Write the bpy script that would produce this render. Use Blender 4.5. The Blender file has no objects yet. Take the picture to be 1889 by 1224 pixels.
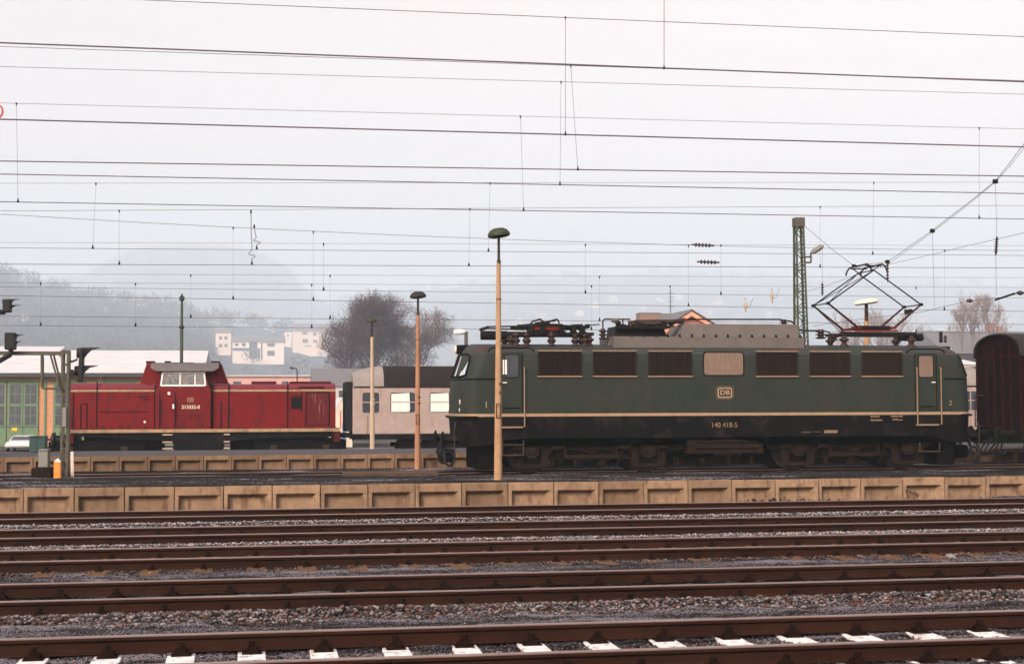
import bpy, bmesh, math, random
import numpy as np
from mathutils import Vector

C = bpy.context.scene.collection
sc = bpy.context.scene
R = math.radians
rng = random.Random(7)

# ------------------------------------------------------------------ camera
F = 2742.0; TH = R(9.6); PX, PY = 944.5, 612.0; HOR = 738.0; ROLL = R(0.17); H = 2.03
PIT = math.atan((HOR - PY) / F)
cam_d = bpy.data.cameras.new('camera'); cam = bpy.data.objects.new('camera', cam_d); C.objects.link(cam)
cam_d.sensor_width = 36.0; cam_d.lens = 36.0 * F / 1889.0
cam_d.clip_start = 0.1; cam_d.clip_end = 40000
_Rt = Vector((math.cos(TH), -math.sin(TH), 0))
_Fw = Vector((math.sin(TH) * math.cos(PIT), math.cos(TH) * math.cos(PIT), math.sin(PIT)))
_Up = Vector((-math.sin(TH) * math.sin(PIT), -math.cos(TH) * math.sin(PIT), math.cos(PIT)))
cr, sr = math.cos(ROLL), math.sin(ROLL)
# small roll: the photograph leans a sixth of a degree
_R2 = _Rt * cr - _Up * sr
_U2 = _Rt * sr + _Up * cr
from mathutils import Matrix
M4 = Matrix(((_R2.x, _U2.x, -_Fw.x, 0), (_R2.y, _U2.y, -_Fw.y, 0), (_R2.z, _U2.z, -_Fw.z, H), (0, 0, 0, 1)))
cam.matrix_world = M4
sc.camera = cam


def at(px, py, Y):
    """world X, Z of a photograph pixel on the plane at depth Y"""
    d = _Fw + _R2 * ((px - PX) / F) - _U2 * ((py - PY) / F)
    k = Y / d.y
    return d.x * k, H + d.z * k


def X_(px, Y, py=760):
    return at(px, py, Y)[0]


def Z_(py, Y, px=945):
    return at(px, py, Y)[1]


# ------------------------------------------------------------------ light
SUN_EL, SUN_AZ = 33.0, 215.0          # azimuth clockwise from +Y
w = bpy.data.worlds.new('World'); sc.world = w; w.use_nodes = True
nt = w.node_tree; nt.nodes.clear()
sky = nt.nodes.new('ShaderNodeTexSky'); sky.sky_type = 'NISHITA'; sky.sun_disc = False
sky.sun_elevation = R(SUN_EL); sky.sun_rotation = R(SUN_AZ)
sky.air_density = 1.0; sky.dust_density = 6.0; sky.ozone_density = 1.0
hs = nt.nodes.new('ShaderNodeHueSaturation'); hs.inputs['Saturation'].default_value = 0.25
bg = nt.nodes.new('ShaderNodeBackground'); bg.inputs[1].default_value = 0.15
wo = nt.nodes.new('ShaderNodeOutputWorld')
wm = nt.nodes.new('ShaderNodeMix'); wm.data_type = 'RGBA'; wm.blend_type = 'MULTIPLY'; wm.inputs[0].default_value = 1.0; wm.inputs[7].default_value = (1.25, 1.0, 0.865, 1)
nt.links.new(sky.outputs[0], hs.inputs['Color']); nt.links.new(hs.outputs[0], wm.inputs[6]); nt.links.new(wm.outputs[2], bg.inputs[0]); nt.links.new(bg.outputs[0], wo.inputs[0])
sun_d = bpy.data.lights.new('sun', 'SUN'); sun_d.energy = 1.4; sun_d.angle = R(1.5); sun_d.color = (1.0, 0.90, 0.78)
sun = bpy.data.objects.new('sun', sun_d); C.objects.link(sun)
_sd = Vector((math.sin(R(SUN_AZ)) * math.cos(R(SUN_EL)), math.cos(R(SUN_AZ)) * math.cos(R(SUN_EL)), math.sin(R(SUN_EL))))
sun.rotation_euler = _sd.to_track_quat('Z', 'Y').to_euler()
vs = sc.view_settings; vs.view_transform = 'Standard'; vs.look = 'None'; vs.exposure = 0.92; vs.gamma = 1.0
vs.use_curve_mapping = False
HAZE = 0.00040
FAR = 5.8            # hills and valley houses lie this many times deeper than first sketched
sc.cycles.volume_bounces = 4


# ------------------------------------------------------------------ materials
def mat(name, col, rough=0.7, metal=0.0, var=0.25, scale=3.0, bump=0.0, bscale=40.0, stretch=(1, 1, 1),
        dirt=None, dirt_amt=0.0, dirt_scale=1.5, dirt_stretch=(1, 1, 1), spec=0.2, coat=0.0, objvar=0.0):
    m = bpy.data.materials.new(name); m.use_nodes = True
    t = m.node_tree; b = t.nodes['Principled BSDF']
    b.inputs['Roughness'].default_value = rough; b.inputs['Metallic'].default_value = metal
    b.inputs['Specular IOR Level'].default_value = spec
    if coat: b.inputs['Coat Weight'].default_value = coat; b.inputs['Coat Roughness'].default_value = 0.15
    tc = t.nodes.new('ShaderNodeTexCoord')
    mp = t.nodes.new('ShaderNodeMapping'); mp.inputs['Scale'].default_value = stretch
    oi = t.nodes.new('ShaderNodeObjectInfo'); of = t.nodes.new('ShaderNodeVectorMath'); of.operation = 'MULTIPLY_ADD'; of.inputs[1].default_value = (31, 57, 23)
    t.links.new(oi.outputs['Random'], of.inputs[0]); t.links.new(tc.outputs['Object'], of.inputs[2]); co = of.outputs[0]
    t.links.new(co, mp.inputs[0])
    n = t.nodes.new('ShaderNodeTexNoise'); n.inputs['Scale'].default_value = scale; n.inputs['Detail'].default_value = 8
    n.inputs['Roughness'].default_value = 0.65
    t.links.new(mp.outputs[0], n.inputs['Vector'])
    r = t.nodes.new('ShaderNodeMapRange'); r.inputs[1].default_value = 0.25; r.inputs[2].default_value = 0.75
    r.inputs[3].default_value = 1 - var; r.inputs[4].default_value = 1 + var
    t.links.new(n.outputs[0], r.inputs[0])
    mx = t.nodes.new('ShaderNodeMix'); mx.data_type = 'RGBA'; mx.blend_type = 'MULTIPLY'; mx.inputs[0].default_value = 1
    mx.inputs[6].default_value = (*col, 1)
    t.links.new(r.outputs[0], mx.inputs[7])
    out = mx.outputs[2]
    if objvar:
        rv = t.nodes.new('ShaderNodeMapRange'); rv.inputs[3].default_value = 1 - objvar; rv.inputs[4].default_value = 1 + objvar
        wn = t.nodes.new('ShaderNodeTexWhiteNoise'); wn.noise_dimensions = '1D'; t.links.new(oi.outputs['Random'], wn.inputs['W']); t.links.new(wn.outputs[0], rv.inputs[0])
        mo = t.nodes.new('ShaderNodeMix'); mo.data_type = 'RGBA'; mo.blend_type = 'MULTIPLY'; mo.inputs[0].default_value = 1
        t.links.new(out, mo.inputs[6]); t.links.new(rv.outputs[0], mo.inputs[7]); out = mo.outputs[2]
    if dirt:
        mp2 = t.nodes.new('ShaderNodeMapping'); mp2.inputs['Scale'].default_value = dirt_stretch
        t.links.new(co, mp2.inputs[0])
        n2 = t.nodes.new('ShaderNodeTexNoise'); n2.inputs['Scale'].default_value = dirt_scale; n2.inputs['Detail'].default_value = 9
        n2.inputs['Roughness'].default_value = 0.7
        t.links.new(mp2.outputs[0], n2.inputs['Vector'])
        r2 = t.nodes.new('ShaderNodeMapRange'); r2.inputs[1].default_value = 0.62 - 0.35 * dirt_amt; r2.inputs[2].default_value = 0.72 - 0.2 * dirt_amt
        r2.inputs[3].default_value = 0; r2.inputs[4].default_value = 1
        t.links.new(n2.outputs[0], r2.inputs[0])
        m2 = t.nodes.new('ShaderNodeMix'); m2.data_type = 'RGBA'
        m2.inputs[7].default_value = (*dirt, 1)
        t.links.new(r2.outputs[0], m2.inputs[0]); t.links.new(out, m2.inputs[6])
        out = m2.outputs[2]
    t.links.new(out, b.inputs['Base Color'])
    if bump:
        n3 = t.nodes.new('ShaderNodeTexNoise'); n3.inputs['Scale'].default_value = bscale; n3.inputs['Detail'].default_value = 6
        t.links.new(mp.outputs[0], n3.inputs['Vector'])
        bp = t.nodes.new('ShaderNodeBump'); bp.inputs['Strength'].default_value = bump; bp.inputs['Distance'].default_value = 0.02
        t.links.new(n3.outputs[0], bp.inputs['Height']); t.links.new(bp.outputs[0], b.inputs['Normal'])
    return m


def mat_frost(name, col, snow=(0.62, 0.62, 0.66), amt=0.5, sscale=2.0, sstretch=(0.25, 1.6, 1), fine=45.0, fine_amt=0.5, bump=0.6, var=0.5, edge=.14):
    """dark cinder or gravel with rime lying in streaks; fine speckle on top"""
    m = mat(name, col, 0.95, 0, var, 14.0, bump, fine, spec=0.1)
    t = m.node_tree; b = t.nodes['Principled BSDF']
    src = b.inputs['Base Color'].links[0].from_socket
    g = t.nodes.new('ShaderNodeTexCoord')
    mp = t.nodes.new('ShaderNodeMapping'); mp.inputs['Scale'].default_value = sstretch; t.links.new(g.outputs['Object'], mp.inputs[0])
    n1 = t.nodes.new('ShaderNodeTexNoise'); n1.inputs['Scale'].default_value = sscale; n1.inputs['Detail'].default_value = 7; n1.inputs['Roughness'].default_value = 0.62
    t.links.new(mp.outputs[0], n1.inputs['Vector'])
    n2 = t.nodes.new('ShaderNodeTexNoise'); n2.inputs['Scale'].default_value = fine; n2.inputs['Detail'].default_value = 3
    t.links.new(g.outputs['Object'], n2.inputs['Vector'])
    ma = t.nodes.new('ShaderNodeMath'); ma.operation = 'MULTIPLY_ADD'; ma.inputs[1].default_value = fine_amt
    t.links.new(n2.outputs[0], ma.inputs[0]); t.links.new(n1.outputs[0], ma.inputs[2])
    mr = t.nodes.new('ShaderNodeMapRange'); c0 = 0.5 + fine_amt * 0.5 + (0.5 - amt) * 0.45
    mr.inputs[1].default_value = c0 - 0.03; mr.inputs[2].default_value = c0 + edge; mr.inputs[3].default_value = 0; mr.inputs[4].default_value = 1
    t.links.new(ma.outputs[0], mr.inputs[0])
    mx = t.nodes.new('ShaderNodeMix'); mx.data_type = 'RGBA'; mx.inputs[7].default_value = (*snow, 1)
    t.links.new(mr.outputs[0], mx.inputs[0]); t.links.new(src, mx.inputs[6]); t.links.new(mx.outputs[2], b.inputs['Base Color'])
    return m


def mat_brick(name, c1, c2, mortar, bw=0.25, bh=0.075):
    m = bpy.data.materials.new(name); m.use_nodes = True
    t = m.node_tree; b = t.nodes['Principled BSDF']; b.inputs['Roughness'].default_value = 0.9; b.inputs['Specular IOR Level'].default_value = 0.2
    g = t.nodes.new('ShaderNodeTexCoord'); sp = t.nodes.new('ShaderNodeSeparateXYZ'); cb = t.nodes.new('ShaderNodeCombineXYZ')
    t.links.new(g.outputs['Object'], sp.inputs[0])
    ad = t.nodes.new('ShaderNodeMath'); t.links.new(sp.outputs[0], ad.inputs[0]); t.links.new(sp.outputs[1], ad.inputs[1])
    t.links.new(ad.outputs[0], cb.inputs[0]); t.links.new(sp.outputs[2], cb.inputs[1])
    k = t.nodes.new('ShaderNodeTexBrick'); k.inputs['Scale'].default_value = 1.0
    k.inputs['Color1'].default_value = (*c1, 1); k.inputs['Color2'].default_value = (*c2, 1); k.inputs['Mortar'].default_value = (*mortar, 1)
    k.inputs['Mortar Size'].default_value = 0.012; k.inputs['Brick Width'].default_value = bw; k.inputs['Row Height'].default_value = bh
    t.links.new(cb.outputs[0], k.inputs['Vector']); t.links.new(k.outputs[0], b.inputs['Base Color'])
    return m


def mat_glass(name, tint=(0.5, 0.58, 0.62), trans=0.6):
    m = bpy.data.materials.new(name); m.use_nodes = True; t = m.node_tree; t.nodes.clear()
    o = t.nodes.new('ShaderNodeOutputMaterial'); a = t.nodes.new('ShaderNodeBsdfTransparent'); a.inputs[0].default_value = (*tint, 1)
    g = t.nodes.new('ShaderNodeBsdfGlossy'); g.inputs['Roughness'].default_value = 0.06; g.inputs['Color'].default_value = (0.9, 0.93, 0.95, 1)
    mx = t.nodes.new('ShaderNodeMixShader'); fr = t.nodes.new('ShaderNodeFresnel'); fr.inputs[0].default_value = 1.5
    ad = t.nodes.new('ShaderNodeMath'); ad.inputs[1].default_value = 0.06; ad.use_clamp = True
    t.links.new(fr.outputs[0], ad.inputs[0]); t.links.new(ad.outputs[0], mx.inputs[0])
    t.links.new(a.outputs[0], mx.inputs[1]); t.links.new(g.outputs[0], mx.inputs[2]); t.links.new(mx.outputs[0], o.inputs[0])
    return m


MT = dict(
    green=mat("green_paint", (0.0185, 0.0262, 0.0218), 0.55, 0, 0.16, 2.0, 0.04, 60, dirt=(0.026, 0.027, 0.022), dirt_amt=0.36, dirt_scale=1.0, dirt_stretch=(1.2, 1, 0.8), spec=0.1),
    black=mat('black_frame_paint', (0.003, 0.0029, 0.0031), 0.6, 0, 0.2, 3.0, 0.05, 50, dirt=(0.017, 0.014, 0.013), dirt_amt=0.3, spec=0.06),
    roofgreen=mat('roof_paint_sky_sheen', (0.027, 0.034, 0.034), 0.62, 0, 0.22, 2.5, 0.05, 40, dirt=(0.055, 0.032, 0.028), dirt_amt=0.35, dirt_scale=1.4, spec=0.12),  # grey-green paint with the reflected sky mixed into its tone, plus reddish dirt
    hoodgrey=mat('roof_hood_grey', (0.1054, 0.0961, 0.0930), 0.85, 0, 0.18, 3, 0.04, 50, spec=0.1),
    cream=mat('cream_paint', (0.27, 0.19, 0.122), 0.6, 0, 0.18, 5),
    tanrail=mat('worn_brass_rail', (0.2, 0.14, 0.092), 0.5, 0, 0.2, 8),
    slat=mat('louvre_slat', (0.0150, 0.0090, 0.0065), 0.7, 0, 0.3, 6, spec=0.08),
    void=mat('dark_interior', (0.008, 0.007, 0.007), 0.95, 0, 0.1, spec=0.05),
    bogie=mat('bogie_dirt_brown', (0.0140, 0.0095, 0.0070), 0.9, 0, 0.45, 5, 0.3, 30, spec=0.05),
    under=mat('underframe_soot', (0.0042, 0.0036, 0.0033), 0.9, 0, 0.4, 6, spec=0.04),
    wheel=mat('wheel_steel', (0.025, 0.019, 0.016), 0.8, 0, 0.3, 6, spec=0.2),
    blackmet=mat('black_metal', (0.0072, 0.0066, 0.0072), 0.6, 0, 0.3, 6, spec=0.1),
    redlead=mat('red_lead_metal', (0.115, 0.013, 0.009), 0.65, 0, 0.3, 6, spec=0.1),
    rustarm=mat('rusty_tube', (0.0360, 0.0144, 0.0120), 0.6, 0, 0.3, 8, spec=0.1),
    insul=mat('brown_insulator', (0.030, 0.015, 0.012), 0.25, 0, 0.2, 6, spec=0.6),
    red=mat('red_loco_paint', (0.122, 0.0062, 0.0082), 0.5, 0, 0.14, 2.2, 0.03, 60, dirt=(0.075, 0.008, 0.010), dirt_amt=0.42, dirt_scale=1.6, dirt_stretch=(2, 1, .6), spec=0.08),
    redroof=mat('red_roof_highlight', (0.125, 0.017, 0.03), 0.5, 0, 0.2, 3, spec=0.12),  # pinkish highlight of the hood tops put into this red
    reddark=mat('dark_red_door', (0.055, 0.006, 0.008), 0.6, 0, 0.2, 5, spec=0.08),
    cabroof=mat('cab_roof_grey', (0.0960, 0.0900, 0.0930), 0.7, 0, 0.2, 4),
    creamdirty=mat('dirty_cream_band', (0.27, 0.19, 0.115), 0.7, 0, 0.3, 4, dirt=(.14,.10,.07), dirt_amt=.3),
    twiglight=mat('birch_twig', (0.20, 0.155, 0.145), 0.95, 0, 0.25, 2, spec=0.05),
    sleepertan=mat('pale_worn_sleeper', (0.105, 0.062, 0.037), 0.95, 0, 0.4, 12, spec=0.05),
    steprust=mat('rusty_step', (0.055, 0.04, 0.03), 0.85, 0, 0.3, 8, spec=0.1),
    redworn=mat('worn_red_door', (0.10, 0.006, 0.009), 0.6, 0, 0.2, 5, dirt=(.30, .14, .12), dirt_amt=.16, dirt_scale=2.2, dirt_stretch=(3, 1, .5)),
    white=mat('white_paint', (0.78, 0.77, 0.74), 0.6, 0, 0.06, 4),
    offwhite=mat('cream_white_glass', (0.72, 0.66, 0.53), 0.4, 0, 0.06, 4),
    silver=mat('brushed_coach_steel', (0.30, 0.245, 0.225), 0.55, 0.15, 0.16, 3.0, 0.02, 60, dirt=(0.25, 0.18, 0.14), dirt_amt=0.2, dirt_stretch=(3, 1, .6)),
    coachroof=mat('coach_roof_soot', (0.0180, 0.0153, 0.0162), 0.85, 0, 0.25, 3, spec=0.05),
    coachend=mat('coach_roof_end_grey', (0.20, 0.185, 0.175), 0.8, 0, 0.15, 3),
    rubber=mat('black_rubber', (0.0060, 0.0072, 0.0090), 0.8, 0, 0.2, 4),
    wagon=mat('wagon_brown_boards', (0.0078, 0.0016, 0.0020), 0.8, 0, 0.35, 4, 0.1, 20, stretch=(4, 4, 0.6), spec=0.05),
    wagonrib=mat('wagon_rib_red', (0.0182, 0.0028, 0.0035), 0.75, 0, 0.3, 6, spec=0.05),
    wagonroof=mat('wagon_roof_tar', (0.018, 0.016, 0.019), 0.8, 0, 0.3, 5),
    rail=mat('rail_rust', (0.023, 0.0098, 0.006), 0.75, 0, 0.45, 5, 0.15, 60, stretch=(0.5, 1, 1), dirt=(0.014, 0.006, 0.005), dirt_amt=0.4, dirt_scale=2.5, dirt_stretch=(0.5, 1, 1), spec=0.06),
    railtop=mat('rail_head_worn', (0.19, 0.14, 0.13), 0.42, 0.35, 0.25, 6, stretch=(0.3, 1, 1), spec=0.5),
    clip=mat('clip_rust', (0.0098, 0.0049, 0.0035), 0.85, 0, 0.4, 20, spec=0.05),
    frosted=mat('rimed_sleeper', (0.66, 0.65, 0.68), 0.9, 0, 0.18, 12, 0.2, 40, dirt=(0.16, 0.13, 0.12), dirt_amt=0.32, dirt_scale=7),
    sleeper=mat('sleeper_wood', (0.0350, 0.0210, 0.0140), 0.95, 0, 0.5, 12, 0.3, 40, spec=0.05),
    concrete=mat('stained_concrete', (0.215, 0.147, 0.096), 0.92, 0, 0.26, 6.0, 0.2, 70, dirt=(0.11, 0.066, 0.042), dirt_amt=0.30, dirt_scale=2.4, dirt_stretch=(2.6, 1, 0.7), spec=0.06, objvar=.24),
    concretedark=mat('darker_concrete', (0.15, 0.1, 0.064), 0.92, 0, 0.26, 6.0, 0.2, 70, dirt=(0.11, 0.066, 0.042), dirt_amt=0.30, dirt_scale=2.4, dirt_stretch=(2.6, 1, 0.7), spec=0.06, objvar=.24),  # same concrete in a darker tone, for the far wall
    post=mat('concrete_post', (0.32, 0.205, 0.12), 0.9, 0, 0.16, 8, 0.15, 80, dirt=(0.25, 0.14, 0.08), dirt_amt=0.2, spec=0.15),
    postgrey=mat('pale_concrete_post', (0.37, 0.30, 0.22), 0.9, 0, 0.15, 8, spec=0.15),
    postred=mat('reddish_concrete_post', (0.29, 0.155, 0.092), 0.9, 0, 0.18, 6, dirt=(0.25, 0.12, 0.07), dirt_amt=0.3, dirt_stretch=(1, 1, .3), spec=0.15),
    lampgreen=mat('lamp_green', (0.03, 0.042, 0.026), 0.6, 0, 0.35, 12),
    lampdark=mat('lamp_dark', (0.020, 0.020, 0.020), 0.6, 0, 0.2, 8),
    mast=mat('mast_green', (0.052, 0.064, 0.044), 0.7, 0, 0.25, 6, spec=0.1),
    mastgrey=mat('mast_grey', (0.0770, 0.0735, 0.0595), 0.75, 0, 0.3, 8, spec=0.1),
    signal=mat('signal_black', (0.012, 0.013, 0.015), 0.55, 0, 0.2, 6),
    cabinet=mat('cabinet_grey', (0.17, 0.175, 0.165), 0.7, 0, 0.15, 5),
    teal=mat('teal_cabinet', (0.030, 0.060, 0.058), 0.7, 0, 0.15, 5),
    darkgreen=mat('dark_green_cabinet', (0.045, 0.06, 0.05), 0.7, 0, 0.15, 5),
    orange=mat('orange_marker', (0.62, 0.23, 0.05), 0.85, 0, 0.15, 10, dirt=(.4, .15, .05), dirt_amt=.2, dirt_scale=5),
    yellow=mat('yellow_plate', (0.70, 0.42, 0.04), 0.6, 0, 0.05, 4),
    gate=mat('gate_green', (0.115, 0.185, 0.115), 0.8, 0, 0.2, 5, stretch=(3, 3, .7)),
    shedglass=mat('dusty_shed_glass', (0.05, 0.057, 0.075), 0.25, 0, 0.5, 2.5, spec=0.6),
    snow=mat('roof_snow', (0.5, 0.505, 0.54), 0.95, 0, 0.10, 1.2, 0.3, 5, stretch=(.5, 2, 2), dirt=(0.36, 0.37, 0.41), dirt_amt=0.34, dirt_scale=1.0, dirt_stretch=(.5, 3.5, 3.5), spec=0.05),
    fascia=mat('dark_eave', (0.05, 0.055, 0.065), 0.8, 0, 0.15, 4),
    brick=mat_brick('orange_brick', (0.50, 0.21, 0.10), (0.38, 0.15, 0.08), (0.42, 0.30, 0.2)),
    brickdull=mat_brick('dull_brick', (0.20, 0.12, 0.10), (0.15, 0.09, 0.08), (0.2, 0.16, 0.15)),
    peach=mat('peach_render', (0.66, 0.30, 0.19), 0.9, 0, 0.1, 3),
    slate=mat('slate_roof', (0.12, 0.12, 0.135), 0.8, 0, 0.2, 3),
    housewhite=mat('house_white', (0.66, 0.58, 0.52), 0.9, 0, 0.06, 1),
    housecream=mat('house_cream', (0.6, 0.5, 0.42), 0.9, 0, 0.06, 1),
    housegrey=mat('house_grey', (0.42, 0.38, 0.38), 0.9, 0, 0.06, 1),
    houseroof=mat('house_roof', (0.13, 0.12, 0.13), 0.9, 0, 0.1, 1),
    houseroofred=mat('house_roof_red', (0.26, 0.12, 0.09), 0.9, 0, 0.1, 1),
    pinkroof=mat('pink_long_roof', (0.52, 0.30, 0.26), 0.9, 0, 0.1, .5),
    bluedoor=mat('blue_door', (0.05, 0.11, 0.30), 0.6, 0, 0.05, 3),
    pane=mat('dark_pane', (0.035, 0.042, 0.055), 0.15, 0, 0.2, 1, spec=0.6),
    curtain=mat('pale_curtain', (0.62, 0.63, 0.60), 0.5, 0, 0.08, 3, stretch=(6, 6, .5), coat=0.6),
    milky=mat('milky_pane', (0.1540, 0.1085, 0.0875), 0.35, 0, 0.3, 5, stretch=(4, 4, .5), coat=0.5),
    carwhite=mat('car_body_pale', (0.62, 0.63, 0.66), 0.35, 0, 0.05, 3, coat=0.4),
    bark=mat('bark', (0.060, 0.045, 0.042), 0.95, 0, 0.3, 8, spec=0.1),
    twig=mat('twig', (0.062, 0.04, 0.048), 0.95, 0, 0.25, 2, spec=0.05),
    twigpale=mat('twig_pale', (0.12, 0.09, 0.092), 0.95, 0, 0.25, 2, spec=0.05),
    birch=mat('birch_bark', (0.42, 0.33, 0.29), 0.9, 0, 0.25, 6, stretch=(1, 1, .3), dirt=(.1, .08, .08), dirt_amt=.25, dirt_scale=4, spec=.1),
    wood=mat('weathered_plank', (0.065, 0.042, 0.029), 0.9, 0, 0.35, 5, 0.2, 30, stretch=(.4, 3, 3), spec=0.15),
    wire=mat('copper_wire_dark', (0.1, 0.09, 0.105), 0.6, 0, 0.1, 3, spec=.2),
    glass=mat_glass('window_glass', (.82, .88, .92)),
    mirror=mat('sky_reflecting_glass', (0.75, 0.77, 0.8), 0.08, 0.85, 0.05, 2, spec=.5),
    lens=mat('lamp_lens', (0.85, 0.75, 0.6), 0.2, 0, 0.03, 3, spec=.6),
    hillm=mat('hill_brush_hazed', (0.062, 0.07, 0.092), 0.95, 0, 0.35, 0.03, spec=0.05, dirt=(0.10, 0.10, 0.095), dirt_amt=.4, dirt_scale=.02),  # bluish cast of distance and skylight put into the brush colour
    woodm=mat('winter_wood_hazed', (0.06, 0.062, 0.078), 0.95, 0, 0.4, 0.05, spec=0.05),  # same bluish air tint mixed into the tree colour
    signred=mat('sign_red', (0.42, 0.02, 0.03), 0.5, 0, 0.05, 3),
    ground=mat_frost('yard_ground', (0.0225, 0.0210, 0.0225), amt=0.3, sscale=.8),
    cinder=mat_frost('cinder_platform', (0.0052, 0.0034, 0.0030), amt=0.23, sscale=.9, sstretch=(0.35, 1.6, 1), fine=16, fine_amt=0.75, snow=(0.27, 0.255, 0.29), edge=.06),
    bed=mat_frost('gravel_track_bed', (0.0062, 0.0052, 0.0052), amt=0.43, sscale=1.6, sstretch=(0.35, 2.2, 1), fine=55, fine_amt=1.3, snow=(0.17, 0.16, 0.19), bump=1.0, edge=.08),
    asphalt=mat('platform_asphalt', (0.062, 0.06, 0.068), 0.95, 0, 0.2, 4, 0.2, 60, spec=.1),
)


def stone_mat(name='ballast_stone', frost=0.85, pw=1.6):
    m = mat(name, (0.019, 0.016, 0.016), 0.95, 0, 0.55, 9.0, 0.2, 60, spec=0.1)
    t = m.node_tree; b = t.nodes['Principled BSDF']; src = b.inputs['Base Color'].links[0].from_socket
    g = t.nodes.new('ShaderNodeNewGeometry'); s = t.nodes.new('ShaderNodeSeparateXYZ'); t.links.new(g.outputs['Normal'], s.inputs[0])
    # colour of each stone: some rusty, some pale; rime caught on the faces that look up
    n = t.nodes.new('ShaderNodeTexNoise'); n.inputs['Scale'].default_value = 6.0; n.inputs['Detail'].default_value = 4
    tc = t.nodes.new('ShaderNodeTexCoord'); t.links.new(tc.outputs['Object'], n.inputs['Vector'])
    r0 = t.nodes.new('ShaderNodeMapRange'); r0.inputs[1].default_value = .62; r0.inputs[2].default_value = .7
    t.links.new(g.outputs['Random Per Island'], r0.inputs[0])
    m0 = t.nodes.new('ShaderNodeMix'); m0.data_type = 'RGBA'; m0.inputs[7].default_value = (0.055, 0.026, 0.018, 1)
    t.links.new(r0.outputs[0], m0.inputs[0]); t.links.new(src, m0.inputs[6])
    ma = t.nodes.new('ShaderNodeMath'); ma.operation = 'MULTIPLY_ADD'; ma.inputs[1].default_value = 0.9
    t.links.new(n.outputs[0], ma.inputs[0]); t.links.new(s.outputs[2], ma.inputs[2])
    mr = t.nodes.new('ShaderNodeMapRange'); mr.inputs[1].default_value = 0.8; mr.inputs[2].default_value = 1.5; mr.inputs[4].default_value = frost
    t.links.new(ma.outputs[0], mr.inputs[0])
    mx = t.nodes.new('ShaderNodeMix'); mx.data_type = 'RGBA'; mx.inputs[7].default_value = (0.34, 0.33, 0.36, 1)
    wn = t.nodes.new('ShaderNodeTexWhiteNoise'); wn.noise_dimensions = '1D'; t.links.new(g.outputs['Random Per Island'], wn.inputs['W'])
    pw_ = t.nodes.new('ShaderNodeMath'); pw_.operation = 'POWER'; pw_.inputs[1].default_value = pw; t.links.new(wn.outputs[0], pw_.inputs[0])
    ml = t.nodes.new('ShaderNodeMath'); ml.operation = 'MULTIPLY'; t.links.new(mr.outputs[0], ml.inputs[0]); t.links.new(pw_.outputs[0], ml.inputs[1])
    t.links.new(ml.outputs[0], mx.inputs[0]); t.links.new(m0.outputs[2], mx.inputs[6]); t.links.new(mx.outputs[2], b.inputs['Base Color'])
    return m


MT['stone'] = stone_mat()
MT['stonefrost'] = stone_mat('frosted_stone', 1.5, .55)


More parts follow.
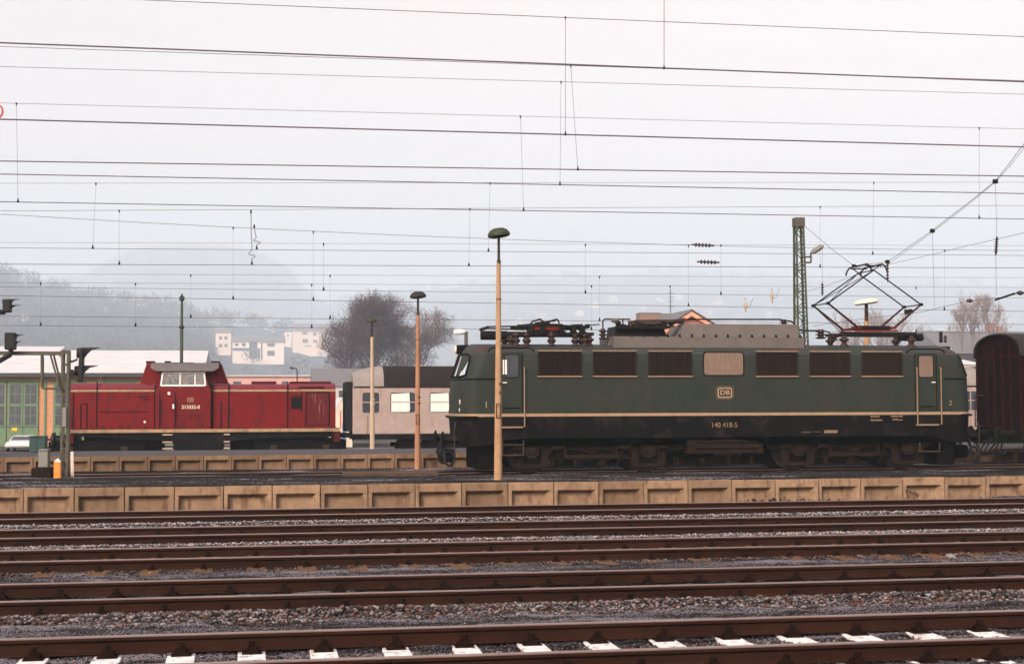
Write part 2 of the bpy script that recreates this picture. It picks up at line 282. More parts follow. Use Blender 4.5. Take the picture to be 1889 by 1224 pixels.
# ------------------------------------------------------------------ mesh helpers
class MB:
    def __init__(s):
        s.v = []; s.f = []

    def add(s, vs_, fs):
        o = len(s.v); s.v.extend([tuple(p) for p in vs_]); s.f.extend([tuple(i + o for i in f) for f in fs]); return s

    def box(s, x0, x1, y0, y1, z0, z1):
        return s.add([(x0, y0, z0), (x1, y0, z0), (x1, y1, z0), (x0, y1, z0), (x0, y0, z1), (x1, y0, z1), (x1, y1, z1), (x0, y1, z1)],
                     [(0, 3, 2, 1), (4, 5, 6, 7), (0, 1, 5, 4), (1, 2, 6, 5), (2, 3, 7, 6), (3, 0, 4, 7)])

    def hexa(s, a, b):
        """two quads (bottom ring a, top ring b)"""
        return s.add(list(a) + list(b), [(0, 3, 2, 1), (4, 5, 6, 7), (0, 1, 5, 4), (1, 2, 6, 5), (2, 3, 7, 6), (3, 0, 4, 7)])

    def prism(s, poly, axis, a0, a1):
        n = len(poly); P = []
        for a in (a0, a1):
            for (u, v) in poly:
                P.append((a, u, v) if axis == 'x' else (u, a, v) if axis == 'y' else (u, v, a))
        fs = [tuple(range(n))[::-1], tuple(range(n, 2 * n))]
        fs += [(i, (i + 1) % n, n + (i + 1) % n, n + i) for i in range(n)]
        return s.add(P, fs)

    def cyl(s, p0, p1, r0, r1=None, n=10, caps=True):
        r1 = r0 if r1 is None else r1
        p0 = Vector(p0); p1 = Vector(p1); d = p1 - p0
        if d.length < 1e-6: return s
        d.normalize(); u = d.orthogonal().normalized(); w_ = d.cross(u)
        P = []
        for p, r in ((p0, r0), (p1, r1)):
            for i in range(n):
                a = 2 * math.pi * i / n; P.append(p + (u * math.cos(a) + w_ * math.sin(a)) * r)
        fs = [(i, (i + 1) % n, n + (i + 1) % n, n + i) for i in range(n)]
        if caps: fs += [tuple(range(n))[::-1], tuple(range(n, 2 * n))]
        return s.add(P, fs)

    def bar(s, p0, p1, wd, ht):
        """rectangular bar between two points"""
        p0 = Vector(p0); p1 = Vector(p1); d = (p1 - p0).normalized()
        u = d.cross(Vector((0, 0, 1)))
        if u.length < 1e-4: u = Vector((1, 0, 0))
        u.normalize(); v = u.cross(d)
        P = []
        for p in (p0, p1):
            for a, b in ((-1, -1), (1, -1), (1, 1), (-1, 1)): P.append(p + u * a * wd / 2 + v * b * ht / 2)
        return s.add(P, [(0, 3, 2, 1), (4, 5, 6, 7), (0, 1, 5, 4), (1, 2, 6, 5), (2, 3, 7, 6), (3, 0, 4, 7)])

    def tube(s, pts, r, n=6):
        for a, b in zip(pts[:-1], pts[1:]): s.cyl(a, b, r, r, n)
        return s

    def lathe(s, c, prof, n=14, axis='z'):
        """profile of (radius, offset along axis) round point c"""
        P = []; m = len(prof)
        for (r, h) in prof:
            for i in range(n):
                a = 2 * math.pi * i / n; p, q = r * math.cos(a), r * math.sin(a)
                P.append((c[0] + p, c[1] + q, c[2] + h) if axis == 'z' else (c[0] + h, c[1] + p, c[2] + q) if axis == 'x' else (c[0] + p, c[1] + h, c[2] + q))
        fs = []
        for j in range(m - 1):
            for i in range(n): fs.append((j * n + i, j * n + (i + 1) % n, (j + 1) * n + (i + 1) % n, (j + 1) * n + i))
        fs += [tuple(range(n))[::-1], tuple((m - 1) * n + i for i in range(n))]
        return s.add(P, fs)

    def rings(s, rings, cap=True):
        n = len(rings[0]); P = [p for r in rings for p in r]; fs = []
        for j in range(len(rings) - 1):
            for i in range(n): fs.append((j * n + i, j * n + (i + 1) % n, (j + 1) * n + (i + 1) % n, (j + 1) * n + i))
        if cap: fs += [tuple(range(n))[::-1], tuple((len(rings) - 1) * n + i for i in range(n))]
        return s.add(P, fs)

    def build(s, name, m, parent=None, smooth=False, bevel=0.0, recalc=True, origin=None):
        me = bpy.data.meshes.new(name)
        o0 = Vector((0, 0, 0))
        if parent is not None: o0 = ORG[parent.name]
        elif origin is not None: o0 = Vector(origin)
        V = np.array(s.v, dtype=float) - np.array(o0)
        me.from_pydata(V.tolist(), [], s.f)
        if recalc:
            bm = bmesh.new(); bm.from_mesh(me); bmesh.ops.recalc_face_normals(bm, faces=bm.faces); bm.to_mesh(me); bm.free()
        me.materials.append(MT[m] if isinstance(m, str) else m)
        if smooth:
            me.polygons.foreach_set('use_smooth', [True] * len(me.polygons))
            try: me.set_sharp_from_angle(angle=R(38))
            except Exception: pass
        o = bpy.data.objects.new(name, me); C.objects.link(o)
        if parent is not None: o.parent = parent; ORG[o.name] = o0
        else: o.location = o0; ORG[o.name] = o0
        if bevel:
            b = o.modifiers.new('bevel', 'BEVEL'); b.width = bevel; b.segments = 2; b.limit_method = 'ANGLE'; b.angle_limit = R(40)
        return o


ORG = {}


def tag(o, label, cat, group=None):
    o['label'] = label; o['category'] = cat
    if group: o['group'] = group
    return o


def thing(name, label, cat, loc, group=None):
    o = bpy.data.objects.new(name, None); C.objects.link(o); o.location = loc; o.empty_display_size = 0.2
    ORG[o.name] = Vector(loc)
    return tag(o, label, cat, group)


def kind(o, k):
    o['kind'] = k; return o


def copy_tree(o, parent=None):
    c = o.copy(); C.objects.link(c)
    if parent is not None: c.parent = parent
    ORG[c.name] = ORG[o.name].copy()
    for ch in list(o.children): copy_tree(ch, c)
    return c


def text(name, body, size, x, y, z, m, parent, width=None, depth=0.004, bold=0.0):
    """flat lettering on a side that faces the camera (-Y); x, z is the centre"""
    cu = bpy.data.curves.new('lettering', 'FONT'); cu.body = body; cu.size = size; cu.align_x = 'CENTER'; cu.align_y = 'CENTER'
    cu.extrude = depth / 2; cu.offset = bold
    to = bpy.data.objects.new('lettering', cu); C.objects.link(to)
    dg = bpy.context.evaluated_depsgraph_get(); dg.update()
    me = bpy.data.meshes.new_from_object(to.evaluated_get(dg)); bpy.data.objects.remove(to); bpy.data.curves.remove(cu)
    me.name = name; n = len(me.vertices); co = np.zeros(n * 3); me.vertices.foreach_get('co', co); co = co.reshape(-1, 3)
    if width:
        w0 = co[:, 0].max() - co[:, 0].min(); co[:, 0] *= width / w0
    o0 = ORG[parent.name]
    new = np.stack([co[:, 0] + x - o0.x, np.full(n, y - o0.y) - co[:, 2], co[:, 1] + z - o0.z], 1)
    me.vertices.foreach_set('co', new.ravel()); me.update()
    me.materials.clear(); me.materials.append(MT[m])
    o = bpy.data.objects.new(name, me); C.objects.link(o); o.parent = parent; ORG[o.name] = o0
    return o


def emblem(x, y, z, wd, ht, parent, dark='void', ring=False):
    """rounded cream frame round two serif capitals"""
    def rr(w_, h_, r_, n=5):
        P = []
        for cx, cz, a0 in ((w_ / 2 - r_, h_ / 2 - r_, 0), (-w_ / 2 + r_, h_ / 2 - r_, 90), (-w_ / 2 + r_, -h_ / 2 + r_, 180), (w_ / 2 - r_, -h_ / 2 + r_, 270)):
            for i in range(n + 1):
                a = R(a0 + 90 * i / n); P.append((x + cx + r_ * math.cos(a), z + cz + r_ * math.sin(a)))
        return P
    def frame(w1, h1, r1, w2, h2, r2, y0):
        b = MB(); A, B = rr(w1, h1, r1), rr(w2, h2, r2); n = len(A)
        V = [(p[0], y0, p[1]) for p in A] + [(p[0], y0, p[1]) for p in B] + [(p[0], y0 + .006, p[1]) for p in A] + [(p[0], y0 + .006, p[1]) for p in B]
        fs = []
        for i in range(n):
            j = (i + 1) % n; fs += [(i, j, n + j, n + i), (2 * n + i, 3 * n + i, 3 * n + j, 2 * n + j), (i, 2 * n + i, 2 * n + j, j), (n + i, n + j, 3 * n + j, 3 * n + i)]
        return b.add(V, fs)
    t = ht * 0.13
    e = frame(wd, ht, ht * .22, wd - 2 * t, ht - 2 * t, ht * .12, y - .006).build('emblem', 'cream', parent)
    if ring: frame(wd * 1.22, ht * 1.28, ht * .3, wd * 1.19, ht * 1.24, ht * .28, y - .005).build('emblem_border', 'tanrail', e)
    text('emblem_letters', 'DB', ht * 0.62, x, y - .003, z, 'cream', e, width=wd * .66, bold=ht * .012)
    return e


def insulators(name, m, parent, spots):
    for sp_ in spots:
        b = MB(); insulator(b, *sp_); b.build(name, m, parent, smooth=True)


def insulator(b, x, y, z0, z1, r=0.12, n=12, ribs=3):
    prof = []; h = (z1 - z0) / ribs
    for i in range(ribs): prof += [(r * .55, i * h), (r, i * h + h * .3), (r, i * h + h * .45), (r * .5, i * h + h * .7)]
    prof.append((r * .5, z1 - z0))
    b.lathe((x, y, z0), prof, n)


# ------------------------------------------------------------------ setting: ground, hills
def sheet(name, xs, ys, zf, m):
    nx, ny = len(xs), len(ys)
    XX, YY = np.meshgrid(np.array(xs, float), np.array(ys, float))
    ZZ = zf(XX, YY)
    V = np.stack([XX, YY, ZZ], -1).reshape(-1, 3)
    ii = np.arange((nx - 1) * (ny - 1)); r, c_ = ii // (nx - 1), ii % (nx - 1); a = r * nx + c_
    Fc = np.stack([a, a + 1, a + nx + 1, a + nx], 1)
    me = bpy.data.meshes.new(name)
    me.vertices.add(len(V)); me.vertices.foreach_set('co', V.ravel())
    me.loops.add(Fc.size); me.loops.foreach_set('vertex_index', Fc.ravel())
    me.polygons.add(len(Fc)); me.polygons.foreach_set('loop_start', np.arange(0, Fc.size, 4)); me.polygons.foreach_set('loop_total', np.full(len(Fc), 4))
    me.update(calc_edges=True); me.polygons.foreach_set('use_smooth', [True] * len(Fc))
    me.materials.append(MT[m])
    o = bpy.data.objects.new(name, me); C.objects.link(o)
    return kind(o, 'structure')


def vnoise(x, y, seed=0):
    """cheap smooth value noise in numpy"""
    xi, yi = np.floor(x).astype(int), np.floor(y).astype(int); fx, fy = x - xi, y - yi
    fx, fy = fx * fx * (3 - 2 * fx), fy * fy * (3 - 2 * fy)
    def h(a, b): return np.modf(np.abs(np.sin(a * 127.1 + b * 311.7 + seed * 74.7) * 43758.5453))[0]
    return (h(xi, yi) * (1 - fx) + h(xi + 1, yi) * fx) * (1 - fy) + (h(xi, yi + 1) * (1 - fx) + h(xi + 1, yi + 1) * fx) * fy


EDGE = 29.6           # face of the near platform wall
AX = [12.64, 16.65, 20.56, 23.98, 27.75]     # axes of the five near tracks
BED = -0.19


def bed_z(x, y):
    z = np.interp(y, [6, 11.75, 12.0, 13.2, 13.5, 14.7, 15.0, 15.75, 16.0, 17.3, 17.6, 19.2, 19.7, 19.95, 21.2, 21.4, 23.1, 23.35, 24.7, 24.85, 26.9, 27.1, 28.4, 28.7, 29.6], [-.17, -.16, -.185, -.185, -.15, -.14, -.13, -.135, -.18, -.18, -.15, -.135, -.15, -.18, -.18, -.12, -.12, -.18, -.18, -.11, -.11, -.18, -.18, -.15, -.14])
    z += 0.03 * (vnoise(x * 1.2, y * 2.5, 1) - .5) + 0.035 * (vnoise(x * 5, y * 9, 2) - .5) + 0.02 * (vnoise(x * 17, y * 19, 3) - .5)
    z += np.where((y > 28.9) & (x > 11), np.clip((x - 11) * 0.022, 0, .2) * np.clip((y - 28.9) / .6, 0, 1), 0)   # soil heaped at the wall foot
    return z


def cinder_z(x, y):
    z = np.interp(y, [EDGE, 30.2, 33, 37, 40.6, 41.3, 44.6, 45.8, 46.2], [.385, .375, .29, .13, -.01, -.07, -.10, -.05, -.04])
    z = z + np.where((y > 30) & (y < 41), 0.05 * (vnoise(x * .25, y * .8, 5) - .5) + 0.03 * (vnoise(x * 1.4, y * 2.2, 6) - .5), 0)
    z = z + np.where(x < 4.5, 0.09 * np.exp(-((y - 36.0) / 1.3) ** 2) * np.clip((4.5 - x) / 4, 0, 1) * (0.75 + 0.5 * vnoise(x * .5, y * 0, 7)), 0)
    return z + 0.012 * (vnoise(x * 7, y * 7, 8) - .5)


sheet('ground', [-8900, -2500, -600, -200, -60, 0, 60, 200, 600, 3000, 12900], [-880, -100, 0, 60, 200, 600, 1200, 3000, 11900], lambda x, y: np.full_like(x, -0.78), 'ground')
sheet('gravel_bed', np.arange(-22, 32, .09), np.arange(6.0, EDGE - .02, .07), bed_z, 'bed')
sheet('cinder_platform', np.arange(-34, 46, .16), np.concatenate([[EDGE + .06], np.arange(29.8, 46.1, .14)]), cinder_z, 'cinder')
FP0, FP1, FPZ = 46.2, 51.3, 0.385
b = MB(); b.box(-60, 70, FP0 + .115, FP1, -.7, FPZ); kind(b.build('platform', 'asphalt'), 'structure')
sheet('yard_ground', [-90, -45, 0, 45, 90], [FP1 + .01, 60, 75, 100, 140], lambda x, y: np.interp(y, [51, 56, 140], [-.5, -.66, -.72]), 'ground')


def ridge(name, Y, pts, m, base_py, thick, noise=0.0, seed=1):
    """a hill whose crest runs through the given photograph points at depth Y, sloping down towards the viewer and away behind"""
    pxs = np.arange(pts[0][0], pts[-1][0] + 1, 12.0)
    crest = np.interp(pxs, [p[0] for p in pts], [p[1] for p in pts])
    pr = [(-1.0, 0.0), (-.75, .22), (-.5, .48), (-.25, .76), (-.1, .94), (0, 1.0), (.2, .9), (1.0, .0)]
    V = []; nx = len(pxs)
    rows = []
    for (t, hfac) in pr:
        yy = Y + t * thick
        row = []
        for i, px in enumerate(pxs):
            x0, zc = at(px, crest[i], Y)
            z = -0.8 + (zc + 0.8) * hfac
            z += noise * (vnoise(np.array([x0 * .05]), np.array([yy * .05]), seed)[0] - .5) * (1 if 0 < hfac else 0)
            row.append((x0 * yy / Y if t < 0 else x0, yy, z))
        rows.append(row)
    V = [p for r in rows for p in r]; fs = []
    for j in range(len(rows) - 1):
        for i in range(nx - 1): fs.append((j * nx + i, j * nx + i + 1, (j + 1) * nx + i + 1, (j + 1) * nx + i))
    bb = MB(); bb.add(V, fs); o = bb.build(name, m, smooth=True); kind(o, 'structure')
    def surf(px, t):
        """ground point on the near slope; t -1 (foot) .. 0 (crest)"""
        x0, zc = at(px, float(np.interp(px, pxs, crest)), Y)
        yy = Y + t * thick; h_ = float(np.interp(t, [p[0] for p in pr], [p[1] for p in pr]))
        return (x0 * yy / Y, yy, -0.8 + (zc + .8) * h_)
    return surf


def on_hill(surf, px, py):
    """depth at which the slope is seen at this photograph point"""
    lo, hi = -1.0, 0.0
    for _ in range(30):
        m_ = (lo + hi) / 2; x, y, z = surf(px, m_)
        if z > Z_(py, y, px): hi = m_
        else: lo = m_
    return surf(px, (lo + hi) / 2)[1]


far_hill = ridge('hill', 1000 * FAR, [(-500, 500), (0, 530), (150, 522), (200, 492), (260, 468), (330, 462), (420, 466), (480, 478), (530, 502), (560, 545), (600, 575), (680, 610), (900, 700)], 'hillm', 0, 420 * FAR)
right_hill = ridge('hill', 1020 * FAR, [(450, 590), (560, 566), (680, 548), (800, 535), (950, 516), (1100, 508), (1250, 505), (1400, 512), (1600, 520), (1889, 528), (2400, 520)], 'hillm', 0, 520 * FAR)
near_hill = ridge('hill', 430 * FAR, [(-600, 480), (-100, 500), (0, 505), (60, 530), (120, 548), (200, 556), (300, 570), (360, 590), (420, 600), (480, 606), (560, 625), (640, 660), (720, 700), (800, 726)], 'hillm', 0, 240 * FAR)


def tri_cloud(V, Fc, cx, cy, cz, rx, ry, rz, n, s, rg):
    """n thin twig-like triangles in an ellipsoid"""
    u = rg.normal(size=(n, 3)); u /= np.linalg.norm(u, axis=1)[:, None]; u *= (rg.random((n, 1)) ** .4)
    c0 = u * np.array([rx, ry, rz]) + np.array([cx, cy, cz])
    d = u * .6 + rg.normal(size=(n, 3)) * .5 + np.array([0, 0, .35]); d /= np.linalg.norm(d, axis=1)[:, None]
    sd = rg.normal(size=(n, 3)); sd -= (sd * d).sum(1)[:, None] * d; sd /= np.linalg.norm(sd, axis=1)[:, None]
    ln = s * (0.6 + rg.random((n, 1)) * .9)
    a = c0 - sd * ln * .12; bq = c0 + sd * ln * .12; e = c0 + d * ln
    o = sum(len(q) for q in V); V.append(np.stack([a, bq, e], 1).reshape(-1, 3)); Fc.append(np.arange(n * 3).reshape(-1, 3) + o)


def tri_mesh(name, V, Fc, m):
    V = np.concatenate(V); Fc = np.concatenate(Fc); me = bpy.data.meshes.new(name)
    me.vertices.add(len(V)); me.vertices.foreach_set('co', V.ravel())
    me.loops.add(Fc.size); me.loops.foreach_set('vertex_index', Fc.ravel())
    me.polygons.add(len(Fc)); me.polygons.foreach_set('loop_start', np.arange(0, Fc.size, 3)); me.polygons.foreach_set('loop_total', np.full(len(Fc), 3))
    me.update(calc_edges=True); me.materials.append(MT[m]); o = bpy.data.objects.new(name, me); C.objects.link(o); return o


rg = np.random.default_rng(3)
V, Fc = [], []
for i in range(2600):
    px = rg.uniform(-420, 660); t = -rg.random() ** .8
    if 385 < px < 640 and t < -.12 and rg.random() < .96: continue
    x, y, z = near_hill(px, t); hh = rg.uniform(10, 22)
    if t > -.12: hh *= 1.1
    tri_cloud(V, Fc, x, y, z + hh * .55, hh * .5, hh * .5, hh * .5, 60, hh * .3, rg)
for i in range(1500):
    px = rg.uniform(-350, 640); t = -rg.random() * .9 if rg.random() < .6 else -rg.random() * .08
    x, y, z = far_hill(px, t); hh = rg.uniform(14, 34)
    tri_cloud(V, Fc, x, y, z + hh * .45, hh * .55, hh * .55, hh * .45, 45, hh * .4, rg)
for i in range(1500):
    px = rg.uniform(560, 2050); t = -rg.random()
    x, y, z = right_hill(px, t); hh = rg.uniform(14, 34)
    tri_cloud(V, Fc, x, y, z + hh * .45, hh * .6, hh * .6, hh * .45, 40, hh * .45, rg)
kind(tri_mesh('hillside_wood', V, Fc, 'woodm'), 'stuff')

# ------------------------------------------------------------------ haze over the whole valley
hz = MB(); hz.box(-9000, 13000, -900, 12000, -1.78, 640)
hm = bpy.data.materials.new('haze'); hm.use_nodes = True; t = hm.node_tree; t.nodes.clear()
o_ = t.nodes.new('ShaderNodeOutputMaterial'); pv = t.nodes.new('ShaderNodeVolumePrincipled')
pv.inputs['Color'].default_value = (0.715, 0.862, 1.0, 1); pv.inputs['Density'].default_value = HAZE; pv.inputs['Anisotropy'].default_value = 0.0
t.links.new(pv.outputs[0], o_.inputs['Volume'])
kind(hz.build('haze', hm), 'stuff')


# ------------------------------------------------------------------ tracks
def rail_profile(y, z=0.0):
    """flat-bottomed rail, cross-section (y, z), head top at z"""
    return [(y - .036, z), (y + .036, z), (y + .036, z - .035), (y + .010, z - .05), (y + .010, z - .115), (y + .065, z - .14), (y + .065, z - .15),
            (y - .065, z - .15), (y - .065, z - .14), (y - .010, z - .115), (y - .010, z - .05), (y - .036, z - .035)]


def make_track(name, label, axis, sp, smat, xs0, sleeper_w=.24, x_a=-40, x_b=60, zs=0.0, slp=True, n_lim=96, sl_half=1.28, ssink=0.0):
    tr = thing(name, label, 'railway track', (0, axis, zs - .19), 'railway tracks')
    for yy in (axis - .752, axis + .752):
        r_ = MB(); r_.prism(rail_profile(yy, zs), 'x', x_a, x_b); ro = r_.build('rail', 'rail', tr, bevel=.006)
        MB().box(x_a, x_b, yy - .0365, yy + .0365, zs - .007, zs + .003).build('running_surface', 'railtop', ro)
    if slp:
        proto = MB(); proto.box(-sleeper_w / 2, sleeper_w / 2, axis - sl_half, axis + sl_half, zs - .34, zs - .163 - ssink)
        po = proto.build('sleeper', smat, tr, bevel=.01)
        for v in po.data.vertices: v.co.x += ORG[tr.name].x
        for yy in (axis - .752, axis + .752):
            cb = MB()
            cb.box(-.085, .085, yy - .19, yy + .19, zs - .163, zs - .1502)
            for sgn in (-1, 1):
                q = yy + sgn * .115
                cb.box(-.055, .055, q - .05, q + .05, zs - .1502, zs - .118)
                cb.box(-.035, .035, q - .028, q + .030, zs - .118, zs - .098)
                cb.cyl((0, q, zs - .1), (0, q, zs - .055), .017, .017, 6)
                cb.cyl((0, q, zs - .085), (0, q, zs - .062), .03, .03, 6)
            cb.build('rail_clamp', 'clip', po)
        n = 0; k = 0
        xs = []
        while xs0 + k * sp < 26: xs.append(xs0 + k * sp); k += 1
        xs = [q for q in xs if q > -16][:n_lim]
        for i, x in enumerate(xs):
            s_ = po if i == 0 else copy_tree(po, tr)
            s_.location.x = x + rng.uniform(-.012, .012); s_.rotation_euler.z = rng.uniform(-.012, .012) if i else 0
            s_.location.y = 0
    return tr


def slx(px, py, sp):      # phase of sleepers from one seen position
    return px - math.floor((px + 16) / sp) * sp


p5 = X_(860, 13.1, 1185); p4 = X_(915, 17.3, 1075); p3 = X_(755, 19.6, 1040)
make_track('railway_track', 'nearest track, its bolted sleepers rimed white between the rusty rails', AX[0], .617, 'frosted', slx(p5, 0, .617))
make_track('railway_track', 'track with a shoulder of coarse pale stones just behind the white sleepers', AX[1], .615, 'sleeper', slx(p4, 0, .615), ssink=.01)
make_track('railway_track', 'track with brown sleeper ends showing in dark gravel beside the pale boulder', AX[2], .66, 'sleepertan', slx(p3, 0, .66), sl_half=1.33, ssink=-.035)
make_track('railway_track', 'rusty track sunk in frosted ballast, next but one to the platform wall', AX[3], .65, 'sleeper', -15.9, ssink=.03)
make_track('railway_track', 'track running close along the foot of the near platform wall', AX[4], .65, 'sleeper', -15.8, ssink=.03)
GAX = 42.75; GR = -0.02
make_track('railway_track', 'track between the platforms carrying the green locomotive', GAX, .65, 'sleeper', -15.7, zs=GR, x_b=70, ssink=.03)
RAXY = 64.85; RR = -0.48
make_track('railway_track', 'rear track carrying the red locomotive and silver coaches', RAXY, .65, 'sleeper', -15.7, zs=RR, x_a=-60, x_b=90, ssink=.02, n_lim=60)


# fishplates seen on the rails of the middle track
def fishplate(px, py, axis_y, label):
    x = at(px, py, axis_y)[0]
    b = MB(); b.box(x - .33, x + .33, axis_y - .052, axis_y - .0365, -.125, -.05)
    for i in (-.24, -.09, .09, .24): b.cyl((x + i, axis_y - .052, -.085), (x + i, axis_y - .08, -.085), .02, .02, 6)
    return b


# ------------------------------------------------------------------ ballast stones
def stones(name, bands, m, seed):
    """bands: (x0, x1, y0, y1, z, count, rmin, rmax, heap)"""
    g = np.random.default_rng(seed)
    ph = (1 + 5 ** .5) / 2
    ico = np.array([(-1, ph, 0), (1, ph, 0), (-1, -ph, 0), (1, -ph, 0), (0, -1, ph), (0, 1, ph), (0, -1, -ph), (0, 1, -ph), (ph, 0, -1), (ph, 0, 1), (-ph, 0, -1), (-ph, 0, 1)]) / 1.9
    fc = np.array([(0, 11, 5), (0, 5, 1), (0, 1, 7), (0, 7, 10), (0, 10, 11), (1, 5, 9), (5, 11, 4), (11, 10, 2), (10, 7, 6), (7, 1, 8), (3, 9, 4), (3, 4, 2), (3, 2, 6), (3, 6, 8), (3, 8, 9), (4, 9, 5), (2, 4, 11), (6, 2, 10), (8, 6, 7), (9, 8, 1)])
    VV, FF = [], []; off = 0
    for (x0, x1, y0, y1, z, cnt, ra, rb, heap) in bands:
        cnt = int(cnt)
        v = np.repeat(ico[None], cnt, 0) * (1 + g.normal(size=(cnt, 12, 1)) * .16)
        v *= (np.array([1.15, 1.0, .75]) * (1 + g.normal(size=(cnt, 3)) * .18))[:, None, :]
        q = g.normal(size=(cnt, 4)); q /= np.linalg.norm(q, axis=1)[:, None]; a, b_, c_, d_ = q.T
        Rm = np.stack([1 - 2 * (c_ * c_ + d_ * d_), 2 * (b_ * c_ - a * d_), 2 * (b_ * d_ + a * c_), 2 * (b_ * c_ + a * d_), 1 - 2 * (b_ * b_ + d_ * d_), 2 * (c_ * d_ - a * b_), 2 * (b_ * d_ - a * c_), 2 * (c_ * d_ + a * b_), 1 - 2 * (b_ * b_ + c_ * c_)], -1).reshape(-1, 3, 3)
        v = np.einsum('nij,nkj->nki', Rm, v)
        r_ = ra + (rb - ra) * g.random((cnt, 1, 1)) ** 1.8
        px = g.uniform(x0, x1, cnt); py = g.uniform(y0, y1, cnt)
        tt = (py - y0) / (y1 - y0); hz_ = heap * (1 - np.abs(2 * tt - 1)) * (0.55 + .8 * vnoise(px * .9, py * 0, seed))
        pz = z + hz_ * g.random(cnt) ** .5
        v = v * r_ * .70 + np.stack([px, py, pz], 1)[:, None, :]
        VV.append(v.reshape(-1, 3)); FF.append((fc[None] + (np.arange(cnt) * 12)[:, None, None]).reshape(-1, 3) + off); off += cnt * 12
    o = tri_mesh(name, VV, FF, m)
    return kind(o, 'stuff')


XA, XB = -9, 15
stones('ballast_stones', [
    (-4.5, 8.5, 10.6, 11.75, BED, 4200, .014, .038, .05),      # below the nearest rail
    (-5, 9, 11.9, 13.2, BED + .002, 7500, .012, .034, .02),      # inside the nearest track
    (-6.5, 11, 14.85, 15.74, -.145, 13000, .020, .05, .06),        # shoulder of the second track
    (-6.5, 11, 13.5, 14.9, -.145, 8000, .007, .020, .01),
    (-6.5, 11, 16.0, 17.3, BED - .01, 2500, .014, .03, .02),
    (-8, 13, 17.7, 19.2, -.14, 3400, .007, .018, .01),
    (-8, 14, 19.25, 19.75, -.15, 2600, .014, .032, .03),
    (-11, 22, 28.6, 29.5, -.15, 1600, .018, .05, .03),
    (9, 22, 29.0, 29.5, -.12, 900, .02, .06, .1),
], 'stone', 11)
stones('frosted_ballast', [
    (-9, 16, 21.6, 23.1, -.125, 13000, .018, .040, .05),    # frosted heaps between the tracks
    (-10, 19, 25.2, 26.9, -.115, 13000, .020, .044, .06),
], 'stonefrost', 12)


# ------------------------------------------------------------------ platform walls
def panel_wall(name, label, face, z0, z1, x_start, pw, n, depth=.16, pm='concrete'):
    root = thing(name, label, 'platform wall', (x_start, face, z0))
    first = None
    for i in range(n):
        if first is None:
            x0, x1 = x_start + .008, x_start + pw - .008
            b = MB(); m_, tp, bt = pw * .075, (z1 - z0) * .25, 0.0
            yb = face + depth * .92; bv = pw * .085; bz = (z1 - z0) * .20
            # front ring (frame) and sunken field with sloping reveals
            A = [(x0, face, z0), (x1, face, z0), (x1, face, z1), (x0, face, z1)]
            Bq = [(x0 + m_, face, z0), (x1 - m_, face, z0), (x1 - m_, face, z1 - tp), (x0 + m_, face, z1 - tp)]
            Cq = [(x0 + m_ + bv * .55, yb, z0), (x1 - m_ - bv, yb, z0), (x1 - m_ - bv, yb, z1 - tp - bz * .55), (x0 + m_ + bv * .55, yb, z1 - tp - bz * .55)]
            D = [(x0, face + depth, z0), (x1, face + depth, z0), (x1, face + depth, z1), (x0, face + depth, z1)]
            V = A + Bq + Cq + D
            fs = [(0, 4, 7, 3), (1, 2, 6, 5), (3, 7, 6, 2), (4, 8, 11, 7), (5, 6, 10, 9), (7, 11, 10, 6), (8, 9, 10, 11),
                  (3, 2, 14, 15), (0, 3, 15, 12), (1, 13, 14, 2), (12, 15, 14, 13)]
            b.add(V, fs); first = b.build('wall_panel', pm, root, bevel=.008); o = first
        else:
            o = copy_tree(first, root)
        o.location = (i * pw, rng.uniform(-.008, .012), rng.uniform(-.006, .006)); o.rotation_euler = (0, rng.uniform(-.004, .004), rng.uniform(-.006, .006))
    return root


pw = .935
x0 = X_(44, EDGE, 905); x0 -= math.ceil((x0 + 18) / pw) * pw
panel_wall('platform_wall', 'long near wall of recessed concrete panels in front of the green locomotive', EDGE - .05, -.26, .378, x0, pw, 52)
pw2 = .829
x0 = X_(272.2, FP0, 850); x0 -= math.ceil((x0 + 26) / pw2) * pw2
panel_wall('platform_wall', 'far low wall of recessed concrete panels below the red locomotive', FP0 - .05, -.15, .382, x0, pw2, 84, pm='concretedark')
# plank lying against the near wall
b = MB(); xa, za = at(1672, 903, EDGE - .1); xb, zb = at(1694, 914, EDGE - .14); b.bar((xa, EDGE - .09, za), (xb, EDGE - .16, zb), .03, .07)
tag(b.build('plank', 'wood'), 'short weathered plank leaning against the near platform wall', 'plank')
# pale stone on the middle track
b = MB(); xs_, zs_ = at(1750, 1011, 19.5)
b.lathe((xs_, 19.45, BED), [(.02, 0), (.085, .0), (.09, .03), (.06, .065), (.02, .08)], 9); o = b.build('boulder', 'cabinet', smooth=True); tag(o, 'pale rounded boulder lying beside the track with brown sleeper ends', 'boulder')
b = MB(); xs_, zs_ = at(1078, 1120, 14.9); b.box(xs_ - .018, xs_ + .018, 14.85, 14.89, BED + .02, BED + .05); tag(b.build('paper_scrap', 'white', bevel=.01), 'small white scrap of paper lying on the gravel between nearest tracks', 'litter')


# ------------------------------------------------------------------ green electric locomotive
GY = 41.2; GYF = 44.3; GC = 42.75
gx = lambda px, Y=GY: X_(px, Y, 760)
gz = lambda py, Y=GY: Z_(py, Y, 1300)
GX0, GX1 = X_(834, 42.4, 763), X_(1794, 41.6, 759)
loco = thing('electric_locomotive', 'long dark green electric locomotive with cream stripe and black skirt at the platform', 'locomotive', ((GX0 + GX1) / 2, GC, GR))
ZS0, ZS1 = gz(766.2), gz(761)      # stripe


def end_off(z):
    """how far the nose is set back at height z"""
    return float(np.interp(z, [.6, 1.0, ZS0, 2.55, 2.7, 3.25, 3.45, 3.56, 3.64, 3.7], [.12, .06, 0, .04, .07, .25, .32, .42, .52, .78]))


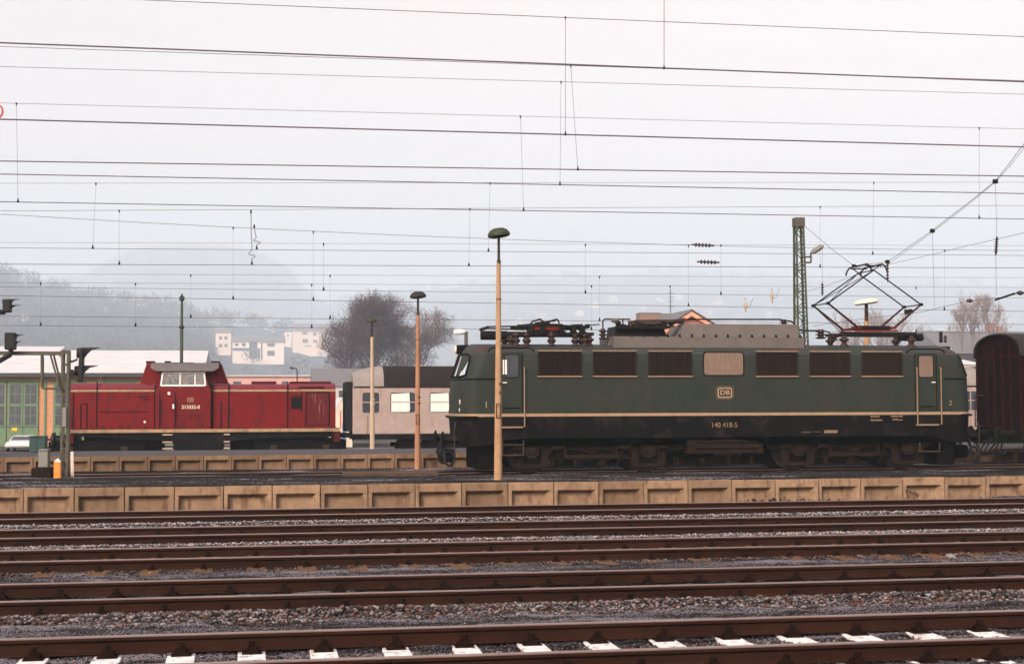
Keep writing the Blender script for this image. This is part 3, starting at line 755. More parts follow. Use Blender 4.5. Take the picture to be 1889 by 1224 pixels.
def half_w(z):
    return float(np.interp(z, [.6, 2.6, 3.0, 3.2, 3.33, 3.44, 3.53, 3.60, 3.66], [1.55, 1.55, 1.54, 1.51, 1.43, 1.28, 1.02, .65, .12]))


def plan_ring(z, grow=0.0, n=12, bot=None):
    e = end_off(z); hw = half_w(z) + grow; P = []
    xl, xr = GX0 + e - grow, GX1 - e + grow; bul = min(.62, hw * .45)
    pts = []
    for i in range(n + 1):
        a = math.pi / 2 * (1 - i / n); pts.append((bul * (1 - math.cos(a) ** .75 if a < math.pi / 2 - 1e-6 else 1.0), hw * math.sin(a) ** .8 if a > 1e-6 else 0))
    # near-left corner to nose and round
    ring = []
    for (dx, dy) in pts: ring.append((xl + dx, GC - dy))           # near side, left end -> nose centre
    for (dx, dy) in pts[::-1][1:]: ring.append((xl + dx, GC + dy))
    for (dx, dy) in pts: ring.append((xr - dx, GC + dy))
    for (dx, dy) in pts[::-1][1:]: ring.append((xr - dx, GC - dy))
    return [(p[0], p[1], z if bot is None else bot(p[0], z)) for p in ring]


def shell(zs, grow=0.0, cap=True, bot=None):
    b = MB(); b.rings([plan_ring(z, grow, bot=(bot if i == 0 else None)) for i, z in enumerate(zs)], cap); return b


# the roof ring shrinks: use explicit z so the crown closes
ZK = gz(806); ZE = gz(819)


def skirt_bot(x, z):
    d = min(x - GX0, GX1 - x)
    return float(np.interp(d, [0, .75, 1.0, 1.45, 3], [ZE, ZE, ZE + .02, ZK, ZK]))


# long sides are single quads between the end arcs: fine for flat sides; the skirt needs cuts, so it is a prism per side
def skirt():
    b = MB(); N = 60
    xs = [GX0 + .12 + (GX1 - GX0 - .24) * i / N for i in range(N + 1)]
    rb, rt = [], []
    ringT = plan_ring(ZS0); ringB = plan_ring(1.0)
    # densify the two long edges
    def dens(ring):
        out = []
        n = len(ring)
        for i in range(n):
            a, c_ = ring[i], ring[(i + 1) % n]; out.append(a)
            if abs(a[0] - c_[0]) > 5:
                for k in range(1, 40): t_ = k / 40; out.append(tuple(a[j] + (c_[j] - a[j]) * t_ for j in range(3)))
        return out
    T = dens(ringT); B_ = [(p[0], p[1], skirt_bot(p[0], 0)) for p in dens(ringB)]
    b.rings([B_, T], True); return b


skirt().build('skirt', 'black', loco, smooth=True)
shell([ZS0, ZS1], .006, True).build('stripe', 'cream', loco, smooth=True)
body = shell([ZS1, 1.9, 2.2, 2.55, 2.7, 2.9, 3.1, 3.2, 3.27, 3.33], 0, True).build('body', 'green', loco, smooth=True)
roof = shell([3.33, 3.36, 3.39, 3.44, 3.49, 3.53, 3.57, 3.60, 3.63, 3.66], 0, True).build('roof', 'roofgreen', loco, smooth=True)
RZ = gz(628, 42.2)
# belt moulding round the noses and rain gutters over the doors
for sgn, x_in in ((1, gx(912)), (-1, gx(1742))):
    z = gz(698.5)
    ring = plan_ring(z, .012); pts = [p for p in ring if (p[0] < x_in if sgn > 0 else p[0] > x_in)]
    pts = sorted([p for p in pts], key=lambda p: math.atan2(p[1] - GC, (p[0] - (GX0 + 1.2 if sgn > 0 else GX1 - 1.2)) * -sgn))
    y_n = GC - half_w(z) - .012
    pts = [(x_in, y_n, z)] + pts + [(x_in, GC + half_w(z) + .012, z)]
    MB().tube(pts, .018, 6).build('belt_moulding', 'black', loco)
for a0, a1 in ((902, 984), (1676, 1742)):
    z = gz(642.5); xa, xb = gx(a0), gx(a1); y = GY - .015
    MB().tube([(xa - .03, y + .005, z - .13), (xa, y, z - .06), (xa + .1, y, z), (xb - .1, y, z), (xb, y, z - .06), (xb + .03, y + .005, z - .13)], .022, 6).build('rain_gutter', 'black', loco)


def louvre(pxa, pxb, pya=649, pyb=692):
    xa, xb, zb, zt = gx(pxa), gx(pxb), gz(pyb), gz(pya); y = GY
    fr = MB()
    fr.box(xa - .035, xa + .02, y - .03, y + .02, zb - .01, zt + .01); fr.box(xb - .02, xb + .035, y - .03, y + .02, zb - .01, zt + .01)
    f = fr.build('window_louvre', 'slat', loco)
    MB().box(xa + .02, xb - .02, y - .004, y + .012, zb, zt).build('louvre_backing', 'void', f)
    tr = MB(); tr.box(xa - .05, xb + .05, y - .045, y + .02, zt + .01, zt + .045); tr.box(xa - .05, xb + .05, y - .05, y + .02, zb - .05, zb - .01)
    tr.build('louvre_trim', 'tanrail', f)
    sl = MB(); n = 26
    for i in range(n):
        x = xa + .03 + (xb - xa - .06) * (i + .5) / n
        sl.add([(x - .012, y - .008, zb), (x + .006, y - .028, zb), (x + .009, y - .025, zb), (x - .009, y - .006, zb), (x - .012, y - .008, zt), (x + .006, y - .028, zt), (x + .009, y - .025, zt), (x - .009, y - .006, zt)],
               [(0, 3, 2, 1), (4, 5, 6, 7), (0, 1, 5, 4), (1, 2, 6, 5), (2, 3, 7, 6), (3, 0, 4, 7)])
    sl.build('louvre_slats', 'slat', f)


for a, b_ in ((995, 1071), (1097, 1172), (1199, 1274), (1398, 1470), (1497, 1567), (1593, 1663)): louvre(a, b_)


def rrect(x0, x1, z0, z1, r, n=5):
    P = []
    for cx, cz, a0 in ((x1 - r, z1 - r, 0), (x0 + r, z1 - r, 90), (x0 + r, z0 + r, 180), (x1 - r, z0 + r, 270)):
        for i in range(n + 1): a = R(a0 + 90 * i / n); P.append((cx + r * math.cos(a), cz + r * math.sin(a)))
    return P


def win(name, x0, x1, z0, z1, y, m, parent, r=.1, fr='void', ft=.03, lab=None):
    """rounded window: rubber frame with the pane as its child"""
    A, B_ = rrect(x0 - ft, x1 + ft, z0 - ft, z1 + ft, r + ft), rrect(x0, x1, z0, z1, r); n = len(A); b = MB()
    V = [(p[0], y - .012, p[1]) for p in A] + [(p[0], y - .012, p[1]) for p in B_] + [(p[0], y + .02, p[1]) for p in A] + [(p[0], y + .02, p[1]) for p in B_]; fs = []
    for i in range(n):
        j = (i + 1) % n; fs += [(i, j, n + j, n + i), (i, 2 * n + i, 2 * n + j, j), (n + i, n + j, 3 * n + j, 3 * n + i)]
    b.add(V, fs); f = b.build(name, fr, parent)
    MB().prism(B_, 'y', y - .005, y + .015).build('pane', m, f)
    return f


win('window', gx(1299.5), gx(1371.5), gz(691), gz(650), GY, 'milky', loco, r=.09, fr='void')


def door(pxa, pxb, hpx, handle_px, pane_m):
    xa, xb, zt, zb = gx(pxa), gx(pxb), gz(650), gz(757)
    d = MB(); d.prism(rrect(xa, xb, zb, zt, .06), 'y', GY - .014, GY + .01); dd = d.build('door', 'green', loco, bevel=.004)
    sb = MB()
    sb.box(xa - .03, xa - .012, GY - .008, GY + .01, zb, zt); sb.box(xb + .012, xb + .03, GY - .008, GY + .01, zb, zt); sb.build('door_seam', 'void', dd)
    win('door_window', xa + .1, xb - .09, gz(695), gz(655), GY - .016, pane_m, dd, r=.07, fr='black', ft=.02)
    x = gx(handle_px); MB().box(x - .06, x + .06, GY - .05, GY - .03, gz(705.8), gz(704.2)).build('handle', 'white', dd, bevel=.006)
    MB().box(xa + .05, xb - .05, GY - .045, GY + .0, zb + .09, zb + .115).build('kick_strip', 'black', dd)
    MB().box(xa - .02, xb + .02, GY - .006, GY + .01, gz(786), ZS0 - .004).build('door_recess', 'void', loco)
    MB().box(xa - .02, xb + .02, GY - .13, GY - .008, gz(787), gz(784)).build('footboard', 'tanrail', loco, bevel=.004)
    for q in hpx:
        x = gx(q); MB().tube([(x, GY, gz(678)), (x, GY - .07, gz(678)), (x, GY - .07, gz(784)), (x, GY, gz(784))], .019, 8).build('handrail', 'tanrail', loco)


door(925, 962, (920, 967), 931, 'pane')
door(1690, 1727, (1691, 1735), 1722, 'milky')
# milky light through the far cab window, painted as a pale strip
MB().box(gx(927.5), gx(935), GY - .026, GY - .0215, gz(690), gz(664)).build('window_light_strip', 'curtain', loco)
# front windows, lamps, lips, buffers at both ends
for sgn in (-1, 1):
    xf = GX0 if sgn < 0 else GX1
    for side in (-1, 1):
        P = []
        for (dy, z) in ((.18, 2.70), (1.05, 2.70), (1.30, 2.74), (1.22, 3.24), (1.0, 3.34), (.18, 3.34)):
            e = end_off(z); hw = half_w(z); bul = min(.62, hw * .45); t_ = min(1, dy / hw)
            # follow the rounded nose
            a = math.asin(min(1, t_ ** (1 / .8))); dx = bul * (1 - math.cos(a) ** .75)
            P.append((xf - sgn * (e + dx) + sgn * .02, GC + side * dy, z))
        b = MB(); b.add(P + [(p[0] - sgn * .05, p[1], p[2]) for p in P], [tuple(range(6)), tuple(range(6, 12))[::-1]] + [(i, (i + 1) % 6, 6 + (i + 1) % 6, 6 + i) for i in range(6)])
        fo = b.build('windscreen', 'mirror', loco)
        MB().tube([(p[0] + sgn * .004, p[1], p[2]) for p in P] + [P[0]], .03, 6).build('windscreen_seal', 'void', fo)
        for zz, rr_ in ((1.98, .085), (1.76, .07)):
            y = GC + side * 1.02; e = end_off(zz); dx = .20
            MB().cyl((xf - sgn * (e + dx) - sgn * .06, y, zz), (xf - sgn * (e + dx) + sgn * .10, y, zz), rr_, rr_, 14).build('headlight', 'lens', loco)
    y = GC
    MB().cyl((xf - sgn * .45, GC, 3.50), (xf - sgn * .12, GC, 3.50), .11, .11, 12).build('headlight', 'lens', loco)
    MB().box(min(xf - sgn * .75, xf - sgn * .16), max(xf - sgn * .75, xf - sgn * .16), GC - .16, GC + .16, 3.37, 3.64).build('headlight_housing', 'black', loco, bevel=.05)
    # cream lip and apron step
    lip = [(p[0], p[1], ZS0 - .015) for p in plan_ring(ZS0, .06) if (p[0] < GX0 + .72 if sgn < 0 else p[0] > GX1 - .72)]
    lip = sorted(lip, key=lambda p: p[1])
    MB().tube(lip, .035, 6).build('nose_lip', 'black', loco)
    for side in (-1, 1):
        yb = GC + side * .875; zb = GR + 1.03
        bf = MB(); x1 = xf - sgn * .25
        bf.cyl((x1, yb, zb - .08), (xf + sgn * .32, yb, zb - .08), .10, .085, 12)
        bo = bf.build('buffer', 'blackmet', loco, smooth=True)
        MB().lathe((xf + sgn * .32, yb, zb - .08), [(.06, -sgn * .03), (.235, 0), (.235, sgn * .03), (.16, sgn * .05), (.02, sgn * .055)], 18, 'x').build('buffer_plate', 'under', bo)
    hk = MB(); hk.box(min(xf, xf + sgn * .3), max(xf, xf + sgn * .3), GC - .04, GC + .04, GR + .9, GR + 1.0)
    hk.tube([(xf + sgn * .1, GC + .1, GR + .8), (xf + sgn * .3, GC + .1, GR + .6), (xf + sgn * .34, GC + .1, GR + .4), (xf + sgn * .2, GC + .1, GR + .3)], .03, 6)
    hk.build('coupling_hook', 'blackmet', loco)
    hoses = MB()
    for k, yy in enumerate((-.5, -.35, .3, .45, .6, -.75)):
        z0 = GR + .92; dx = .16 + .05 * (k % 3)
        hoses.tube([(xf - sgn * .05, GC + yy, z0), (xf + sgn * dx, GC + yy, z0 - .08), (xf + sgn * (dx + .12), GC + yy, z0 - .35), (xf + sgn * (dx + .02), GC + yy, z0 - .52), (xf + sgn * (dx - .1), GC + yy, z0 - .45)], .028, 6)
    for k in range(13):
        a0, a1 = 2 * math.pi * k / 12, 2 * math.pi * (k + 1) / 12; xr = xf + sgn * .16
        for yy, rr_ in ((GC - .95, .21), (GC + .5, .2)): hoses.cyl((xr + rr_ * .7 * math.cos(a0), yy + .1 * math.sin(a0), GR + .42 + rr_ * math.sin(a0)), (xr + rr_ * .7 * math.cos(a1), yy + .1 * math.sin(a1), GR + .42 + rr_ * math.sin(a1)), .034, .034, 6)
    hoses.build('brake_hose', 'rubber', loco)
    MB().box(min(xf - sgn * .12, xf + sgn * .3), max(xf - sgn * .12, xf + sgn * .3), GC - .3, GC + .3, GR + .28, GR + .66).build('coupler_body', 'under', loco, bevel=.08)
    MB().box(min(xf - sgn * .62, xf - sgn * 1.2), max(xf - sgn * .62, xf - sgn * 1.2), GC - 1.2, GC + 1.2, GR + .10, GR + .78).build('rail_guard', 'under', loco)
    stp = MB(); x = xf - sgn * .3
    for zz in (GR + .42, GR + .78): stp.box(x - .16, x + .16, GY + .02, GY + .3, zz, zz + .03)
    stp.cyl((x - .16, GY + .03, GR + .4), (x - .16, GY + .03, GR + 1.2), .016); stp.cyl((x + .16, GY + .03, GR + .4), (x + .16, GY + .03, GR + 1.2), .016)
    MB().tube([(xf + sgn * .02, GY + .2, gz(776)), (xf + sgn * .08, GY + .15, gz(790)), (xf + sgn * .06, GY + .15, gz(838)), (xf - sgn * .05, GY + .2, gz(845))], .02, 6).build('shunter_grab_rail', 'wheel', loco)

# underframe, bogies
MB().box(GX0 + .9, GX1 - .9, GC - 1.25, GC + 1.25, ZK - .12, ZK + .1).build('underframe', 'under', loco)
LCX = (GX0 + GX1) / 2
for sgn in (-1, 1):
    pc = LCX + sgn * 3.95
    bo = MB(); bo.box(pc - 1.3, pc + 1.3, GC - 1.13, GC + 1.13, GR + .35, GR + .9)
    bog = bo.build('bogie', 'bogie', loco, bevel=.012)
    for side in (-1, 1):
        bo = MB(); y0 = GC + side * 1.30; y1 = GC + side * 1.14; ya, yb = min(y0, y1), max(y0, y1)
        top, mid, low = GR + .93, GR + .62, GR + .22
        prof = [(pc - 2.45, top - .02), (pc + 2.45, top - .02), (pc + 2.45, GR + .70)]
        for wx in (1.7,):
            prof += [(pc + wx + .52, GR + .62), (pc + wx + .50, low + .02), (pc + wx + .27, low + .02), (pc + wx + .27, GR + .66), (pc + wx - .27, GR + .66), (pc + wx - .27, low + .02), (pc + wx - .5, low + .02), (pc + wx - .5, GR + .5)]
        prof += [(pc + 1.05, mid), (pc + .5, mid), (pc - .5, mid), (pc - 1.05, mid)]
        wx = -1.7
        prof += [(pc + wx + .5, GR + .5), (pc + wx + .5, low + .02), (pc + wx + .27, low + .02), (pc + wx + .27, GR + .66), (pc + wx - .27, GR + .66), (pc + wx - .27, low + .02), (pc + wx - .5, low + .02), (pc + wx - .52, GR + .62), (pc - 2.45, GR + .70)]
        bo.prism(prof[::-1], 'y', ya, yb); bo.build('side_frame', 'bogie', bog, bevel=.012)
    for side in (-1, 1):
        det = MB(); pale = MB(); yo = GC + side * 1.31
        # swing-link cradle and leaf springs at the middle
        det.box(pc - .78, pc - .70, min(yo, yo + side * .10), max(yo, yo + side * .10), GR + .42, GR + .90); det.box(pc + .70, pc + .78, min(yo, yo + side * .1), max(yo, yo + side * .1), GR + .42, GR + .90)
        det.box(pc - .8, pc + .8, min(yo, yo + side * .12), max(yo, yo + side * .12), GR + .40, GR + .50)
        for k in range(6):
            l = .62 - k * .09; zz = GR + .80 - k * .045
            det.tube([(pc - l, yo + side * .05, zz + .03), (pc - l * .5, yo + side * .05, zz - .03), (pc, yo + side * .05, zz - .055), (pc + l * .5, yo + side * .05, zz - .03), (pc + l, yo + side * .05, zz + .03)], .02, 5)
        for wx in (-1.7, 1.7):
            det.cyl((pc + wx, yo - side * .02, GR + .62), (pc + wx, yo + side * .09, GR + .62), .25, .22, 16)
            det.cyl((pc + wx, yo + side * .09, GR + .62), (pc + wx, yo + side * .12, GR + .62), .12, .11, 12)
            det.prism([(pc + wx - .55, GR + .24), (pc + wx + .55, GR + .24), (pc + wx + .38, GR + .14), (pc + wx - .38, GR + .14)], 'y', min(yo, yo - side * .12), max(yo, yo - side * .12))
            det.box(pc + wx - .05, pc + wx + .05, min(yo, yo + side * .05), max(yo, yo + side * .05), GR + .78, GR + .9)
        for ex in (-2.1, -1.0, 1.0, 2.1):
            det.box(pc + ex - .16, pc + ex + .16, min(yo, yo + side * .13), max(yo, yo + side * .13), GR + .66, GR + .88)
            det.cyl((pc + ex, yo + side * .02, GR + .66), (pc + ex + (.2 if ex < 0 else -.2), yo - side * .05, GR + .2), .022, .022, 6)
        for ex in (-.98, .98): pale.box(pc + ex - .05, pc + ex + .05, min(yo, yo + side * .14), max(yo, yo + side * .14), GR + .90, GR + .96)
        det.build('axle_gear', 'bogie', bog, bevel=.006); pale.build('brake_bracket', 'hoodgrey', bog)
    for wx in (-1.7, 1.7):
        wb = MB(); x = pc + wx
        for side in (-1, 1):
            y = GC + side * .752
            wb.lathe((x, y, GR + .625), [(.05, -.08), (.60, -.07), (.66, -.05), (.625, -.02), (.625, .06), (.05, .09)], 28, 'y')
        wb.cyl((x, GC - 1.2, GR + .625), (x, GC + 1.2, GR + .625), .09, .09, 10)
        wb.build('wheelset', 'wheel', bog, smooth=True)
# steps under the cab doors
for pa, pb in ((927, 966), (1697, 1733)):
    s_ = MB(); xa, xb = gx(pa), gx(pb); y = GY + .03
    for q in (xa, xb): s_.cyl((q, y, gz(807)), (q, y, gz(837)), .016, .016, 6)
    for zz in (gz(817), gz(836)): s_.box(xa, xb, y - .02, y + .2, zz - .012, zz + .012)
    s_.build('cab_step', 'steprust', loco)
# transformer tank between the bogies
b = MB(); xa, xb = gx(1268), gx(1409); b.box(xa, xb, GY + .04, GYF - .04, gz(837), ZK - .002)
tank = b.build('transformer_tank', 'bogie', loco, bevel=.03)
b = MB()
for q in (815.5, 826.5): b.box(xa + .25, xb - .2, GY + .015, GY + .045, gz(q) - .02, gz(q) + .02)
b.build('tank_rib', 'under', tank, bevel=.006)
b = MB(); b.box(xa + .1, xa + .9, GY + .4, GYF - .4, gz(845), gz(836) - .003); b.box(xb - .5, xb - .1, GY + .3, GY + .6, gz(842), gz(836) - .003)
b.build('tank_foot', 'under', tank)
for pa, pb, m_ in ((1236, 1262, 'bogie'), (1418, 1446, 'bogie'), (1168, 1200, 'bogie')):
    MB().box(gx(pa), gx(pb), GY + .22, GY + .7, gz(829), ZK - .125).build('air_tank', m_, loco, bevel=.02)
# lettering
text('number', '140 418-5', .21, gx(1336), GY - .004, gz(784), 'tanrail', loco, width=gx(1359) - gx(1313))
text('cab_number', '1', .26, gx(897), GY - .006, gz(745.5), 'cream', loco)
text('cab_number', '2', .20, gx(1753.5), GY - .006, gz(744.5), 'cream', loco)
emblem(gx(1337.5), GY - .002, gz(724), gx(1351) - gx(1324), gz(714) - gz(733.5), loco, ring=True)
small = MB(); rl = random.Random(5)
for pa, pb, py, h_ in ((1606, 1622, 769, 3), (1606, 1627, 776, 3), (1644, 1655, 769, 3), (1658, 1664, 769, 3), (1646, 1656, 775, 3), (1659, 1664, 776, 2), (1478, 1495, 797.5, 1.4), (1502, 1512, 797, 1.4), (1520, 1544, 797, 6)):
    x = gx(pa)
    while x < gx(pb):
        wd = rl.uniform(.03, .055); small.box(x, x + wd * .75, GY - .004, GY + .003, gz(py + h_ / 2), gz(py - h_ / 2) - rl.uniform(0, .01)); x += wd
small.build('inscription', 'tanrail', loco)

# --- roof gear
hood = MB(); xa, xb = gx(1244, 42.1), gx(1478, 42.1)
y0, y1 = GC - .78, GC + .78; zb, zt = 3.45, gz(597, 42.0)
hood.hexa([(xa - .05, y0 - .12, zb), (xb, y0 - .12, zb), (xb, y1 + .12, zb), (xa - .05, y1 + .12, zb)], [(xa + .3, y0, zt), (xb - .12, y0, zt), (xb - .12, y1, zt), (xa + .3, y1, zt)])
ho = hood.build('roof_hood', 'hoodgrey', loco, bevel=.03)
nz = gz(622, 41.9)
fl = MB(); fl.box(gx(1132, 41.9), xb + .02, y0 - .15, y1 + .15, 3.44, nz + .02); fl.build('roof_flange', 'hoodgrey', ho, bevel=.01)
lg = MB()
for i in range(15):
    px = 1165 + i * 22.2; x = gx(px, 41.9); lg.cyl((x, y0 - .17, nz + .03), (x, y0 - .12, nz + .03), .035, .035, 8); lg.box(x - .02, x + .02, y0 - .16, y0 - .13, nz + .03, nz + .09)
lg.build('hood_latch', 'blackmet', ho)
# breaker stack
bk = MB(); xa, xb = gx(1128, 42.4), gx(1222, 42.4)
bk.hexa([(xa, GC - .55, 3.5), (xb + .25, GC - .55, 3.5), (xb + .25, GC + .5, 3.5), (xa, GC + .5, 3.5)], [(xa + .1, GC - .5, gz(603, 42.4)), (xb, GC - .5, gz(603, 42.4)), (xb, GC + .5, gz(603, 42.4)), (xa + .1, GC + .5, gz(603, 42.4))])
for i in range(5): bk.box(xa + .1, xb + .1, GC - .58, GC - .50, 3.62 + i * .07, 3.655 + i * .07)
bs = bk.build('circuit_breaker', 'blackmet', loco)
b = MB(); zz = gz(597, 42.3)
for px in (1173, 1215, 1228, 1240): insulator(b, gx(px, 42.3), 42.3, zz - .1, zz + .09, .11, 10, 3)
for k in range(4): b.bar((gx(1200 + k * 4, 42.3), 42.1 + k * .12, zz - .02 + .02 * k), (gx(1262 + k, 42.3), 42.1 + k * .12, gz(588 + 2.5 * k, 42.3)), .05, .05)
b.bar((gx(1160, 42.3), 42.3, zz + .03), (gx(1228, 42.3), 42.3, zz + .03), .11, .10)
b.build('breaker_insulator', 'insul', bs)
b = MB(); rq = random.Random(9)
for k in range(14):
    px = 1140 + k * 7 + rq.uniform(-3, 3); y = rq.uniform(41.95, 42.7)
    b.box(gx(px, y) - rq.uniform(.03, .1), gx(px, y) + rq.uniform(.03, .1), y - .06, y + .06, gz(606, y), gz(rq.uniform(593, 601), y))
b.box(gx(1138, 42.3), gx(1232, 42.3), 41.95, 42.75, gz(607, 42.3), gz(604, 42.3)); b.build('contact_block', 'blackmet', bs)
lv = MB(); lv.hexa([(gx(1124, 42), GC - .5, 3.5), (gx(1134, 42), GC - .5, 3.5), (gx(1134, 42), GC + .3, 3.5), (gx(1124, 42), GC + .3, 3.5)], [(gx(1131, 42), GC - .45, 3.78), (gx(1137, 42), GC - .45, 3.78), (gx(1137, 42), GC + .2, 3.78), (gx(1131, 42), GC + .2, 3.78)]); lv.build('cable_shield', 'hoodgrey', loco)
# roof bus bar
b = MB(); YB = 42.35; q = lambda px, py: (gx(px, YB), YB, gz(py, YB))
b.tube([q(1113, 620), q(1113, 592), q(1117, 589.5), q(1164, 589.5)], .022, 6); b.tube([q(1150, 590), q(1150, 604)], .02, 6)
b.tube([q(1159, 601), q(1172, 592), q(1240, 591), q(1262, 589), q(1440, 588), q(1452, 590), q(1462, 591.5), q(1468, 597), q(1474, 606), q(1482, 608.5), q(1520, 608.5), q(1530, 611), q(1540, 619)], .024, 6)
b.build('bus_bar', 'blackmet', loco)
insulators('bus_insulator', 'insul', loco, [(gx(px, YB), YB, gz(pb, YB), gz(pa, YB), r_, 12, 3) for px, pa, pb, r_ in ((1448, 588, 600, .14), (1516, 606, 624, .17), (1540, 613, 627, .14), (1113, 607, 627, .13))])
MB().lathe((gx(1135, 42.0), 41.95, gz(592, 42)), [(.02, -.08), (.1, -.05), (.13, 0), (.1, .05), (.02, .07)], 12).build('horn_cover', 'hoodgrey', loco)
b = MB(); b.cyl(q(1738, 630), q(1738, 609), .055, .05, 10); b.build('roof_whistle', 'blackmet', loco); b = MB(); insulator(b, gx(1746, YB), YB, gz(630, YB), gz(616, YB), .06, 8, 2); b.build('aerial_insulator', 'insul', loco)


# --- pantographs: two side frames of tubes, cross tubes, head
def panto(near, far, raised, head, base):
    """near/far: dicts of photo points for the two side planes"""
    root = MB()
    (bx0, bx1, bz) = base
    for y in (GC - .62, GC + .62): root.bar((bx0, y, bz), (bx1, y, bz), .07, .09)
    for x in (bx0 + .05, (bx0 + bx1) / 2, bx1 - .05): root.bar((x, GC - .65, bz - .01), (x, GC + .65, bz - .01), .07, .07)
    p = root.build('pantograph', 'blackmet', loco)
    insulators('pantograph_insulator', 'insul', p, [(x, y, 3.55, bz - .05, .15, 12, 2) for x in (bx0 + .12, bx1 - .12) for y in (GC - .55, GC + .55)])
    return p


def P3(px, py, Y): x, z = at(px, py, Y); return (x, Y, z)


YN, YF2 = 42.15, 43.35
bz = gz(614, 42.2)
pr = panto(None, None, True, None, (gx(1552, 42.2), gx(1690, 42.2), bz))
n_ = dict(bl=P3(1584, 605, YN), kl=P3(1527.5, 559, YN), tp=P3(1612, 498, YN), kr=P3(1699, 561.6, YN), br=P3(1650, 604, YN))
dxf = 0.0
f_ = {k: (v[0], YF2, v[2]) for k, v in n_.items()}
lo = MB(); up = MB()
for d in (n_, f_):
    for q0, q1 in (('bl', 'kl'), ('br', 'kr')): lo = MB(); lo.cyl(d[q0], d[q1], .042, .028, 8); lo.build('lower_arm', 'rustarm', pr)
    up.cyl(d['kl'], d['tp'], .022, .020, 8); up.cyl(d['kr'], d['tp'], .022, .020, 8)
for k in ('kl', 'kr', 'tp'): up.cyl(n_[k], f_[k], .018, .018, 6)
up.cyl(n_['kl'], f_['tp'], .012, .012, 5); up.cyl(f_['kl'], n_['tp'], .012, .012, 5)
up.cyl(f_['kl'], (f_['bl'][0] - .25, GC + .1, bz + .05), .014, .014, 5)
up.build('upper_arm', 'blackmet', pr)
jt = MB()
for d in (n_, f_):
    for k in ('kl', 'kr'): jt.cyl((d[k][0], d[k][1] - .06, d[k][2]), (d[k][0], d[k][1] + .06, d[k][2]), .05, .05, 10)
jt.cyl((n_['kr'][0] - .1, GC + .3, n_['kr'][2] - .18), (n_['kr'][0] + .12, GC + .3, n_['kr'][2] - .15), .08, .08, 10)
jt.build('knee_joint', 'blackmet', pr)
hd = MB(); tz = n_['tp'][2]; tx = n_['tp'][0]; zt = Z_(490.5, GC, 1600)
for dx in (-.24, .24):
    hd.tube([(tx + dx, GC - .98, zt - .22), (tx + dx, GC - .9, zt - .1), (tx + dx, GC - .68, zt), (tx + dx, GC + .68, zt), (tx + dx, GC + .9, zt - .1), (tx + dx, GC + .98, zt - .22)], .026, 6)
for y in (YN + .05, YF2 - .05):
    hd.cyl((tx - .26, y, zt - .04), (tx + .26, y, zt - .04), .02, .02, 6); hd.cyl((tx, y, tz), (tx - .2, y, zt - .03), .018, .018, 6); hd.cyl((tx, y, tz), (tx + .2, y, zt - .03), .018, .018, 6)
hd.build('collector_head', 'blackmet', pr)
b = MB(); b.box(n_['bl'][0] - .1, n_['br'][0] + .1, YN - .03, YN + .03, gz(609.5, YN), gz(606.5, YN)); b.box(n_['bl'][0] - .1, n_['br'][0] + .1, YF2 - .03, YF2 + .03, gz(609.5, YN), gz(606.5, YN))
for k in ('bl', 'br'): b.cyl((n_[k][0], YN - .1, n_[k][2]), (n_[k][0], YF2 + .1, n_[k][2]), .04, .04, 10)
b.build('base_shaft', 'redlead', pr)
b = MB(); b.cyl((n_['bl'][0] + .1, YN + .25, gz(602, YN)), (n_['br'][0] - .05, YN + .25, gz(602, YN)), .07, .07, 10); b.cyl((n_['bl'][0] + .1, YN + .75, gz(602, YN)), (n_['br'][0] - .05, YN + .75, gz(602, YN)), .07, .07, 10)
b.build('raising_spring', 'blackmet', pr)
b = MB(); x = gx(1650, 42.0); b.cyl((gx(1670, 42), GC - .4, gz(619, 42)), (gx(1712, 42), GC - .4, gz(619, 42)), .12, .12, 12); b.cyl((gx(1712, 42), GC - .4, gz(619, 42)), (gx(1716, 42), GC - .4, gz(622, 42)), .03, .03, 8)
b.build('air_reservoir', 'blackmet', pr)

pl = panto(None, None, False, None, (gx(935, 42.2), gx(1095, 42.2), gz(617, 42.2)))
zl = gz(606, YN)
b = MB(); c_ = MB()
for y in (YN, YF2):
    b.cyl((gx(1045, YN), y, zl), (gx(955, YN), y, zl + .06), .04, .035, 8); b.cyl((gx(955, YN), y, zl + .06), (gx(1015, YN), y, zl + .10), .022, .022, 8)
    b.cyl((gx(985, YN), y, zl), (gx(1082, YN), y, zl + .03), .04, .03, 8); b.cyl((gx(1082, YN), y, zl + .03), (gx(1015, YN), y, zl + .10), .022, .022, 8)
b.cyl((gx(899, YN), YN, gz(604.5, YN)), (gx(972, YN), YN, gz(603, YN)), .022, .022, 8); b.cyl((gx(899, YN), YN + .2, gz(607, YN)), (gx(972, YN), YN + .2, gz(609, YN)), .022, .022, 8)
b.cyl((gx(899, YN), YN - .05, gz(606, YN)), (gx(899, YN), YF2 + .05, gz(606, YN)), .05, .05, 8)
for px in (966, 980, 1044, 1063, 1078, 1086): b.cyl((gx(px, YN), YN - .07, gz(604, YN)), (gx(px, YN), YF2 + .07, gz(604, YN)), .045, .045, 8)
b.build('lower_arm', 'blackmet', pl)
c_.box(gx(986, YN), gx(1042, YN), YN - .06, YN + .02, gz(610, YN), gz(605, YN)); c_.box(gx(986, YN), gx(1042, YN), YF2 - .02, YF2 + .06, gz(610, YN), gz(605, YN)); c_.build('base_shaft', 'redlead', pl)
b = MB()
for dx, py in ((990, 601), (1020, 600)):
    x = gx(dx, GC); zt = gz(592.5, GC)
    b.tube([(x, GC - .98, zt - .12), (x, GC - .8, zt - .03), (x, GC - .6, zt), (x, GC + .6, zt), (x, GC + .8, zt - .03), (x, GC + .98, zt - .12)], .026, 6)
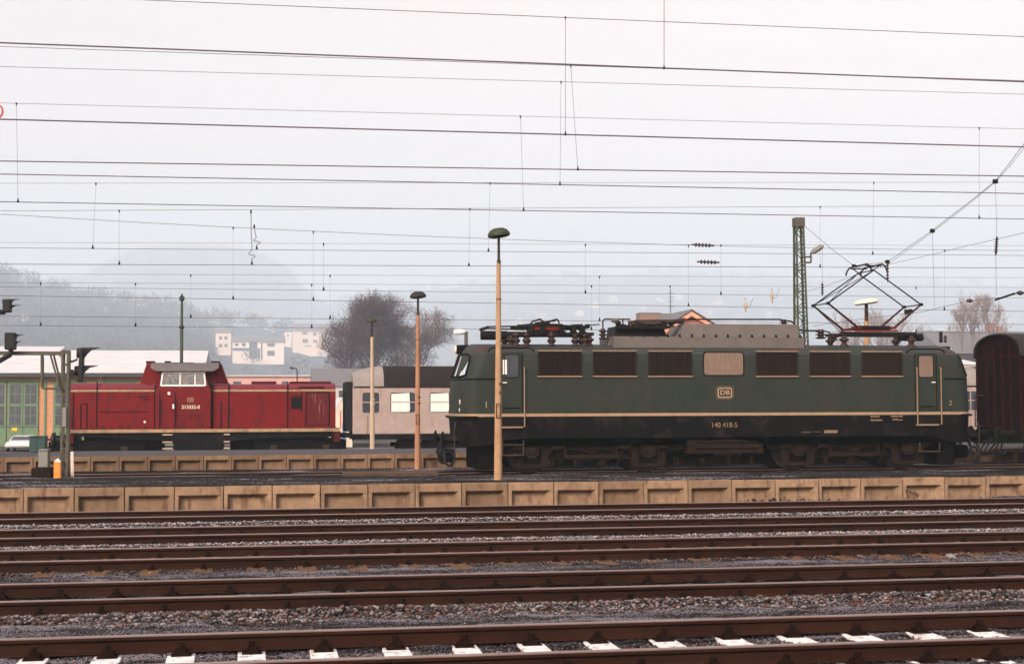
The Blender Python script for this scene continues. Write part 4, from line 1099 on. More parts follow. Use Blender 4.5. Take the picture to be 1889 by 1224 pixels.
for y in (YN + .05, YF2 - .1): b.cyl((gx(988, YN), y, gz(597, YN)), (gx(1026, YN), y, gz(593, YN)), .022, .022, 6); b.cyl((gx(1003, YN), y, gz(593, YN)), (gx(1010, YN), y, gz(603, YN)), .022, .022, 6); b.cyl((gx(1016, YN), y, gz(593, YN)), (gx(1012, YN), y, gz(603, YN)), .022, .022, 6)
b.build('collector_head', 'blackmet', pl)
b = MB(); b.cyl((gx(986, YN), YN + .3, gz(601.5, YN)), (gx(1042, YN), YN + .3, gz(601.5, YN)), .07, .07, 10); b.cyl((gx(986, YN), YN + .8, gz(613, YN)), (gx(1042, YN), YN + .8, gz(613, YN)), .08, .08, 10); b.build('raising_spring', 'blackmet', pl)
b = MB(); b.cyl((gx(891, 42), GC - .35, gz(619, 42)), (gx(940, 42), GC - .35, gz(619, 42)), .135, .135, 12); b.box(gx(938, 42), gx(1000, 42), GC - .4, GC - .3, gz(622, 42), gz(612, 42)); b.build('air_reservoir', 'blackmet', pl)
rq = random.Random(8)
insulators('support_insulator', 'insul', pl, [(gx(px, y), y, 3.56, gz(613, 42.2), .13, 10, 3) for px in (952, 972, 1018, 1062, 1080) for y in (GC - .62, GC + .5)])
b = MB()
for k in range(16):
    px = 965 + k * 8 + rq.uniform(-3, 3); y = rq.uniform(YN - .1, YF2); py = rq.uniform(601, 613)
    b.bar((gx(px, y), y, gz(py, y)), (gx(px + rq.uniform(6, 26), y), y, gz(py + rq.uniform(-3, 3), y)), rq.uniform(.03, .07), rq.uniform(.03, .08))
for px in (978, 1000, 1036, 1058, 1075): b.box(gx(px, YN) - .07, gx(px, YN) + .07, YN - .12, YN + .12, gz(618, YN), gz(601 + rq.uniform(0, 4), YN))
b.build('linkage', 'blackmet', pl)


# ------------------------------------------------------------------ brown covered wagon
WX = X_(1886, 41.35, 750); WL = 9.3; WZ0, WZ1 = Z_(797, 41.3, 1889), Z_(652, 41.3, 1889); WTOP = Z_(618, 42.75, 1850)
wag = thing('goods_wagon', 'dark brown covered goods wagon with rounded roof behind the green locomotive', 'wagon', (WX, GC, GR))
hw = 1.42
arch = []
for i in range(17):
    a = math.pi * i / 16; arch.append((GC - hw * math.cos(a) * 1.0, WZ1 + (WTOP - WZ1) * math.sin(a) ** .8))
wall = [(GC - hw, WZ0)] + arch + [(GC + hw, WZ0)]
MB().prism(wall, 'x', WX, WX + WL).build('body', 'wagon', wag)
inner = [(p[0], p[1]) for p in arch]; outer = [(GC + (p[0] - GC) * 1.045, p[1] + .05 if 0 < i < 16 else p[1] - .06) for i, p in enumerate(arch)]
b = MB(); b.prism(inner + outer[::-1], 'x', WX - .09, WX + WL + .09); b.build('roof', 'wagonroof', wag, smooth=True)
rb = MB()
for y in (-1.36, -.75, -.25, .25, .75, 1.36): rb.box(WX - .05, WX - .001, GC + y - .04, GC + y + .04, WZ0, WZ1 + (.28 if abs(y) < 1 else .02))
rb.box(WX - .045, WX - .001, GC - 1.4, GC + 1.4, WZ1 - .10, WZ1 - .02)
for i in range(8): x = WX + .1 + i * (WL - .2) / 7; rb.box(x - .04, x + .04, GC - hw - .05, GC - hw - .001, WZ0, WZ1)
rb.build('body_rib', 'wagonrib', wag)
pk = MB()
for i in range(20): y = GC - 1.36 + i * .143; pk.box(WX - .006, WX + .002, y - .006, y + .006, WZ0, WZ1)
pk.build('board_gap', 'void', wag)
fr = MB(); fr.box(WX - .02, WX + WL + .02, GC - 1.3, GC + 1.3, WZ0 - .28, WZ0 - .002); fr.build('frame', 'under', wag)
dr = MB(); dr.box(WX + 3.6, WX + 5.6, GC - hw - .08, GC - hw - .01, WZ0 + .05, WZ1 - .1); dr.build('sliding_door', 'wagon', wag)
for wx in (1.7, WL - 1.7):
    wb = MB()
    for side in (-1, 1): wb.lathe((WX + wx, GC + side * .75, GR + .5), [(.05, -.06), (.47, -.05), (.53, -.03), (.5, .0), (.5, .06), (.05, .08)], 24, 'y')
    wb.cyl((WX + wx, GC - 1.1, GR + .5), (WX + wx, GC + 1.1, GR + .5), .08); wb.build('wheelset', 'wheel', wag, smooth=True)
    sp_ = MB(); sp_.box(WX + wx - .16, WX + wx + .16, GC - 1.12, GC - .95, GR + .35, GR + .68); sp_.tube([(WX + wx - .6, GC - 1.05, GR + .85), (WX + wx, GC - 1.05, GR + .7), (WX + wx + .6, GC - 1.05, GR + .85)], .05, 6); sp_.build('axle_guard', 'bogie', wag)
for side in (-1, 1):
    bf = MB(); y = GC + side * .875; bf.cyl((WX, y, GR + 1.0), (WX - .5, y, GR + 1.0), .1, .085, 12); bf.lathe((WX - .5, y, GR + 1.0), [(.1, .02), (.22, 0), (.22, -.03), (.02, -.05)], 16, 'x'); bf.build('buffer', 'blackmet', wag)
for k, yy in enumerate((-.55, -.3, .25, .5, -.15)):
    hs_ = MB(); hs_.tube([(WX, GC + yy, GR + .9), (WX - .2, GC + yy, GR + .75), (WX - .3 - .04 * k, GC + yy, GR + .45), (WX - .18, GC + yy, GR + .35), (WX - .05, GC + yy, GR + .5)], .028, 6); hs_.build('brake_hose', 'rubber', wag)
MB().tube([(WX - .03, GC + .9, Z_(729, 43.6, 1810)), (WX - .35, GC + .9, Z_(729, 43.6, 1810)), (WX - .35, GC + .9, Z_(786, 43.6, 1810)), (WX - .03, GC + .9, Z_(786, 43.6, 1810))], .02, 6).build('handrail', 'wheel', wag)


# ------------------------------------------------------------------ red diesel locomotive
DY0, DYC = 63.3, RAXY
dx = lambda px, Y=DY0: X_(px, Y, 790)
dz = lambda py, Y=DY0: Z_(py, Y, 370)
DX0, DX1 = dx(124), dx(627)
dl = thing('diesel_locomotive', 'dark red diesel locomotive with central raised cab on the rear track', 'locomotive', ((DX0 + DX1) / 2, DYC, RR))
FZ0, FZ1 = dz(797), dz(791)
fr = MB(); fr.box(DX0, DX1, DY0 - .02, 2 * DYC - DY0 + .02, FZ0, FZ1); fr.build('footplate', 'creamdirty', dl, bevel=.01)
sk = MB(); zt = FZ0 - .002
sk.prism([(DX0 + .5, zt), (DX1 - .35, zt), (DX1 - .35, zt - .22), (dx(500), dz(808)), (dx(414), dz(815)), (dx(413), dz(829)), (dx(320), dz(829)), (dx(319), dz(812)), (dx(300), dz(812)), (dx(240), dz(808)), (DX0 + .5, dz(804))][::-1], 'y', DY0 + .12, DY0 + .3)
sk.build('frame_beam', 'black', dl, bevel=.01)
MB().box(DX0 + .6, DX1 - .6, DYC - 1.0, DYC + 1.0, RR + .75, FZ0 - .01).build('underframe', 'under', dl)
MB().box(dx(322), dx(411), DY0 + .14, 2 * DYC - DY0 - .14, RR + .3, dz(812)).build('fuel_tank', 'black', dl, bevel=.03)
MB().box(dx(150), dx(298), DYC - .7, DYC + .7, RR + .2, FZ0 - .3).build('dark_undergear', 'under', dl); MB().box(dx(424), dx(600), DYC - .7, DYC + .7, RR + .2, FZ0 - .3).build('dark_undergear', 'under', dl)  # dark boxes added to close the bright gap under the frame


def hood(pxa, pxb, py_roof, py_side, name, inset=.34, slope=0.0):
    xa, xb = dx(pxa, DY0 + inset), dx(pxb, DY0 + inset); hwid = DYC - DY0 - inset
    zs, zr = dz(py_side, DY0 + inset), dz(py_roof, DY0 + inset + .3)
    prof = [(-hwid, FZ1), (-hwid, zs), (-hwid + .05, zs + .10), (-hwid + .22, zs + (zr - zs) * .78), (-hwid + .5, zr), (hwid - .5, zr), (hwid - .22, zs + (zr - zs) * .78), (hwid - .05, zs + .1), (hwid, zs), (hwid, FZ1)]
    b = MB(); b.prism([(DYC + p[0], p[1]) for p in prof[:2] + prof[-2:]][::1], 'x', xa, xb)
    o = b.build(name, 'red', dl, bevel=.03)
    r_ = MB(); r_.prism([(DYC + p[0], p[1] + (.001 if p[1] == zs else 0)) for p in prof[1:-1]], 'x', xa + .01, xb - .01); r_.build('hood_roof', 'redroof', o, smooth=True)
    b = MB(); b.box(xa - .004, xb + .004, DY0 + inset - .012, DY0 + inset + .01, dz(722, DY0 + inset), dz(718, DY0 + inset)); b.build('cream_band', 'creamdirty', o)
    return o, DY0 + inset


h1, hy = hood(128, 290, 706, 716, 'engine_hood')
h2, _ = hood(386, 532, 708, 717, 'engine_hood')
h3, _ = hood(530, 619, 706.5, 716, 'engine_hood')
hx = lambda px: dx(px, hy)
hzz = lambda py: dz(py, hy)
b = MB()
for px, pa, pb in ((135, 722, 791), (178.5, 704, 791), (391, 722, 791), (422, 706, 791), (530.5, 704, 791), (564.5, 724, 786), (607.5, 724, 786), (149, 745, 790), (160, 742, 790), (408, 740, 790), (556.5, 722, 760)): b.box(hx(px) - .026, hx(px) + .026, hy - .012, hy + .01, hzz(pb), hzz(pa))
for pa, pb, py in ((182, 274, 759), (254, 275, 731), (565, 607, 723), (149, 160, 744), (262, 276, 736), (535, 558, 731), (535, 558, 754), (264, 275, 775)): b.box(hx(pa), hx(pb), hy - .008, hy + .01, hzz(py) - .018, hzz(py) + .018)
b.build('panel_seam', 'void', dl)
b = MB()
for px in (190, 222, 238, 270): b.box(hx(px) - .08, hx(px) + .08, hy - .01, hy + .01, hzz(789), hzz(784))
for px, py in ((162, 755), (414, 754.5), (533, 759), (276, 737), (566, 748)): b.box(hx(px) - .05, hx(px) + .05, hy - .04, hy + .01, hzz(py) - .03, hzz(py) + .03)
b.build('vent_flap', 'reddark', dl)
b = MB(); b.box(hx(537), hx(556), hy - .015, hy + .01, hzz(753), hzz(733)); g_ = b.build('radiator_grille', 'void', dl)
b = MB(); xa, xb = hx(567), hx(606); b.box(xa, xb, hy - .014, hy + .01, hzz(786), hzz(724)); ld = b.build('louvred_door', 'reddark', dl)
b = MB(); n = 15
for i in range(n): x = xa + (xb - xa) * (i + .5) / n; b.box(x - .018, x + .018, hy - .036, hy - .01, hzz(784), hzz(726))
b.build('door_louvre', 'redworn', ld)
b = MB(); xa, xb = hx(530), hx(616); b.box(xa + .1, xb - .1, DYC - .8, DYC + .8, hzz(707), hzz(703)); b.build('radiator_cowl', 'reddark', dl, bevel=.03)
b = MB(); b.box(hx(551), hx(598), hy - .004, hy + .2, hzz(716), hzz(713.2)); b.build('roof_slot', 'void', dl)
b = MB(); b.box(hx(463), hx(510), DYC - .5, DYC + .5, hzz(709), hzz(702.5)); b.build('roof_hatch', 'reddark', dl, bevel=.04)
# cab
CY = DY0 + .10; cx = lambda px: dx(px, CY); cz = lambda py: dz(py, CY)
hw = DYC - CY
cab = MB(); cab.box(cx(286.5), cx(388.5), CY, 2 * DYC - CY, FZ1, cz(716.5)); cb_ = cab.build('cab', 'red', dl, bevel=.02)
ZA, ZB = cz(716.5), cz(683)
xa0, xb0, xa1, xb1 = cx(288.5), cx(386.5), cx(301.5), cx(375)
inn = .16      # upper walls lean in
def lp(t, far=False):   # corner x, y, z at height fraction t
    return xa0 + (xa1 - xa0) * t, xb0 + (xb1 - xb0) * t, (CY + inn * t) if not far else (2 * DYC - CY - inn * t), ZA + (ZB - ZA) * t
up = MB()
T0, T1 = (cz(711) - ZA) / (ZB - ZA), (cz(687) - ZA) / (ZB - ZA)
for far in (False, True):
    th = -.06 if far else .06
    xl0, xr0, y0, z0 = lp(0, far); xlA, xrA, yA, zA = lp(T0, far); xlB, xrB, yB, zB = lp(T1, far); xl1, xr1, y1, z1 = lp(1, far)
    def slab(p):
        up.add([(q[0], q[1], q[2]) for q in p] + [(q[0], q[1] + th, q[2]) for q in p], [(0, 1, 2, 3), (7, 6, 5, 4), (0, 4, 5, 1), (1, 5, 6, 2), (2, 6, 7, 3), (3, 7, 4, 0)])
    slab([(xl0, y0, z0), (xr0, y0, z0), (xrA, yA, zA), (xlA, yA, zA)]); slab([(xlB, yB, zB), (xrB, yB, zB), (xr1, y1, z1), (xl1, y1, z1)])
    wl, wr = cx(296.5), cx(378.5)
    slab([(xlA, yA, zA), (wl - .0, yA, zA), (wl + .06, yB, zB), (xlB, yB, zB)]); slab([(wr, yA, zA), (xrA, yA, zA), (xrB, yB, zB), (wr - .06, yB, zB)])
    if not far: WN = (wl, wr, yA, zA, yB, zB)
# end walls with their own windows
for sgn, x0_, x1_ in ((-1, xa0, xa1), (1, xb0, xb1)):
    for ya, yb in ((CY + .06, CY + .25), (DYC - .5, DYC + .5), (2 * DYC - CY - .25, 2 * DYC - CY - .06)):
        up.add([(x0_, ya, ZA), (x0_, yb, ZA), (x1_, yb - (inn if yb > DYC + .6 else 0), ZB), (x1_, ya + (inn if ya < DYC - .6 else 0), ZB), (x0_ - sgn * .06, ya, ZA), (x0_ - sgn * .06, yb, ZA), (x1_ - sgn * .06, yb - (inn if yb > DYC + .6 else 0), ZB), (x1_ - sgn * .06, ya + (inn if ya < DYC - .6 else 0), ZB)],
               [(0, 1, 2, 3), (7, 6, 5, 4), (0, 4, 5, 1), (1, 5, 6, 2), (2, 6, 7, 3), (3, 7, 4, 0)])
up.build('cab_upper', 'red', cb_)
wl, wr, yA, zA, yB, zB = WN
for far in (False, True):
    s_ = 1 if not far else -1
    ya = yA if not far else 2 * DYC - yA; yb = yB if not far else 2 * DYC - yB
    gb = MB(); gb.add([(wl, ya + .02 * s_, zA), (wr, ya + .02 * s_, zA), (wr - .06, yb + .02 * s_, zB), (wl + .06, yb + .02 * s_, zB)], [(0, 1, 2, 3)])
    fo = gb.build('side_window', 'glass', dl)
    fm = MB(); r_ = .035; y_a, y_b = ya - .02 * s_, yb - .02 * s_
    P = [(wl, y_a, zA), (wr, y_a, zA), (wr - .06, y_b, zB), (wl + .06, y_b, zB)]
    fm.tube(P + [P[0]], r_, 6)
    for px in (331.5, 359):
        x = cx(px); fm.cyl((x, y_a, zA), (x, y_b, zB), .022, .022, 6)
    fm.build('window_frame', 'white', fo)
# end window panes (glass)
for sgn, x0_, x1_ in ((-1, xa0, xa1), (1, xb0, xb1)):
    for ya, yb in ((CY + .25, DYC - .5), (DYC + .5, 2 * DYC - CY - .25)):
        gb = MB(); gb.add([(x0_ - sgn * .03, ya, ZA), (x0_ - sgn * .03, yb, ZA), (x1_ - sgn * .03, yb, ZB), (x1_ - sgn * .03, ya, ZB)], [(0, 1, 2, 3)]); gb.build('end_window', 'glass', dl)
# cab interior: desk and two seat backs
b = MB(); b.box(cx(318), cx(327), DYC - .5, DYC + .5, ZA - .3, ZA + .42); b.box(cx(345), cx(352), CY + .5, CY + 1.0, ZA - .3, ZA + .5); b.box(cx(352), cx(356), CY + 1.4, CY + 1.9, ZA - .3, ZA + .45); b.box(cx(306), cx(312), CY + 1.2, CY + 1.7, ZA - .2, ZA + .38)
b.build('cab_console', 'teal', dl, bevel=.08)
# roof with turned-down eaves
rf = MB(); ra, rb_ = dx(274.5, CY), dx(405, CY)
prof = [(CY - .10, cz(684)), (CY - .02, cz(678)), (CY + .12, cz(672.5)), (CY + .5, cz(668.6)), (DYC, cz(667)), ]
P = prof + [(2 * DYC - p[0], p[1]) for p in prof[:-1][::-1]]
low = [(2 * DYC - CY - .02, cz(685.5)), (CY + .02, cz(685.5))]
poly = P + low
ringA = [(ra + (.28 if i in (0, len(P) - 1) or i >= len(P) else .05), p[0], p[1]) for i, p in enumerate(poly)]
ringB = [(rb_ - (.28 if i in (0, len(P) - 1) or i >= len(P) else .05), p[0], p[1]) for i, p in enumerate(poly)]
rf.rings([ringA, ringB], True); rf.build('cab_roof', 'cabroof', dl, smooth=True)
b = MB()
for px, wd, h_ in ((277, 8, 3), (309, 5.5, 3), (397, 8.5, 3)): b.box(dx(px - wd, DYC), dx(px + wd, DYC), DYC - .3, DYC + .3, cz(668), cz(666 - h_ * .6))
b.box(dx(318, DYC), dx(358, DYC), DYC - .6, DYC + .6, cz(668.3), cz(667)); b.build('roof_vent', 'blackmet', dl, bevel=.02)
# sloping fairings at the cab ends
yf0, yf1 = DYC - .78, DYC + .78; fz = lambda py: dz(py, yf0); fx = lambda px: dx(px, yf0)
for A in (((257.5, 707), (270, 668.5), (299, 672), (302, 707)), ((420.5, 707), (407, 669.5), (379, 672), (376, 707))):
    q = [(fx(p[0]), fz(p[1])) for p in A]
    b = MB(); b.prism(q, 'y', yf0, yf1); b.build('exhaust_fairing', 'red', dl, bevel=.03)
# cab door, rails, number, emblem
b = MB(); b.box(cx(294), cx(322), CY - .014, CY + .01, cz(790), cz(722)); do_ = b.build('cab_door', 'red', dl, bevel=.004)
b = MB()
for px in (294, 322.6): b.box(cx(px) - .02, cx(px) + .02, CY - .018, CY + .01, cz(790), cz(722))
b.box(cx(325), cx(377), CY - .006, CY + .01, cz(766.5), cz(765.5)); b.build('door_seam', 'void', do_)
b = MB(); b.cyl((cx(323.5), CY - .09, cz(785)), (cx(323.5), CY - .09, cz(735)), .025); b.cyl((cx(294.5), CY - .09, cz(785)), (cx(294.5), CY - .09, cz(735)), .022)
b.build('handrail', 'blackmet', dl)
b = MB(); b.box(cx(309), cx(313.5), CY - .03, CY + .01, cz(727.5), cz(722.5)); b.build('door_plate', 'white', dl); b = MB(); b.box(cx(318), cx(321), CY - .08, CY - .014, cz(753), cz(745)); b.build('door_handle', 'white', do_)
b = MB(); b.box(cx(387.5), cx(391), CY + .1, CY + .3, cz(790), cz(706)); b.box(cx(284), cx(287), CY + .1, CY + .3, cz(790), cz(710)); b.build('corner_shadow', 'void', dl)  # dark strips painting the shade between cab and hoods
b = MB()
for px in (330, 373.5): b.box(cx(px) - .07, cx(px) + .07, CY - .01, CY + .01, cz(788), cz(783.5))
b.build('vent_flap', 'reddark', dl)
text('number', '213332-0', .20, cx(351.5), CY - .006, cz(750.5), 'offwhite', dl, width=cx(368.5) - cx(335), bold=.0015)
emblem(cx(351), CY - .002, cz(737), cx(357) - cx(345.5), cz(733) - cz(741), dl)
b = MB(); x = hx(267); b.lathe((x, hy - .01, hzz(777)), [(.05, 0), (.05, -.03), (.01, -.035)], 10, 'y'); b.build('side_lamp', 'lens', dl)
for px, lean in ((183.5, .12), (607, 0)):
    pass
b = MB(); b.cyl((hx(183), hy + .2, hzz(708)), (hx(185.5), hy + .2, hzz(686)), .03, .012); b.build('aerial', 'hoodgrey', dl)
# bogies and running gear
for px in (185, 552):
    pc = dx(px, DYC); b = MB()
    for side in (-1, 1): y = DYC + side * 1.08; b.box(pc - 1.95, pc + 1.95, y - .08, y + .08, RR + .40, RR + .86); b.box(pc - .5, pc + .5, y - .12, y + .12, RR + .3, RR + .9)
    b.box(pc - 1.6, pc + 1.6, DYC - 1.05, DYC + 1.05, RR + .25, RR + .72)
    bg_ = b.build('bogie', 'under', dl, bevel=.02)
    for wx in (-1.1, 1.1):
        wb = MB()
        for side in (-1, 1): wb.lathe((pc + wx, DYC + side * .75, RR + .475), [(.05, -.06), (.45, -.05), (.50, -.03), (.475, 0), (.475, .06), (.05, .08)], 22, 'y'); wb.box(pc + wx - .14, pc + wx + .14, DYC + side * 1.15 - .05, DYC + side * 1.15 + .05, RR + .34, RR + .66)
        wb.cyl((pc + wx, DYC - 1, RR + .475), (pc + wx, DYC + 1, RR + .475), .08); wb.build('wheelset', 'wheel', bg_, smooth=True)
stp = MB()
for pa, pb in ((300, 318), (413, 424)):
    for py in (801, 814.5, 826.5): stp.box(dx(pa), dx(pb), DY0 - .02, DY0 + .2, dz(py) - .025, dz(py) + .025)
stp.build('cab_step', 'postgrey', dl)
for sgn in (-1, 1):
    xe = DX0 if sgn < 0 else DX1
    MB().box(min(xe, xe - sgn * .25), max(xe, xe - sgn * .25), DY0 + .05, 2 * DYC - DY0 - .05, RR + .78, FZ0 - .002).build('buffer_beam', 'reddark', dl, bevel=.01)
    for side in (-1, 1):
        y = DYC + side * .875; b = MB(); b.cyl((xe, y, RR + 1.03), (xe + sgn * .55, y, RR + 1.03), .1, .085, 12); b.lathe((xe + sgn * .55, y, RR + 1.03), [(.1, -sgn * .02), (.22, 0), (.22, sgn * .03), (.02, sgn * .05)], 16, 'x'); b.build('buffer', 'blackmet', dl)
    b = MB(); x = xe - sgn * .08
    b.tube([(x, DY0 + .1, FZ1), (x + sgn * .12, DY0 + .1, FZ1 + 0), (x + sgn * .12, DY0 + .1, dz(757)), ], .025, 6); b.build('corner_rail', 'signred', dl)


# ------------------------------------------------------------------ silver coaches
SY0 = 63.42; SYC = RAXY
sx = lambda px, Y=SY0: X_(px, Y, 760)
sz = lambda py, Y=SY0: Z_(py, Y, 740)
SX0 = sx(651); SL = 26.0; SX1 = SX0 + SL
co = thing('passenger_coach', 'silver passenger coach with dark roof coupled behind the red diesel locomotive', 'railway coach', (SX0 + SL / 2, SYC, RR), 'silver coaches')
hw = SYC - SY0
SB, SE, SR = sz(800), sz(712), sz(674.5, SYC - .4)
b = MB(); b.box(SX0, SX1, SY0, 2 * SYC - SY0, SB, SE); b.build('body', 'silver', co, bevel=.03)
prof = [(SY0 - .03, SE + .001)]
for i in range(1, 14):
    a = math.pi * i / 14; prof.append((SYC - hw * math.cos(a) * (1.0 if True else 1), SE + (SR - SE) * math.sin(a) ** .62))
prof.append((2 * SYC - SY0 + .03, SE + .001))
xe = sx(708)
b = MB(); b.prism(prof, 'x', xe, SX1 - 2.2); b.build('roof', 'coachroof', co, smooth=True)
b = MB()
for xa, xb, flip in ((SX0 + .02, xe - .003, 1), (SX1 - .02, SX1 - 2.2 + .003, -1)):
    rings = []
    for t_, sc_ in ((0, .62), (.25, .80), (.55, .93), (1.0, 1.0)):
        rings.append([(xa + (xb - xa) * t_, SYC + (p[0] - SYC) * (.97 + .03 * sc_), SE + .001 + (p[1] - SE) * sc_) for p in prof])
    b = MB(); b.rings(rings, True); b.build('roof_end', 'coachend', co, smooth=True)
b = MB()
for k in range(9): x = xe + 1.4 + k * 2.4; b.box(x, x + .45, SYC - .15, SYC + .15, SR - .02, SR + .07)
b.build('roof_ventilator', 'coachend', co, bevel=.02)
b = MB(); b.box(SX0, SX1, SY0 + .02, 2 * SYC - SY0 - .02, SB - .22, SB - .002); b.build('sill', 'black', co)
MB().box(SX0 + .01, SX1 - .01, SY0 - .012, SY0 + .02, SE - .07, SE - .02).build('eaves_gutter', 'black', co)
for xa, xb in ((SX0 - .3, SX0 - .002), (SX1 + .002, SX1 + .3)):
    b = MB(); b.box(xa, xb, SYC - 1.05, SYC + 1.05, RR + 1.2, sz(703)); b.build('gangway_bellows', 'rubber', co, bevel=.06)
zt, zb = sz(723.5), sz(760.5)


def cwin(xa, xb, style):
    f_ = MB(); A, B_ = rrect(xa - .05, xb + .05, zb - .05, zt + .05, .14), rrect(xa, xb, zb, zt, .09); n = len(A)
    V = [(p[0], SY0 - .014, p[1]) for p in A] + [(p[0], SY0 - .014, p[1]) for p in B_] + [(p[0], SY0 + .02, p[1]) for p in A] + [(p[0], SY0 + .02, p[1]) for p in B_]; fs = []
    for i in range(n):
        j = (i + 1) % n; fs += [(i, j, n + j, n + i), (i, 2 * n + i, 2 * n + j, j), (n + i, n + j, 3 * n + j, 3 * n + i)]
    f_.add(V, fs); fo = f_.build('window', 'silver', co)
    MB().prism(B_, 'y', SY0 - .004, SY0 + .012).build('pane', 'pane', fo)
    zm = zt - (zt - zb) * .48
    if style == 0:
        b = MB(); b.box(xa, xb, SY0 - .012, SY0 - .004, zm - .02, zm + .02); b.box((xa + xb) / 2 - .025, (xa + xb) / 2 + .025, SY0 - .0125, SY0 - .0045, zb, zt); b.build('glazing_bar', 'silver', fo)
    else:
        xc = xa + (xb - xa) * .80
        b = MB(); b.prism([(xa + .04, zb + .03), (xc - .04, zb + .03), (xc, zb + .15), (xc - .03, zt - .02), (xa + .04, zt - .06)], 'y', SY0 - .009, SY0 - .0045); b.build('curtain', 'curtain', fo)
        b = MB(); b.box(xa, xb, SY0 - .016, SY0 - .0095, zm - .022, zm + .022); b.build('glazing_bar', 'silver', fo)


cwin(sx(668.5), sx(699.5), 0)
w0, wp = sx(720), sx(792.5) - sx(720)
for k in range(13):
    xa = w0 + k * wp
    if k in (4, 10): continue
    cwin(xa, xa + sx(765.5) - sx(720), 1)
for xa in (w0 + 4 * wp, w0 + 10 * wp):
    b = MB(); b.box(xa, xa + 1.25, SY0 - .012, SY0 + .01, SB + .02, SE - .15); d_ = b.build('door', 'silver', co, bevel=.01)
    b = MB(); b.box(xa + .1, xa + .55, SY0 - .018, SY0 - .013, zb, zt); b.box(xa + .7, xa + 1.15, SY0 - .018, SY0 - .013, zb, zt); b.build('door_window', 'pane', d_)
for px in (678, 712): pass
b = MB(); b.box(sx(678) - .03, sx(678) + .03, SY0 - .02, SY0 + .01, SB + .02, sz(765)); b.build('downpipe', 'tanrail', co)
for cx_ in (SX0 + 3.7, SX1 - 3.7):
    b = MB()
    for side in (-1, 1): y = SYC + side * 1.05; b.box(cx_ - 1.9, cx_ + 1.9, y - .06, y + .06, RR + .5, RR + .68); b.box(cx_ - .5, cx_ + .5, y - .12, y + .12, RR + .35, RR + .8)
    bg_ = b.build('bogie', 'under', co)
    for wx in (-1.25, 1.25):
        wb = MB()
        for side in (-1, 1): wb.lathe((cx_ + wx, SYC + side * .75, RR + .475), [(.05, -.06), (.45, -.05), (.50, -.03), (.475, 0), (.475, .06), (.05, .08)], 20, 'y')
        wb.cyl((cx_ + wx, SYC - 1, RR + .475), (cx_ + wx, SYC + 1, RR + .475), .08); wb.build('wheelset', 'wheel', bg_, smooth=True)
b = MB()
for xa, xb in ((6.5, 8.6), (9.2, 10.4), (13, 15.5), (16.2, 17.6)): b.box(SX0 + xa, SX0 + xb, SY0 + .3, SYC + .6, RR + .35, SB - .225)
b.build('underfloor_box', 'under', co, bevel=.03)
b = MB()
for side in (-1, 1):
    for xx, s in ((SX0, -1), (SX1, 1)): y = SYC + side * .875; b.cyl((xx, y, RR + 1.03), (xx + s * .5, y, RR + 1.03), .09, .09, 10); b.lathe((xx + s * .5, y, RR + 1.03), [(.1, -s * .02), (.22, 0), (.22, s * .03), (.02, s * .05)], 14, 'x')
b.build('buffer', 'blackmet', co)
co2 = copy_tree(co); co2.location.x += SL + 1.3
co2['label'] = 'silver coach seen in the gap between green locomotive and brown wagon'


